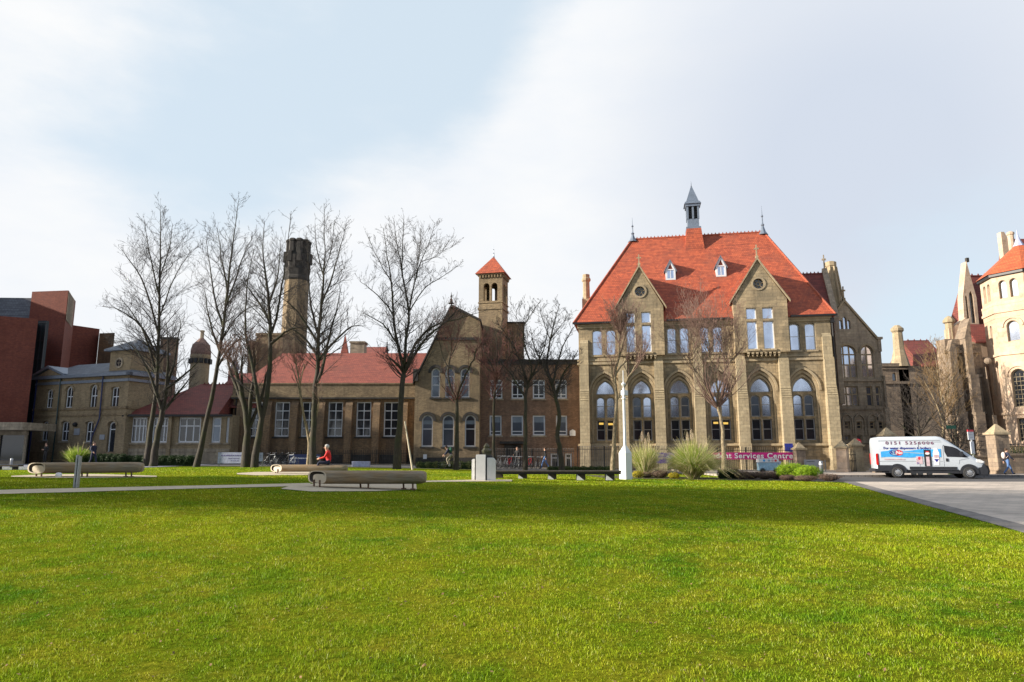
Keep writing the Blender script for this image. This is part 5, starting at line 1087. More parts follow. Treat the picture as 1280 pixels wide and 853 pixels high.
# bare trees standing left of the frame throw the long shadows over the lawn
def side_tree(x,y,h,seed,label):
    rng=np.random.default_rng(seed); g=np.array([x,y,H(x,y)]); root=empty('bare_tree',tuple(g),0,label,'tree','bare trees left of the lawn')
    th=[];mid=[];fine=[]
    p,r=limb(rng,np.zeros(3),np.array([0,0,1.]),h,.32,.4,8,.04); th.append((p,r))
    for k in range(150):
        t=.22+.76*rng.random(); q,rr,d=interp(p,r,t); az=rng.uniform(0,6.28); l=h*.38*(1.1-t*.8)*rng.uniform(.6,1.2)
        b=limb(rng,q,np.array([math.cos(az),math.sin(az),.7]),l,max(.03,rr*.5),.5,5,.1); mid.append(b)
        for m in range(12):
            t2=.2+.8*rng.random(); q2,r2,d2=interp(b[0],b[1],t2); c=limb(rng,q2,d2+rng.normal(0,.7,3),l*.4,.028,.3,3,.12); fine.append(c)
            for _ in range(3):
                q3,r3,d3=interp(c[0],c[1],rng.uniform(.2,1)); fine.append(limb(rng,q3,d3+rng.normal(0,.7,3),l*.2,.02,.2,2,.1))
    v,f=tubes_np(th,8); arr('trunk',v,f,'bark',root,True); v1,f1=tubes_np(mid,4); v2,f2=tubes_np(fine,3); arr('crown',np.concatenate([v1,v2]),np.concatenate([f1,f2+len(v1)]),'twig',root,True)
for i,(x,y,h) in enumerate(((-30,-46,19),(-14,-42,17),(1,-48,20),(17,-43,18),(33,-47,19))): side_tree(x,y,h,150+i,['bare tree far behind the camera, westmost','bare tree far behind the camera, second from the west','middle bare tree far behind the camera','bare tree far behind the camera, second from the east','bare tree far behind the camera, eastmost'][i])
for i,(x,y,h) in enumerate(SIDE): side_tree(x,y,h,50+i,'bare tree left of the lawn, number %d from the camera side'%(i+1) if 0 else ['nearest bare tree beside the lawn on the left','bare tree beside the lawn on the left, second towards the buildings','bare tree beside the lawn on the left, third towards the buildings','bare tree beside the lawn on the left, fourth towards the buildings','farthest bare tree beside the lawn on the left'][i%5])
# stakes
def stake(p0,p1,Y,label):
    a=Vector(P(p0[0],p0[1],Y));c_=Vector(P(p1[0],p1[1],Y)); c_.z=H(c_.x,c_.y)-.1; q=MB(); q.tube([a-c_,Vector((0,0,0))],[.05,.075],6); o=q.build('wooden_stake','log_end',None,loc=c_); tag(o,label,'stake')
stake((506,527),(516,585),46.6,'pale bare pole leaning against the vase shaped tree')
# ================================================================= SHRUBS AND GRASSES
def leaf_cloud(name,mats,root,ell,n,size,seed,flat=.0,surf=.55,idx=None):
    """ell: list of (cx,cy,cz,rx,ry,rz)"""
    rng=np.random.default_rng(seed); vol=np.array([e[3]*e[4]*e[5] for e in ell]); pick=rng.choice(len(ell),n,p=vol/vol.sum()); E=np.array(ell)[pick]
    d=rng.normal(0,1,(n,3)); d/=np.linalg.norm(d,axis=1)[:,None]; rad=surf+(1-surf)*rng.random(n)**.5; rad*=1+.16*np.sin(d[:,0]*5+seed)*np.cos(d[:,1]*4+d[:,2]*6)+rng.normal(0,.06,n)
    c=E[:,:3]+d*E[:,3:]*rad[:,None]; c[:,2]=np.maximum(c[:,2],.02)
    nrm=d+rng.normal(0,.6,(n,3)); nrm/=np.linalg.norm(nrm,axis=1)[:,None]; u=np.cross(nrm,rng.normal(0,1,(n,3))); u/=np.linalg.norm(u,axis=1)[:,None]; w=np.cross(nrm,u)
    s=size*rng.uniform(.6,1.3,n)[:,None]
    v=np.stack([c-u*s*.5,c+w*s*.28,c+u*s*.5,c-w*s*.28],1).reshape(-1,3); f=np.arange(4*n).reshape(-1,4)
    return arr(name,v,f,mats,root)
def shrub(px,Y,w,h,mat,label,n=3500,size=.06,seed=1,name='shrub',cat='shrub',grp=None,lobes=None,dark='leaf_dark',d=None):
    g=GY(px,Y); r=empty(name,(g.x,g.y,g.z),0,label,cat,grp); d=d or w*.8
    rng=random.Random(seed); ell=[(0,0,h*.5,w/2,d/2,h*.5)]
    for k in range(lobes or 4): a=rng.uniform(0,6.28); ell.append((math.cos(a)*w*.28,math.sin(a)*d*.28,h*rng.uniform(.4,.62),w*.26,d*.26,h*.36))
    leaf_cloud('foliage',mat,r,ell,n,size,seed)
    q=MB()
    for k in range(7): a=rng.uniform(0,6.28); q.tube([(0,0,-.1),(math.cos(a)*w*.3,math.sin(a)*d*.3,h*.75)],[.025,.01],4)
    q.sphere((0,0,h*.42),1,0,10,6,(w*.36,d*.36,h*.38)); q.build('stems',dark,r,True); return r
YB=YT+2
shrub(988,YB+.2,1.75,.98,'leaf_bright','round bright green clipped shrub, left one of the touching pair by the grey bollard',9000,.055,41)
shrub(1007,YB-.3,1.75,.88,'leaf_bright','round bright green clipped shrub, right one of the touching pair by the grey bollard',9000,.055,42)
for i,(px,w,h,dy,lab) in enumerate(((927,.9,.5,.2,'heather coloured low shrub at the left end of the brown row, against the box hedge'),(939,1.1,.46,.6,'heather coloured low shrub second from the left in the brown row'),(955,1.3,.5,.3,'heather coloured low shrub in the middle of the brown row, before the ice blue cart'),(969,1.1,.48,.5,'heather coloured low shrub right of the middle of the brown row'),(983,.85,.32,-1.2,'smallest heather coloured tuft in front of the bright green pair'),(1006,1.2,.34,-1.9,'flat heather coloured tuft in front of the right bright green shrub'),(1035,1.3,.42,-1.6,'heather coloured tuft at the tip of the planting bed beside the road'))):
    shrub(px,YB+dy,w,h,'heather',lab,3200,.045,60+i,name='heather_shrub',grp='heather shrubs along the lawn edge',dark='soil')
for i,(px,w,h,dy,lab) in enumerate(((797,.7,.42,-.5,'yellow leaved shrub at the foot of the white obelisk'),(842,.62,.38,-.8,'yellow leaved shrub at the left foot of the large pampas grass'))): shrub(px,YB+dy,w,h,'yellow_leaf',lab,2400,.045,80+i,name='yellow_shrub')
for i,(px,w,h,lab) in enumerate(((808,.9,.36,'brownish tuft just right of the yellow shrub by the obelisk'),(824,1.2,.5,'russet brown tuft between the two pampas grasses'))): shrub(px,YB,w,h,'heather',lab,2400,.045,90+i,name='heather_shrub',dark='soil')
def hedge(px0,px1,Y,h,d,mat,label,n,seed,size=.06):
    a=GY(px0,Y); c_=GY(px1,Y); w=c_.x-a.x; r=empty('hedge',((a.x+c_.x)/2,Y,H((a.x+c_.x)/2,Y)),0,label,'hedge'); ell=[(-w/2+(i+.5)*w/8,0,h*.5,w/14,d/2,h*.5) for i in range(8)]; leaf_cloud('foliage',mat,r,ell,n,size,seed,surf=.7)
    q=MB(); q.box(-w/2+.1,w/2-.1,-d*.3,d*.3,-.05,h*.8); q.build('stems','leaf_dark',r)
hedge(897,922,YB+1,.55,.8,'leaf_dark','low dark box hedge at the foot of the pale pollarded trunk',5000,95)
hedge(520,602,51.5,.55,.9,'leaf_olive','clipped olive hedge along the lawn edge before the gabled house',12000,96)
hedge(684,765,50.5,.42,.9,'leaf_olive','low hedge seen over the right half of the long bench',10000,97)
hedge(100,157,50.8,.9,1.3,'leaf_dark','dark bushy hedge behind the left log bench',12000,98,.09)
hedge(158,243,51.3,.8,1.2,'leaf_dark','dark rambling hedge between the left trees',12000,99,.09)
hedge(1186,1216,45.8,1.5,1.2,'leaf_olive','dark hedge with yellow flowers behind the bonnet of the van',6000,100,.09)
hedge(1256,1290,48.8,1.9,.8,'leaf_olive','dark clipped hedge on top of the low wall behind the walker',7000,101,.08)
def strands(rng,n,L,lean,r0,w,droop=1.0,seg=7,up=1.0,base=.26):
    az=rng.uniform(0,2*np.pi,n); rr=base*np.sqrt(rng.random(n)); b=np.stack([rr*np.cos(az),rr*np.sin(az),np.zeros(n)],1); az2=az+rng.normal(0,.35,n); ln=np.clip(rng.normal(lean,lean*.45,n),.03,1.5); LL=L*rng.uniform(.6,1.08,n)
    t=np.linspace(0,1,seg+1)
    hor=(LL*ln)[:,None]*(t[None,:]**1.25); ver=LL[:,None]*(t[None,:]*up-.62*droop*ln[:,None]*t[None,:]**2.2)
    p=b[:,None,:]+np.stack([hor*np.cos(az2)[:,None],hor*np.sin(az2)[:,None],ver],-1); wd=w*(1-.85*t)[None,:,None]*rng.uniform(.7,1.3,n)[:,None,None]
    sa=rng.uniform(0,2*np.pi,n); side=np.stack([np.cos(sa),np.sin(sa),np.zeros(n)],1)[:,None,:]
    v=np.stack([p-side*wd,p+side*wd],2).reshape(-1,3); k=(seg+1)*2; i=np.arange(n)[:,None]*k; j=np.arange(seg)[None,:]*2
    f=np.stack([i+j,i+j+1,i+j+3,i+j+2],-1).reshape(-1,4); return v,f
def pampas(px,Y,L,lean,n,seed,label,plumes,straw=.5,pale=True):
    rng=np.random.default_rng(seed); g=GY(px,Y); r=empty('pampas_grass',(g.x,g.y,g.z),0,label,'ornamental grass')
    v,f=strands(rng,int(n*(1-straw)),L*.88,lean*.75,.3,.020,1.0); arr('green_blades',v,f,'grass_green',r)
    v,f=strands(rng,int(n*straw),L*1.12,lean,.35,.014,1.0); arr('straw_blades',v,f,'grass_straw',r)
    for k,(dx,h) in enumerate(plumes):
        q=MB(); dy=.15*math.sin(k*2); q.tube([(dx*.5,dy,0),(dx,dy,h-.5)],[.012,.01],4); s=q.build('plume_stem','grass_straw',r)
        rg=np.random.default_rng(seed+k); m=380; t=rg.random(m); rad=.075*np.sin(np.pi*np.clip(t*.9+.08,0,1)); a=rg.uniform(0,6.28,m); c=np.stack([dx+rad*np.cos(a),dy+rad*np.sin(a),h-.55+t*.6],1); d=np.stack([np.cos(a)*.03,np.sin(a)*.03,np.full(m,.06)],1); s2=np.stack([-np.sin(a),np.cos(a),a*0],1)*.008
        arr('plume',np.stack([c-s2,c+s2,c+d],1).reshape(-1,3),np.arange(3*m).reshape(-1,3),'plume',s)
    return r
pampas(866,YB-.2,2.55,.8,5200,71,'largest pampas grass, a broad pale fountain in front of the sandstone hall',((-.25,2.55),(.12,2.5),(-.05,2.75)),.4)
pampas(806,YB+.6,2.1,.36,1900,72,'narrower upright pampas grass right beside the white obelisk',((-.12,2.6),(.28,2.55),(.05,2.2)),.45)
pampas(96,50.5,1.7,.5,1500,73,'green tufted grass behind the left log bench',(),.1)
# small yellow flowers on the bonnet-side hedge and grass tuft by the bins
# ================================================================= LOG BENCHES
def log_bench(pl,pr,ytop,ybase,label,legs_px,rz=0):
    a=G((pl+pr)/2,ybase); Y=a.y; k=Y/F; L_=(pr-pl)*k*1.0; Ht=P(640,ytop,Y)[2]-P(640,ybase,Y)[2]
    r=empty('log_bench',(a.x,Y,a.z),rz,label,'bench','hollow log benches on the lawn'); D=.78*min(1.1,Ht/.5); zb=Ht*.26; hz=(Ht-zb)/2; zc=zb+hz; x0=-L_/2; x1=L_/2
    n=20; st=[(0,1.0),(.3,1.0),(.6,1.01),(.93,1.0),(.965,.97),(.985,.9),(1,.72)]
    def pt(a_,s): 
        c,s_=math.cos(a_),math.sin(a_); e=.72; return (math.copysign(abs(c)**e,c)*D/2*s, zc+math.copysign(abs(s_)**e,s_)*hz*s)
    vs=[];fs=[]
    for j,(t,s) in enumerate(st):
        for i in range(n):
            y,z_=pt(2*math.pi*i/n,s); x=x0+(x1-x0)*t
            if j==0: x=x0+(D/2-y)*.95
            vs.append((x,y,z_))
    for j in range(len(st)-1):
        for i in range(n): fs.append((j*n+i,(j+1)*n+i,(j+1)*n+(i+1)%n,j*n+(i+1)%n))
    b0=(len(st)-1)*n; fs.append(tuple(b0+i for i in range(n)))
    o=recalc(MB().add(vs,fs).build('log',['log_wood'],r,True)); 
    def face(sc,dy,dz,off):   # oblique cut face point loop
        out=[]
        for i in range(n):
            y,z_=pt(2*math.pi*i/n,sc); y+=dy; z_+=dz; out.append((x0+(D/2-y)*.95+off,y,z_))
        return out
    q=MB(); o1=face(1,0,0,-.002); i1=face(.86,0,0,0); i2=face(.86,0,0,.35); q.add(o1+i1,[(i,(i+1)%n,n+(i+1)%n,n+i) for i in range(n)]); q.build('rim','log_end',r)
    q=MB(); q.add(i1+i2,[(i,(i+1)%n,n+(i+1)%n,n+i) for i in range(n)]+[tuple(range(n,2*n))]); q.build('hollow','log_hollow',r)
    q=MB(); c1=face(.66,-D*.10,-hz*.16,.0); c2=face(.66,-D*.10,-hz*.16,.34); q.add(c1+c2,[tuple(range(n))]+[(i,(i+1)%n,n+(i+1)%n,n+i) for i in range(n)]); recalc(q.build('heartwood_plug','log_end',r))
    for lx in legs_px:
        for s in (0,1):
            x=(lx[s]-(pl+pr)/2)*k; yl=-.2 if s else .12; q=MB(); q.tube([(x,yl,-.05),(x-.02,yl*.7,zb+.12)],.028,6); q.box(x-.07,x+.07,yl-.07,yl+.07,-.03,.012); q.build('leg','rust_steel',r)
    return r
B1=log_bench(381,530,588.5,611,'nearest hollow log bench on a gravel pad beside the path',((393,403),(450,462),(503,516)))
B2=log_bench(41,169,578.2,596.3,'hollow log bench at the left, behind the grey bollard',((54,62),(102,110),(150,158)),rz=R(19))
B3=log_bench(338,432,581.0,593.0,'farther hollow log bench on which the person in red sits',((346,350),(390,396),(420,425)),rz=R(6))
# white concrete monument
a=G(603.5,601); Y=a.y; k=Y/F; zz=lambda y:P(603,y,Y)[2]-a.z; xx=lambda x:(x-603.5)*k
r=empty('white_monument',(a.x,Y+.35,a.z),0,'block like white concrete monument of grooved slabs at the left end of the long bench','monument')
def slab(x0,x1,yt,yc,y0,y1,name='slab'):
    c=(x1-x0)*.28; q=MB(); q.prism([(x0,-.02),(x1,-.02),(x1,zz(yc)),(x1-c if x0>=-.1 else x1,zz(yt)),(x0+c if x1<=.1 else x0,zz(yt)),(x0,zz(yc))],y0,y1); o=recalc(q.build(name,'white_concrete',r)); bevel(o,.012,2); return o
slab(xx(589.6),xx(593.2),574.0,575.6,-.25,.25); slab(xx(595),xx(606.8),568.6,570.8,-.45,.4); slab(xx(608.5),xx(618.9),572.3,576,-.35,.35)
q=MB(); q.prism([(xx(590.6),-.02),(xx(611),-.02),(xx(617),zz(574)),(xx(613.5),zz(568.8)),(xx(595.2),zz(568.8)),(xx(591.5),zz(574.6))],-.1,.33); recalc(q.build('core','dark_slot',r))  # core coloured dark in place of the shade deep between the slabs
a2=G(607,598); r2=empty('bronze_lantern',(a.x+xx(607.5),Y+.45,a.z+zz(568.9)),0,'small dark bronze cap standing on top of the white monument','lantern'); q=MB(); q.box(-.2,.2,-.15,.15,0,.1); q.lathe(0,0,[(.2,.1),(.22,.18),(.12,.3),(.14,.36),(.03,.5)],6); q.build('cap','bronze',r2)
# white obelisk lamp mast
a=G(783.5,599.6); Y=a.y; k=Y/F; zz=lambda y:P(783,y,Y)[2]-a.z
r=empty('obelisk_mast',(a.x,Y+.3,a.z),R(38),'white obelisk base carrying a tall thin white mast with camera boxes','mast')
w=.245; q=MB(); q.hprism([(-w,-w),(w,-w),(w,w),(-w,w)],-.05,zz(566.5)); q.hprism([(-w,-w),(w,-w),(w,w),(-w,w)],zz(566.5),zz(556.5),0,.22); bevel(q.build('base','white_concrete',r),.008,1)
q=MB(); q.lathe(0,0,[(.08,zz(557)),(.07,zz(485)),(.03,zz(484)),(.022,zz(462.5))],8); q.build('pole','white_paint',r)
for y_,n_ in ((480,'beacon'),(498,'beacon')): q=MB(); q.lathe(0,0,[(.03,zz(y_+3)),(.12,zz(y_)),(.12,zz(y_)+.02),(.03,zz(y_-3))],8); q.build(n_,'white_paint',r)
q=MB(); q.box(-.1,.22,-.13,.13,zz(494),zz(487.5)); bevel(q.build('camera_box','white_paint',r),.02,2)
# long timber bench on supports whose sun and shade are put into their colours
a=G(697,600); Y=a.y; k=Y/F; X=lambda x:(x-697)*k; zz=lambda y:P(697,y,Y)[2]-a.z
r=empty('long_bench',(a.x,Y+.4,a.z),0,'very long dark timber bench between the white monument and the white obelisk','bench')
zt=zz(588.6); q=MB()
for i in range(5): q.box(X(619.5),X(775.5),-.38+i*.155,-.24+i*.155,zt-.07,zt)
q.build('seat','bench_timber',r); q=MB(); q.box(X(619.8),X(775.2),-.34,-.27,zt-.17,zt-.075); q.box(X(619.8),X(775.2),.3,.36,zt-.17,zt-.075); q.build('beam','black_iron',r)
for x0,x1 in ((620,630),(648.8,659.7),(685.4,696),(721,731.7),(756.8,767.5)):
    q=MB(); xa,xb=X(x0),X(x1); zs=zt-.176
    q.box(xa+.02,xb,-.22,.3,-.03,zs); s_=q.build('support','bench_timber',r)  # dark colour stands for the shaded rest of the support
    if x0>640: recalc(MB().prism([(xa,-.02),(xb-.08,-.02),(xa,zs)],-.3,-.225).build('lit_triangle','white_concrete',s_))  # white triangle stands for the sunlit part of the support face
# bollards and posts
def bollard(px,yt,yb,wpx,label,mat='galvanised',lean=0,kind='flat'):
    a=G(px,yb); k=a.y/F; h=P(px,yt,a.y)[2]-a.z; w=wpx*k/2; r=empty('bollard',(a.x,a.y,a.z),0,label,'bollard'); r.rotation_euler=(0,lean,0); q=MB()
    if kind=='split':
        q.box(-w,-w*.2,-w*.9,w*.9,-.1,h); q.box(w*.25,w,-w*.9,w*.9,-.1,h*.97); q.box(-w*.2,w*.25,-w*.5,w*.5,-.1,h*.93); q.build('post',mat,r); q=MB(); q.box(-w*.16,w*.2,-w*.93,-w*.5,.15,h*.88); q.build('inset','dark_slot',r)
    else: q.lathe(0,0,[(w,-.1),(w,h-.12),(w*1.02,h-.06),(w*.7,h),(w*.2,h+.01)],12); q.build('post',mat,r,True); q=MB(); q.lathe(0,0,[(w*1.03,h*.8),(w*1.03,h*.86)],12); q.build('band','white_vinyl',r)
    return r
bollard(95,569,610,5,'split grey metal bollard standing in front of the left log bench',kind='split')
bollard(13.5,573,585,3,'small grey bollard at the far left beside the paved corner','galvanised')
bollard(1027.5,576.5,599,4.6,'round pale grey bollard at the tip of the planting bed',)
bollard(803.8,577,596,1.9,'thin short white post before the narrow pampas grass','white_paint')
a=G(8,588); r=empty('low_bench',(a.x,a.y+.3,a.z),0,'low dark bench plank at the far left edge','bench'); q=MB(); q.box(-1,.45,-.2,.2,.17,.25); q.build('seat','bench_timber',r)
for x in (-.6,.2): q=MB(); q.box(x-.05,x+.05,-.15,.15,-.02,.17); q.build('leg','black_iron',r)
a=G(73,597); q=MB(); q.lathe(0,0,[(.05,0),(.09,.02),(.1,.1),(.07,.15),(.02,.16)],9); o=q.build('litter_bag','white_vinyl',None,True,loc=a); tag(o,'small crumpled white bag lying under the left log bench','litter')
# sign boards, banners at the walkway
def board(px0,px1,y0,y1,Y,mat,label,lines,tm,name='sign_board',cat='sign',skew=0):
    a=GY((px0+px1)/2,Y); k=Y/F; w=(px1-px0)*k/2; z1=P(640,y0,Y)[2]-a.z; z0=P(640,y1,Y)[2]-a.z; r=empty(name,(a.x,Y,a.z),skew,label,cat); q=MB(); q.box(-w,w,-.02,.02,z0,z1); q.build('panel',mat,r)
    q=MB()
    for x in (-w*.9,w*.9): q.box(x-.03,x+.03,.022,.07,-.1,z1-.04)
    q.build('post','galvanised',r)
    rg=random.Random(int(px0)); q=MB()
    for (u0,u1,v,hh) in lines:
        x=-w+2*w*u0; xe=-w+2*w*u1; zc=z0+(z1-z0)*v
        while x<xe-.03: l=rg.uniform(.04,.11); q.box(x,min(x+l,xe),-.028,-.022,zc-hh/2,zc+hh/2*rg.uniform(.5,1)); x+=l+rg.choice((.02,.025,.06))
    if q.v: q.build('small_print',tm,r)
    return r
board(272.5,304.5,565.7,579.5,49.5,'pale_sign','wide pale lilac information board standing between the left tree trunks',((.12,.92,.72,.09),(.4,.85,.45,.06),(.5,.85,.25,.06)),'sign_text')
board(319,328,566,577,49.8,'pale_sign','small pale lilac board right of the pollarded trunk',((.2,.8,.7,.06),(.2,.8,.5,.06)),'sign_text',skew=.2)
board(361.5,385,568,581,58.5,'blue_banner','dark blue banner with white writing, left of the slim lopped stem',((.05,.95,.62,.12),(.05,.2,.9,.08),(.1,.3,.3,.2)),'white_vinyl','blue_banner','banner')
board(392.5,400,568,574,58.5,'blue_banner','small end of dark blue banner just right of the slim lopped stem',((.1,.9,.5,.12),),'white_vinyl','blue_banner','banner')
# ice-blue street cart beneath the pink banner
a=GY(961,52.2); Y=52.2; k=Y/F; r=empty('street_cart',(a.x,Y,a.z),-.12,'pale blue box cart with coloured top trim parked below the word Centre','cart'); w=13.2*k
z1=P(961,573.5,Y)[2]-a.z
q=MB(); q.box(-w,w*.75,-.4,.4,.22,z1-.28); bevel(q.build('body','cart_blue',r),.03,2); q=MB(); q.prism([(-w-.04,z1-.27),(w*.8,z1-.27),(w*.72,z1),(-w+.02,z1)],-.44,.44); recalc(q.build('lid','white_paint',r))
for i,(x,m_) in enumerate(((-.45,'sky_blue_vinyl'),(-.1,'cart_blue'),(.15,'pink_grey_vinyl'),(.38,'red_vinyl'))): q=MB(); q.lathe(0,0,[(.09,-.455),(.09,-.445)],12); o=q.build('sticker',m_,r); o.rotation_euler=(R(90),0,0); o.location=(x,-.905,z1-.14); o.scale=(1,1,1)
for x in (-w*.7,w*.5):
    q=MB(); q.lathe(0,0,[(.2,-.04),(.2,.04)],14); o=q.build('wheel','tyre',r); o.rotation_euler=(R(90),0,0); o.location=(x,-.36,.2)
q=MB(); q.box(w*.8,w,-.3,.3,.35,.9); q.build('side_box','pale_sign',r)
a=GY(1015,53.5); r=empty('notice_frame',(a.x,a.y,a.z),0,'grey framed notice boards on a rail behind the bright green shrubs','sign'); q=MB(); q.box(-.55,.55,-.02,.02,.45,1.0); q.build('panel','grey_paint',r); q=MB()
for i in range(7): q.box(-.42+i*.09,-.38+i*.09,-.03,-.022,.83,.9)
q.build('small_print','black_iron',r); q=MB(); 
for x in (-.6,.6,1.0): q.box(x-.03,x+.03,-.03,.03,-.05,1.0)
q.box(.6,1.0,-.02,.02,.85,.9); q.build('frame','galvanised',r)
# roadside signs
a=GY(1217,46.2); r=empty('bus_stop_sign',(a.x,a.y,a.z),.15,'white bus stop flag with red top on a pale post beside the van bonnet','sign'); Y=a.y; zz=lambda y:P(1216,y,Y)[2]-a.z
q=MB(); q.box(-.24,.2,-.02,.02,zz(550),zz(537.5)); q.build('flag','white_paint',r); q=MB(); q.box(-.242,.202,-.026,.026,zz(540),zz(537.4)); q.build('red_header','red_vinyl',r)
q=MB(); q.box(-.12,.14,-.03,.03,zz(568),zz(552)); q.box(-.03,.05,-.031,.031,-.1,zz(550)); q.build('post','white_paint',r); q=MB()
for i in range(4): q.box(-.15,.12,-.03,-.022,zz(541.5+i*2),zz(541+i*2))
q.build('small_print','grey_paint',r)
a=GY(1193,50.5); r=empty('street_sign',(a.x,a.y,a.z),0,'small green sign on a thin post in front of the bare shrubs','sign'); z1=P(1193,532,50.5)[2]-a.z; q=MB(); q.box(-.35,.35,-.02,.02,z1-.25,z1); q.build('panel','cloth_green',r); q=MB(); q.tube([(0,.04,0),(0,.04,z1+.05)],.03,6); q.build('post','black_iron',r)
a=GY(1074.5,54); r=empty('no_entry_sign',(a.x,a.y,a.z),0,'round red no entry sign on a post behind the gate pillar','sign'); z1=P(1074.5,552.5,54)[2]-a.z
q=MB(); q.lathe(0,0,[(.24,-.012),(.24,.012)],20); o=q.build('disc','red_vinyl',r); o.rotation_euler=(R(90),0,0); o.location=(0,0,z1); q=MB(); q.box(-.16,.16,-.02,-.014,z1-.035,z1+.035); q.build('bar','white_vinyl',r); q=MB(); q.tube([(0,.05,-.1),(0,.05,z1+.2)],.03,6); q.build('post','galvanised',r)
# ================================================================= VAN
VA=R(-17); rear=G(1098,597.6); 
pr_=Vector((rear.x,rear.y,0)); van=empty('delivery_van',(0,0,0),VA,'white high roof delivery van with blue side graphics and phone number, parked on the road','van')
hd=Vector((math.cos(VA),math.sin(VA),0)); rt=Vector((-math.sin(VA),math.cos(VA),0))
# near rear corner of the van body sits above this ground point
van.location=pr_+rt*1.0+Vector((0,0,.004))
st=[(0,2.36,.52,.90),(.05,2.46,.50,.96),(.25,2.52,.50,.995),(3.4,2.54,.50,1.0),(3.65,2.50,.50,1.0),(3.95,2.32,.5,1.0),(4.4,1.98,.5,1.0),(4.9,1.60,.48,.995),(5.3,1.30,.46,.985),(5.62,1.10,.44,.96),(5.85,.90,.42,.90),(5.98,.70,.42,.80)]
def section(zt,zb,hw):
    rr=min(.22,(zt-zb)*.3); tb=.012; pts=[]
    pts+=[(-hw*.97,zb),(-hw,zb+.1),(-hw,min(1.35,zt-rr-.05))]
    for k in range(4): a_=math.pi-k*math.pi/2/3; pts.append((-(hw-tb)+rr+rr*math.cos(a_),zt-rr+rr*math.sin(a_)))
    return pts+[(-y,z) for y,z in reversed(pts)]
vs=[];n=14
for x,zt,zb,hw in st: vs+=[(x,y,z) for y,z in section(zt,zb,hw)]
fs=[(j*n+i,j*n+(i+1)%n,(j+1)*n+(i+1)%n,(j+1)*n+i) for j in range(len(st)-1) for i in range(n)]+[tuple(range(n)),tuple(range((len(st)-1)*n,len(st)*n))]
q=MB().add(vs,fs); body=recalc(q.build('body','van_white',van,False))
for p in body.data.polygons: p.use_smooth=True
bm=bmesh.new(); bm.from_mesh(body.data)
for e in bm.edges:
    if e.is_manifold and e.calc_face_angle(0)>.7: e.smooth=False
bm.to_mesh(body.data); bm.free()
q=MB(); q.box(.25,5.7,-.93,.93,.3,.55); q.build('underbody','plastic_black',van)
SY=-1.004
def side(poly,m,name,off=.004,parent=None,th=.01): return recalc(MB().prism(poly,SY-off-th,SY-off+.002).build(name,m,parent or van))
sk=side([(.02,.42),(.86,.42),(.86,.62),(.82,.78),(.02,.78)],'plastic_black','rear_skirt',.0,th=.03)
def arch(cx):
    q=MB(); pts=[(cx+.5*math.cos(a_),.37+.5*math.sin(a_)) for a_ in [math.pi*k/14 for k in range(15)]]; q.prism([(cx-.5,.3),(cx+.5,.3)][::1]+pts,SY-.025,SY+.004); recalc(q.build('wheel_arch','plastic_black',van))
    q=MB(); q.prism([(cx-.5,.3),(cx+.5,.3)]+pts,1.0,1.029); recalc(q.build('wheel_arch','plastic_black',van))
def wheel(cx,sy):
    w=empty('wheel',(cx,sy*.93,.355)); w.parent=van; q=MB(); q.lathe(0,0,[(.22,-.11),(.34,-.115),(.36,-.08),(.36,.08),(.34,.115),(.22,.11)],28); o=q.build('tyre','tyre',w,True); o.rotation_euler=(R(90),0,0)
    q=MB(); q.lathe(0,0,[(.225,.0),(.225,.118),(.18,.10),(.16,.112),(.07,.125),(.05,.13)],20); o=q.build('rim','rim',w); o.rotation_euler=(R(90) if sy<0 else R(-90),0,0)
    q=MB()
    for k in range(6): a_=k*math.pi/3; q.tube([(.16*math.cos(a_),.16*math.sin(a_),.119),(.16*math.cos(a_),.16*math.sin(a_),.123)],.022,8)
    o=q.build('vent_hole','dark_slot',w); o.rotation_euler=(R(90) if sy<0 else R(-90),0,0)
for cx in (1.12,4.97):
    arch(cx); wheel(cx,-1); wheel(cx,1)
side([(1.78,.52),(4.32,.52),(4.32,.7),(1.78,.7)],'plastic_black','side_moulding',.0,th=.025)
# front bumper, grille, lights
q=MB(); fr=[(5.5,1.0),(5.85,.93),(6.03,.8),(6.1,.5),(6.05,.2),(5.45,.2),(5.45,.72)]
q.prism([(5.42,.2),(6.03,.2),(6.1,.45),(6.04,.78),(5.9,.8),(5.42,.62)],-.86,.86); q.prism([(5.42,.2),(5.95,.2),(6.0,.5),(5.82,.92),(5.6,.72),(5.42,.7)],-.99,.99); bevel(recalc(q.build('front_bumper','plastic_black',van)),.04,2)
for s in (-1,1):
    q=MB(); q.prism([(5.38,.98),(5.68,.92),(5.84,.98),(5.6,1.14),(5.4,1.16)],s*.93-.045 if s>0 else -.995,s*.93+.06 if s>0 else -.85); bevel(recalc(q.build('headlight','clear_lens',van)),.02,2)
    q=MB(); yy=s*1.02; q.box(-.03,.1,min(yy,s*.86),max(yy,s*.86),.78,1.5); bevel(q.build('rear_light','red_lens',van),.03,2)
    q=MB(); q.box(4.55,4.72,s*1.06-.07,s*1.06+.1,1.32,1.62); q.box(4.6,4.66,min(s*.98,s*1.08),max(s*.98,s*1.08),1.34,1.4); bevel(q.build('door_mirror','plastic_black',van),.03,2)
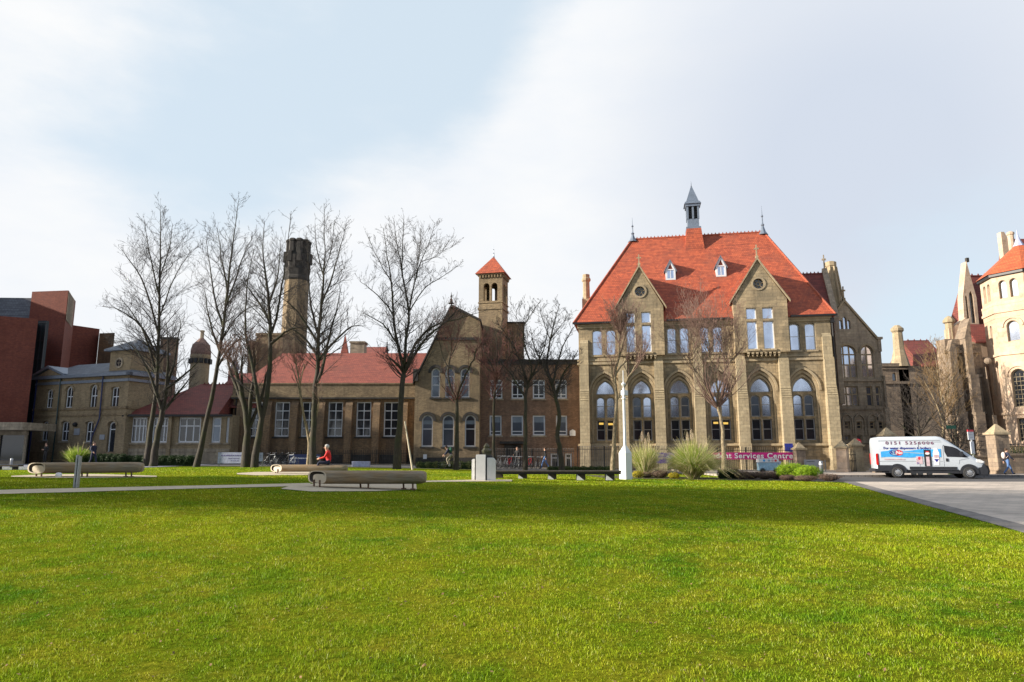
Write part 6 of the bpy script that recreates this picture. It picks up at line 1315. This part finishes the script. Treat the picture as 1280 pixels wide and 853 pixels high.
# glazing
q=MB(); pts=[(3.74,2.40),(3.95,2.27),(4.4,1.93),(4.9,1.55),(5.22,1.31)]; v=[];
for x,z in pts:
    for y in (-.84,-.45,0,.45,.84): v.append((x+.03+(.03 if abs(y)<.1 else 0),y*(1 if x>4 else .93),z+.06-.012*abs(y)))
q.add(v,[(j*5+i,j*5+i+1,(j+1)*5+i+1,(j+1)*5+i) for j in range(4) for i in range(4)]); q.build('windscreen','glass_dark',van)
W1=[(3.86,1.30),(4.96,1.27),(4.78,1.45),(4.42,1.79),(4.2,1.90),(3.74,1.98),(3.74,1.6)]
side(W1,'glass_dark','side_window',.002)
def edge(pts,name='door_seam',w=.012):
    q=MB()
    for a_,b_ in zip(pts,pts[1:]):
        d=Vector((b_[0]-a_[0],b_[1]-a_[1])); n_=Vector((-d.y,d.x)).normalized()*w; q.prism([(a_[0]-n_.x,a_[1]-n_.y),(b_[0]-n_.x,b_[1]-n_.y),(b_[0]+n_.x,b_[1]+n_.y),(a_[0]+n_.x,a_[1]+n_.y)],SY-.006,SY+.002)
    return recalc(q.build(name,'seam',van))
edge([(3.66,.72),(3.66,1.95),(3.72,2.02)]); edge([(4.45,.86),(4.5,1.1),(5.0,1.22)]); edge([(2.35,.72),(2.35,2.2),(3.6,2.2)]); edge([(.1,1.02),(3.6,1.02)]); edge([(.12,2.28),(3.55,2.3)])
side([(3.78,1.02),(3.9,1.02),(3.9,1.2),(3.78,1.2)],'plastic_black','door_handle',.0,th=.03)
side([(3.2,.98),(3.26,.98),(3.26,1.15),(3.2,1.15)],'plastic_black','door_handle',.0,th=.03) if 0 else None
# rear doors: windows none, seams and dark lower bumper
q=MB(); q.box(-.14,.06,-.98,.98,.36,.56); bevel(q.build('rear_bumper','plastic_black',van),.03,2); q=MB(); q.box(-.012,.06,-.012,.012,.6,2.3); q.box(-.03,.02,-.28,-.06,1.1,1.22); q.build('rear_door_seam','seam',van)
q=MB(); 
for x in (1.9,2.25,2.75): q.tube([(x,-.75,.3),(x+.28,-.75,.3)],.11,8)
q.build('exhaust','galvanised',van)
# graphics
gy=SY-.006
def gfx(poly,m,name='graphic',off=.0): return recalc(MB().prism(poly,SY-.010-off,SY+.0).build(name,m,van))
top=[(.25+i*3.3/16,1.70+.05*math.sin(i*.7)-(.09 if i<3 else 0)+.12*max(0,(i-12)/4)) for i in range(17)]
gfx([(.25,1.24)]+[(.25+i*3.3/10,1.26+.03*math.sin(i)+.03*i/10) for i in range(11)]+list(reversed(top)),'sky_blue_vinyl','water_graphic')
gfx([(.4,1.5),(1.4,1.56),(2.4,1.47),(3.1,1.5),(2.4,1.54),(1.4,1.62)],'cart_blue','water_highlight',.004)
def ell(cx,cz,a_,b_,n=24): return [(cx+a_*math.cos(2*math.pi*k/n),cz+b_*math.sin(2*math.pi*k/n)) for k in range(n)]
gfx(ell(1.1,1.54,.37,.19),'navy_vinyl','logo_ring',.006); gfx(ell(1.09,1.54,.31,.15),'cart_blue','logo_ring',.009); gfx(ell(1.27,1.54,.21,.165),'red_vinyl','logo_oval',.012)
tm=lambda s,size,m,x,z,dy=.0,**k:text_mesh(s,size,'lettering',m,van,(x,SY-.002-dy,z),depth=.0015,**k)
tm('AT',.24,'navy_vinyl',.93,1.54,dy=.021,bold=.006); tm('No',.26,'white_vinyl',1.28,1.54,dy=.022,bold=.006)
tx=tm('0151 5256006',.265,'pink_grey_vinyl',1.88,2.13,space=1.35,bold=.004); bpy.context.view_layer.update(); tx.scale[0]=2.65/max(.1,tx.dimensions.x)
tx.data.materials.clear(); tx.data.materials.append(M['phone_vinyl'])
tx=tm('For water dispensers & boilers',.2,'navy_vinyl',1.72,1.82,bold=.004); bpy.context.view_layer.update(); tx.scale[0]=2.6/max(.1,tx.dimensions.x)
q=MB(); rg=random.Random(5); x=.42
while x<1.5: l=rg.uniform(.04,.1); q.box(x,x+l,SY-.014,SY,1.1,1.1+rg.uniform(.05,.085)); x+=l+.022
q.build('small_print','pink_grey_vinyl',van)
gfx([(2.62,.72),(3.0,.72),(3.0,1.72),(2.62,1.72)],'plastic_black','dispenser_picture',.006); gfx([(2.72,.74),(2.9,.74),(2.9,1.3),(2.72,1.3)],'pink_grey_vinyl','dispenser_front',.010); gfx(ell(2.81,1.5,.12,.08,14),'white_vinyl','dispenser_display',.010); gfx(ell(2.81,1.6,.1,.04,12),'red_vinyl','dispenser_badge',.012)
gfx([(3.15,.8),(3.4,.8),(3.45,1.5),(3.36,1.8),(3.2,1.8),(3.1,1.5)],'white_vinyl','bottle_picture',.006); gfx([(3.12,1.24),(3.44,1.24),(3.42,1.42),(3.14,1.42)],'pink_grey_vinyl','bottle_label',.010); gfx([(3.14,1.16),(3.42,1.16),(3.28,.96)],'navy_vinyl','bottle_arrow',.010)
gfx([(2.18,.86),(2.52,.86),(2.52,1.32),(2.18,1.32)],'pink_grey_vinyl','boiler_picture',.006); gfx(ell(2.35,1.2,.07,.1,12),'red_vinyl','boiler_tap',.010); gfx([(2.2,.88),(2.32,.88),(2.32,.95),(2.2,.95)],'sign_text','boiler_base',.010)
# ================================================================= PEOPLE
def person(label,loc,rz,J,top='cloth_navy',legs='denim',shoe='cloth_black',hair='hair_brown',skin='skin',sc=1.0,bag=None,hood=False,longhair=False):
    """J: overrides for joint positions (x forward, y left, z up)"""
    D=dict(pelvis=(0,0,.95),waist=(0,0,1.08),chest=(0,0,1.33),neck=(0,0,1.5),head=(.02,0,1.62),crown=(.0,0,1.72),
      shL=(0,.18,1.42),elL=(-.03,.25,1.14),wrL=(.06,.25,.88),shR=(0,-.18,1.42),elR=(-.03,-.25,1.14),wrR=(.06,-.25,.88),
      hiL=(0,.09,.92),knL=(.03,.1,.5),anL=(-.02,.1,.09),toL=(.16,.11,.04),hiR=(0,-.09,.92),knR=(.03,-.1,.5),anR=(-.02,-.1,.09),toR=(.16,-.11,.04)); D.update(J)
    order=list(D); ed=[('pelvis','waist'),('waist','chest'),('chest','neck'),('neck','head'),('head','crown')]
    for s in 'LR': ed+=[('chest','sh'+s),('sh'+s,'el'+s),('el'+s,'wr'+s),('pelvis','hi'+s),('hi'+s,'kn'+s),('kn'+s,'an'+s),('an'+s,'to'+s)]
    rad=dict(pelvis=.135,waist=.125,chest=.145,neck=.06,head=.098,crown=.075,sh=.07,el=.05,wr=.032,hi=.095,kn=.062,an=.045,to=.04)
    V=[Vector(D[k]) for k in order]; Rr=[rad.get(k,rad.get(k[:2],.05)) for k in order]; E=[(order.index(a),order.index(b)) for a,b in ed]
    for s in 'LR':     # palm and five fingers
        w_=Vector(D['wr'+s]); d=(w_-Vector(D['el'+s])).normalized(); side_=d.cross(Vector((0,1,0))); side_=side_.normalized() if side_.length>.1 else Vector((1,0,0)); palm=w_+d*.07; V.append(palm); Rr.append(.036); pi_=len(V)-1; E.append((order.index('wr'+s),pi_))
        inn=side_.cross(d).normalized()*(1 if s=='R' else -1)
        for k,ln in enumerate((.062,.072,.068,.055)):
            b_=palm+side_*(.027-.018*k)+d*.028; t_=b_+d*ln*.55+inn*.006; u_=t_+d*ln*.45+inn*.016; V.extend([b_,t_,u_]); Rr.extend([.010,.009,.008]); m=len(V); E+= [(pi_,m-3),(m-3,m-2),(m-2,m-1)]
        b_=w_+d*.03+side_*.04; u_=b_+d*.035+side_*.012+inn*.01; V.extend([b_,u_]); Rr.extend([.012,.009]); m=len(V); E+=[(pi_,m-2),(m-2,m-1)]
    me=bpy.data.meshes.new('person'); me.from_pydata([v*sc for v in V],E,[]); o=bpy.data.objects.new('person',me); C.objects.link(o)
    md=o.modifiers.new('s','SKIN'); 
    for i,sv in enumerate(me.skin_vertices[0].data): sv.radius=(Rr[i]*sc*(.82 if i in (0,1,2) else 1),Rr[i]*sc); sv.use_root=(i==0)
    if True:
        sd_=me.skin_vertices[0].data; sd_[0].radius=(.10*sc,.14*sc); sd_[1].radius=(.095*sc,.125*sc); sd_[2].radius=(.105*sc,.155*sc)
    sb=o.modifiers.new('b','SUBSURF'); sb.levels=2; sb.render_levels=2
    bpy.context.view_layer.update(); m2=bpy.data.meshes.new_from_object(o.evaluated_get(bpy.context.evaluated_depsgraph_get())); o.modifiers.clear(); o.data=m2; m2.name='person'
    m2.materials.clear()
    for m in (skin,top,legs,shoe): m2.materials.append(M[m])
    segs=[]
    for a,b in ed:
        mt=1
        if a in('neck','head') : mt=0
        if a in('chest',) and b=='neck': mt=1
        if a[:2] in('hi','kn') or a=='pelvis' and b[:2]=='hi': mt=2
        if a[:2]=='an': mt=3
        segs.append((Vector(D[a])*sc,Vector(D[b])*sc,mt))
    for s in 'LR': w_=Vector(D['wr'+s])*sc; d=(w_-Vector(D['el'+s])*sc).normalized(); segs.append((w_+d*.03*sc,w_+d*.18*sc,0))
    for p in m2.polygons:
        c_=p.center; best=9
        for a,b,mt in segs:
            ab=b-a; t_=max(0,min(1,(c_-a).dot(ab)/ab.length_squared)); q_=(c_-(a+ab*t_)).length
            if q_<best: best=q_; bm_=mt
        p.material_index=bm_; p.use_smooth=True
    o.location=loc; o.rotation_euler=(0,0,rz); tag(o,label,'person')
    # hair and simple facial features
    h=Vector(D['head'])*sc; cr=Vector(D['crown'])*sc; up=(cr-h).normalized(); q=MB(); c_=h+up*.055*sc+Vector((-.022,0,0))*sc; q.sphere(c_,.108*sc,0,14,8,(1,.93,1.0)); 
    keep=[i for i,f in enumerate(q.f) if sum(q.v[j][0] for j in f)/len(f)<c_.x+.045*sc or sum(q.v[j][2] for j in f)/len(f)>c_.z+.035*sc]; q.f=[q.f[i] for i in keep]; q.m=[q.m[i] for i in keep]
    if longhair: q.sphere(c_-Vector((.05,0,.1))*sc,.085*sc,0,10,6,(.7,1,1.5))
    q.build('hair',hair,o,True)
    q=MB(); q.sphere(h+Vector((.098,0,.0))*sc,.018*sc,0,6,4); 
    for s in(-1,1): q.sphere(h+Vector((.0,s*.092,0))*sc,.026*sc,0,6,4,(.7,.5,1.2))
    q.build('nose_and_ears',skin,o,True); q=MB()
    for s in(-1,1): q.sphere(h+Vector((.088,s*.034,.022))*sc,.011*sc,0,6,4)
    q.sphere(h+Vector((.09,0,-.045))*sc,.018*sc,0,6,4,(.4,1,.3)); q.build('eyes_and_mouth','dark_slot',o)
    if bag:
        q=MB(); bx,by,bz,m_=bag; q.sphere((bx,by,bz),.17,0,12,8,(.6,.9,1.25)); bo=q.build('backpack',m_,None,True); bo.location=loc; bo.rotation_euler=(0,0,rz); tag(bo,'bag carried by '+label[:1].lower()+label[1:] if len(label.split())<11 else 'bag carried by the person at this spot','bag'); q2=MB()
        for s in(-1,1): q2.tube([(bx*.4,s*.11,bz+.2),(.13,s*.12,bz+.1),(bx*.3,s*.16,bz-.18)],.014,4)
        q2.build('strap',m_,bo)
    return o
# seated in red on the farther log bench (facing left, legs down its far side hidden by the log)
zs=P(409,581,B3.location.y)[2]; bx=P(411,583,B3.location.y)[0]
person('person in bright red jacket and dark trousers sitting on the farther log bench',(bx,B3.location.y,zs-.56*1.0),R(180)+.15,dict(pelvis=(0,0,.66),waist=(.02,0,.8),chest=(.06,0,1.04),neck=(.1,0,1.2),head=(.15,0,1.31),crown=(.13,0,1.42),shL=(.05,.18,1.13),elL=(.17,.23,.9),wrL=(.38,.15,.84),shR=(.05,-.18,1.13),elR=(.17,-.23,.9),wrR=(.38,-.15,.84),hiL=(.02,.09,.64),knL=(.45,.11,.66),anL=(.5,.12,.24),toL=(.66,.12,.2),hiR=(.02,-.09,.64),knR=(.45,-.11,.66),anR=(.5,-.12,.24),toR=(.66,-.12,.2)),top='jacket_red',legs='cloth_navy',hair='hair_grey')
walkA=dict(knL=(.2,.1,.52),anL=(.3,.1,.1),toL=(.46,.1,.1),knR=(-.05,-.1,.5),anR=(-.34,-.1,.14),toR=(-.2,-.1,.04),elL=(-.14,.25,1.16),wrL=(-.12,.25,.92),elR=(.08,-.25,1.16),wrR=(.28,-.22,1.02))
a=GY(1259,44.8); a.z=.12
o=person('person in blue jeans and dark jacket walking in front of the sooty pillar',a,R(-8),walkA,top='cloth_navy',legs='denim',hair='hair_brown',sc=.97)
def bag_thing(loc,rz,label,mat,off=(-.2,0,1.25)):
    r=empty('rucksack',loc,rz,label,'bag'); q=MB(); q.sphere(off,.17,0,12,8,(.65,.95,1.3)); q.build('sack',mat,r,True); q=MB()
    for s in(-1,1): q.tube([(off[0]+.05,s*.11,off[2]+.2),(.13,s*.12,off[2]+.08),(off[0]+.05,s*.15,off[2]-.18)],.014,4)
    q.build('strap',mat,r)
bag_thing(a,R(-8),'pale rucksack on the back of the person in blue jeans at the right','pale_bag')
a=GY(116,49.3); person('person in navy walking away to the right behind the left log bench',a,R(-25),walkA,top='cloth_navy',legs='cloth_navy'); bag_thing(a,R(-25),'dark rucksack on the back of the navy clad walker at the left','cloth_black')
a=GY(56,56); person('person in black standing near the corner of the turret house, hands before the chest',a,R(-110),dict(elL=(-.02,.24,1.16),wrL=(.22,.1,1.2),elR=(-.02,-.24,1.16),wrR=(.22,-.1,1.2)),top='cloth_black',legs='cloth_black')
a=GY(681.5,56.5); person('person in black top and blue jeans walking behind the long bench',a,R(160),walkA,top='cloth_black',legs='denim')
a=GY(646.5,58.5); person('person in black with pale face standing behind the parked bicycles',a,R(-120),dict(wrR=(.25,-.2,1.1)),top='cloth_black',legs='cloth_black')
# ================================================================= BICYCLES
def bike_parts(root,col):
    fr=MB(); bb=(0,0,.28); rw=(-.5,0,.34); fw_=(.55,0,.34); st_=(-.15,0,.8); hdt=(.38,0,.86); hdb=(.42,0,.7)
    for a_,b_,r_ in ((bb,st_,.016),(bb,hdb,.018),(st_,hdt,.016),(bb,rw,.011),(st_,rw,.010),(hdt,hdb,.018)): fr.tube([a_,b_],r_,6)
    fr.build('frame',col,root); q=MB(); q.tube([hdb,(.45,0,.6),fw_],.012,6); q.build('fork',col,root)
    for c_ in (rw,fw_):
        q=MB(); n=24; m=5; v=[];f=[]
        for i in range(n):
            a_=2*math.pi*i/n
            for j in range(m): b_=2*math.pi*j/m; rr=.325+.02*math.cos(b_); v.append((rr*math.cos(a_),.018*math.sin(b_),rr*math.sin(a_)))
        f=[(i*m+j,i*m+(j+1)%m,((i+1)%n)*m+(j+1)%m,((i+1)%n)*m+j) for i in range(n) for j in range(m)]; q.add(v,f); w=q.build('wheel','tyre',root,True); w.location=c_
        q=MB(); 
        for i in range(12): a_=math.pi*i/6; q.tube([(0,0,0),(.31*math.cos(a_),0,.31*math.sin(a_))],.004,3)
        q.lathe(0,0,[(.02,-.03),(.02,.03)],6); q.build('spokes','galvanised',w)
    q=MB(); q.box(-.28,-.02,-.06,.06,.9,.95); q.tube([(-.15,0,.8),(-.16,0,.9)],.012,5); q.build('saddle','plastic_black',root); q=MB(); q.tube([(.38,0,.86),(.37,0,.97),(.37,.26,.99)],.012,5); q.tube([(.37,0,.97),(.37,-.26,.99)],.012,5); q.build('handlebar','galvanised',root)
    q=MB(); q.lathe(0,0,[(.08,-.01),(.08,.01)],12); o=q.build('chainring','galvanised',root); o.rotation_euler=(R(90),0,0); o.location=(0,.02,.28)
def mkbike(col): r=empty('bicycle',(0,0,0)); bike_parts(r,col); return r
protos=[mkbike('galvanised'),mkbike('red_vinyl'),mkbike('plastic_black')]
used=[0,0,0]
def place_bike(k,px,Y,rz,label,grp='bicycles parked at the rack'):
    b_=protos[k] if not used[k] else dup(protos[k]); used[k]+=1; a=GY(px,Y); b_.location=a; b_.rotation_euler=(R(3),0,rz); tag(b_,label,'bicycle',grp)
for i,(px,k,dy,rz) in enumerate(((623,0,0,70),(628,2,.1,66),(632,0,-.1,74),(636.5,1,0,68),(641,2,.1,72),(645.5,0,0,65),(650,2,-.1,75),(661,1,0,64),(672,2,.1,70))):
    place_bike(k,px,56.3+dy,R(rz),['silver bicycle at the left end of the rack beside the white monument','black bicycle second from the left in the rack','silver bicycle third from the left in the rack','red bicycle in the middle of the left rack group','black bicycle just right of the red one in the rack','silver bicycle third from the right in the left rack group','black bicycle at the right end of the left rack group, before the door','red bicycle standing alone right of the straight sunlit trunk','black bicycle beside the walker in jeans'][i])
for i,(px,k,rz) in enumerate(((331,2,20),(338,0,-15),(346,2,10),(354,2,25),(362,0,-20))): place_bike(k,px,52.5,R(rz),['black bicycle nearest the two-leader tree','silver bicycle second from the left behind the farther log bench','black bicycle in the middle of the group left of the blue banner','black bicycle fourth from the left of the group','silver bicycle in front of the blue banner'][i],'bicycles parked before the long hall')
# cyclist
a=GY(562,50.3); cb=mkbike('plastic_black'); cb.location=a; cb.rotation_euler=(0,0,R(180)-.1); tag(cb,'black bicycle being ridden to the left by the person in navy','bicycle')
person('person in navy top and khaki trousers riding a bicycle to the left',a,R(180)-.1,dict(pelvis=(-.17,0,1.0),waist=(-.1,0,1.1),chest=(.08,0,1.3),neck=(.2,0,1.43),head=(.28,0,1.54),crown=(.29,0,1.65),shL=(.1,.18,1.37),elL=(.24,.22,1.15),wrL=(.36,.24,1.03),shR=(.1,-.18,1.37),elR=(.24,-.22,1.15),wrR=(.36,-.24,1.03),hiL=(-.15,.09,.98),knL=(.2,.1,.75),anL=(.08,.1,.35),toL=(.22,.1,.3),hiR=(-.15,-.09,.98),knR=(.08,-.1,.6),anR=(-.05,-.1,.2),toR=(.1,-.1,.14)),top='cloth_navy',legs='cloth_khaki')
bag_thing(Vector(a)+Vector((-.02,0,0)),R(180)-.1,'green rucksack on the back of the cyclist','cloth_green',(-.1,0,1.36))
a=GY(470,52.5); r=empty('planter',(a.x,a.y,a.z),0,'low pale blue grey trough standing behind the nearest log bench','planter'); q=MB(); q.box(-.65,.65,-.25,.25,.0,.42); bevel(q.build('trough','pale_sign',r),.02,1); q=MB(); q.box(-.6,.6,-.2,.2,.38,.44); q.build('soil','soil',r)
a.x=P(452,565,52.5)[0]; r.location.x=a.x
# ================================================================= LAWN BLADES
def pip(x,y,poly):
    ins=np.zeros(len(x),bool); n=len(poly); j=n-1
    for i in range(n):
        xi,yi=poly[i];xj,yj=poly[j]; c_=((yi>y)!=(yj>y))&(x<(xj-xi)*(y-yi)/(yj-yi+1e-12)+xi); ins^=c_; j=i
    return ins
EXC=[list(map(tuple,A))+list(map(tuple,reversed(B))) for A,B in PADS]
def blades(zone,y0,y1,dens,h,w,seed,tri=False):
    rng=np.random.default_rng(seed); xl=lambda y:-(y*.80+1.2); area=((y1+y0)*.80+2.4)*(y1-y0); n=int(area*dens)
    y=y0+(y1-y0)*rng.random(int(n*1.15)); x=rng.uniform(-1,1,len(y))*(y1*.80+1.2); keep=np.abs(x)<(y*.80+1.2); x=x[keep];y=y[keep]
    er=np.array([lawn_right(v_) for v_ in np.linspace(0,52,300)]); keep=x<np.interp(y,np.linspace(0,52,300),er)+rng.normal(-.01,.045,len(x)); x=x[keep];y=y[keep]
    for p_ in EXC:
        bx0=min(a_[0] for a_ in p_);bx1=max(a_[0] for a_ in p_);by0=min(a_[1] for a_ in p_);by1=max(a_[1] for a_ in p_)
        m=(x>bx0)&(x<bx1)&(y>by0)&(y<by1)
        if m.any():
            idx=np.where(m)[0]; ii=pip(x[idx],y[idx],p_); kk=np.ones(len(x),bool); kk[idx[ii]]=False; x=x[kk];y=y[kk]
    g_=np.sin(x*9+2*np.sin(y*7+x*3))*np.sin(y*11+2*np.sin(x*8))+.6*np.sin(x*31+y*13)*np.sin(y*37-x*11)+rng.normal(0,.35,len(x)); kk=g_>-.62; x=x[kk];y=y[kk]
    n=len(x)
    # tussocky height: sums of sines stand in for the uneven growth of real turf
    hf=.78+.26*np.sin(x*2.1+1.7*np.sin(y*1.3))*np.cos(y*1.9+1.1*np.sin(x*.9))+.22*np.sin(x*6.3+2*np.sin(y*5))*np.cos(y*7.1+x*2.3)
    hh=h*np.clip(hf,.35,1.5)*rng.uniform(.5,1.25,n); a=rng.uniform(0,2*np.pi,n); ln=rng.uniform(.15,1.0,n)*hh; la=rng.uniform(0,2*np.pi,n)
    b=np.stack([x,y,npH(x,y)-.004],1); s=np.stack([np.cos(a),np.sin(a),a*0],1)*(w*rng.uniform(.6,1.3,n))[:,None]*.5; lean=np.stack([np.cos(la)*ln,np.sin(la)*ln,a*0],1); up=np.zeros((n,3)); up[:,2]=hh
    if tri:
        v=np.stack([b-s,b+s,b+lean*.8+up],1).reshape(-1,3); f=np.arange(3*n).reshape(-1,3); return v,f
    v=np.stack([b-s,b+s,b+lean*.3+up*.6+s*.7,b+lean*.3+up*.6-s*.7,b+lean+up*.92],1).reshape(-1,3); i=np.arange(n)[:,None]*5
    f=np.concatenate([i+np.array([0,1,2]),i+np.array([0,2,3]),i+np.array([3,2,4])],0); return v,f
parts=[blades('a',3.9,8.5,5200,.038,.0046,201),blades('b',8.5,15,2000,.042,.0085,202,True),blades('c',15,27,520,.04,.015,203,True),blades('d',27,46,150,.045,.032,204,True)]
off=0; VV=[];FF=[]
for v,f in parts: VV.append(v); FF.append(f+off); off+=len(v)
tag(arr('grass',np.concatenate(VV),np.concatenate(FF),'lawn_blades'),'short bright green grass blades covering the lawn','grass',kind='stuff')
# fallen dead leaves and clippings scattered on the near turf
rng=np.random.default_rng(9); n=1500; y=rng.uniform(4.2,14,n); x=rng.uniform(-1,1,n)*(y*.8+1); k=x<np.interp(y,[0,14,30],[lawn_right(0),lawn_right(14),lawn_right(30)])-.3; x=x[k];y=y[k];n=len(x)
c=np.stack([x,y,npH(x,y)+rng.uniform(.015,.035,n)],1); a=rng.uniform(0,6.28,n); u=np.stack([np.cos(a),np.sin(a),rng.normal(0,.3,n)],1)*rng.uniform(.008,.024,n)[:,None]; w=np.stack([-np.sin(a),np.cos(a),rng.normal(0,.3,n)],1)*rng.uniform(.004,.012,n)[:,None]
tag(arr('fallen_leaves',np.stack([c-u,c-w,c+u,c+w],1).reshape(-1,3),np.arange(4*n)  .reshape(-1,4),'dead_leaf'),'scattered tiny dead leaves on the near lawn','leaves',kind='stuff')
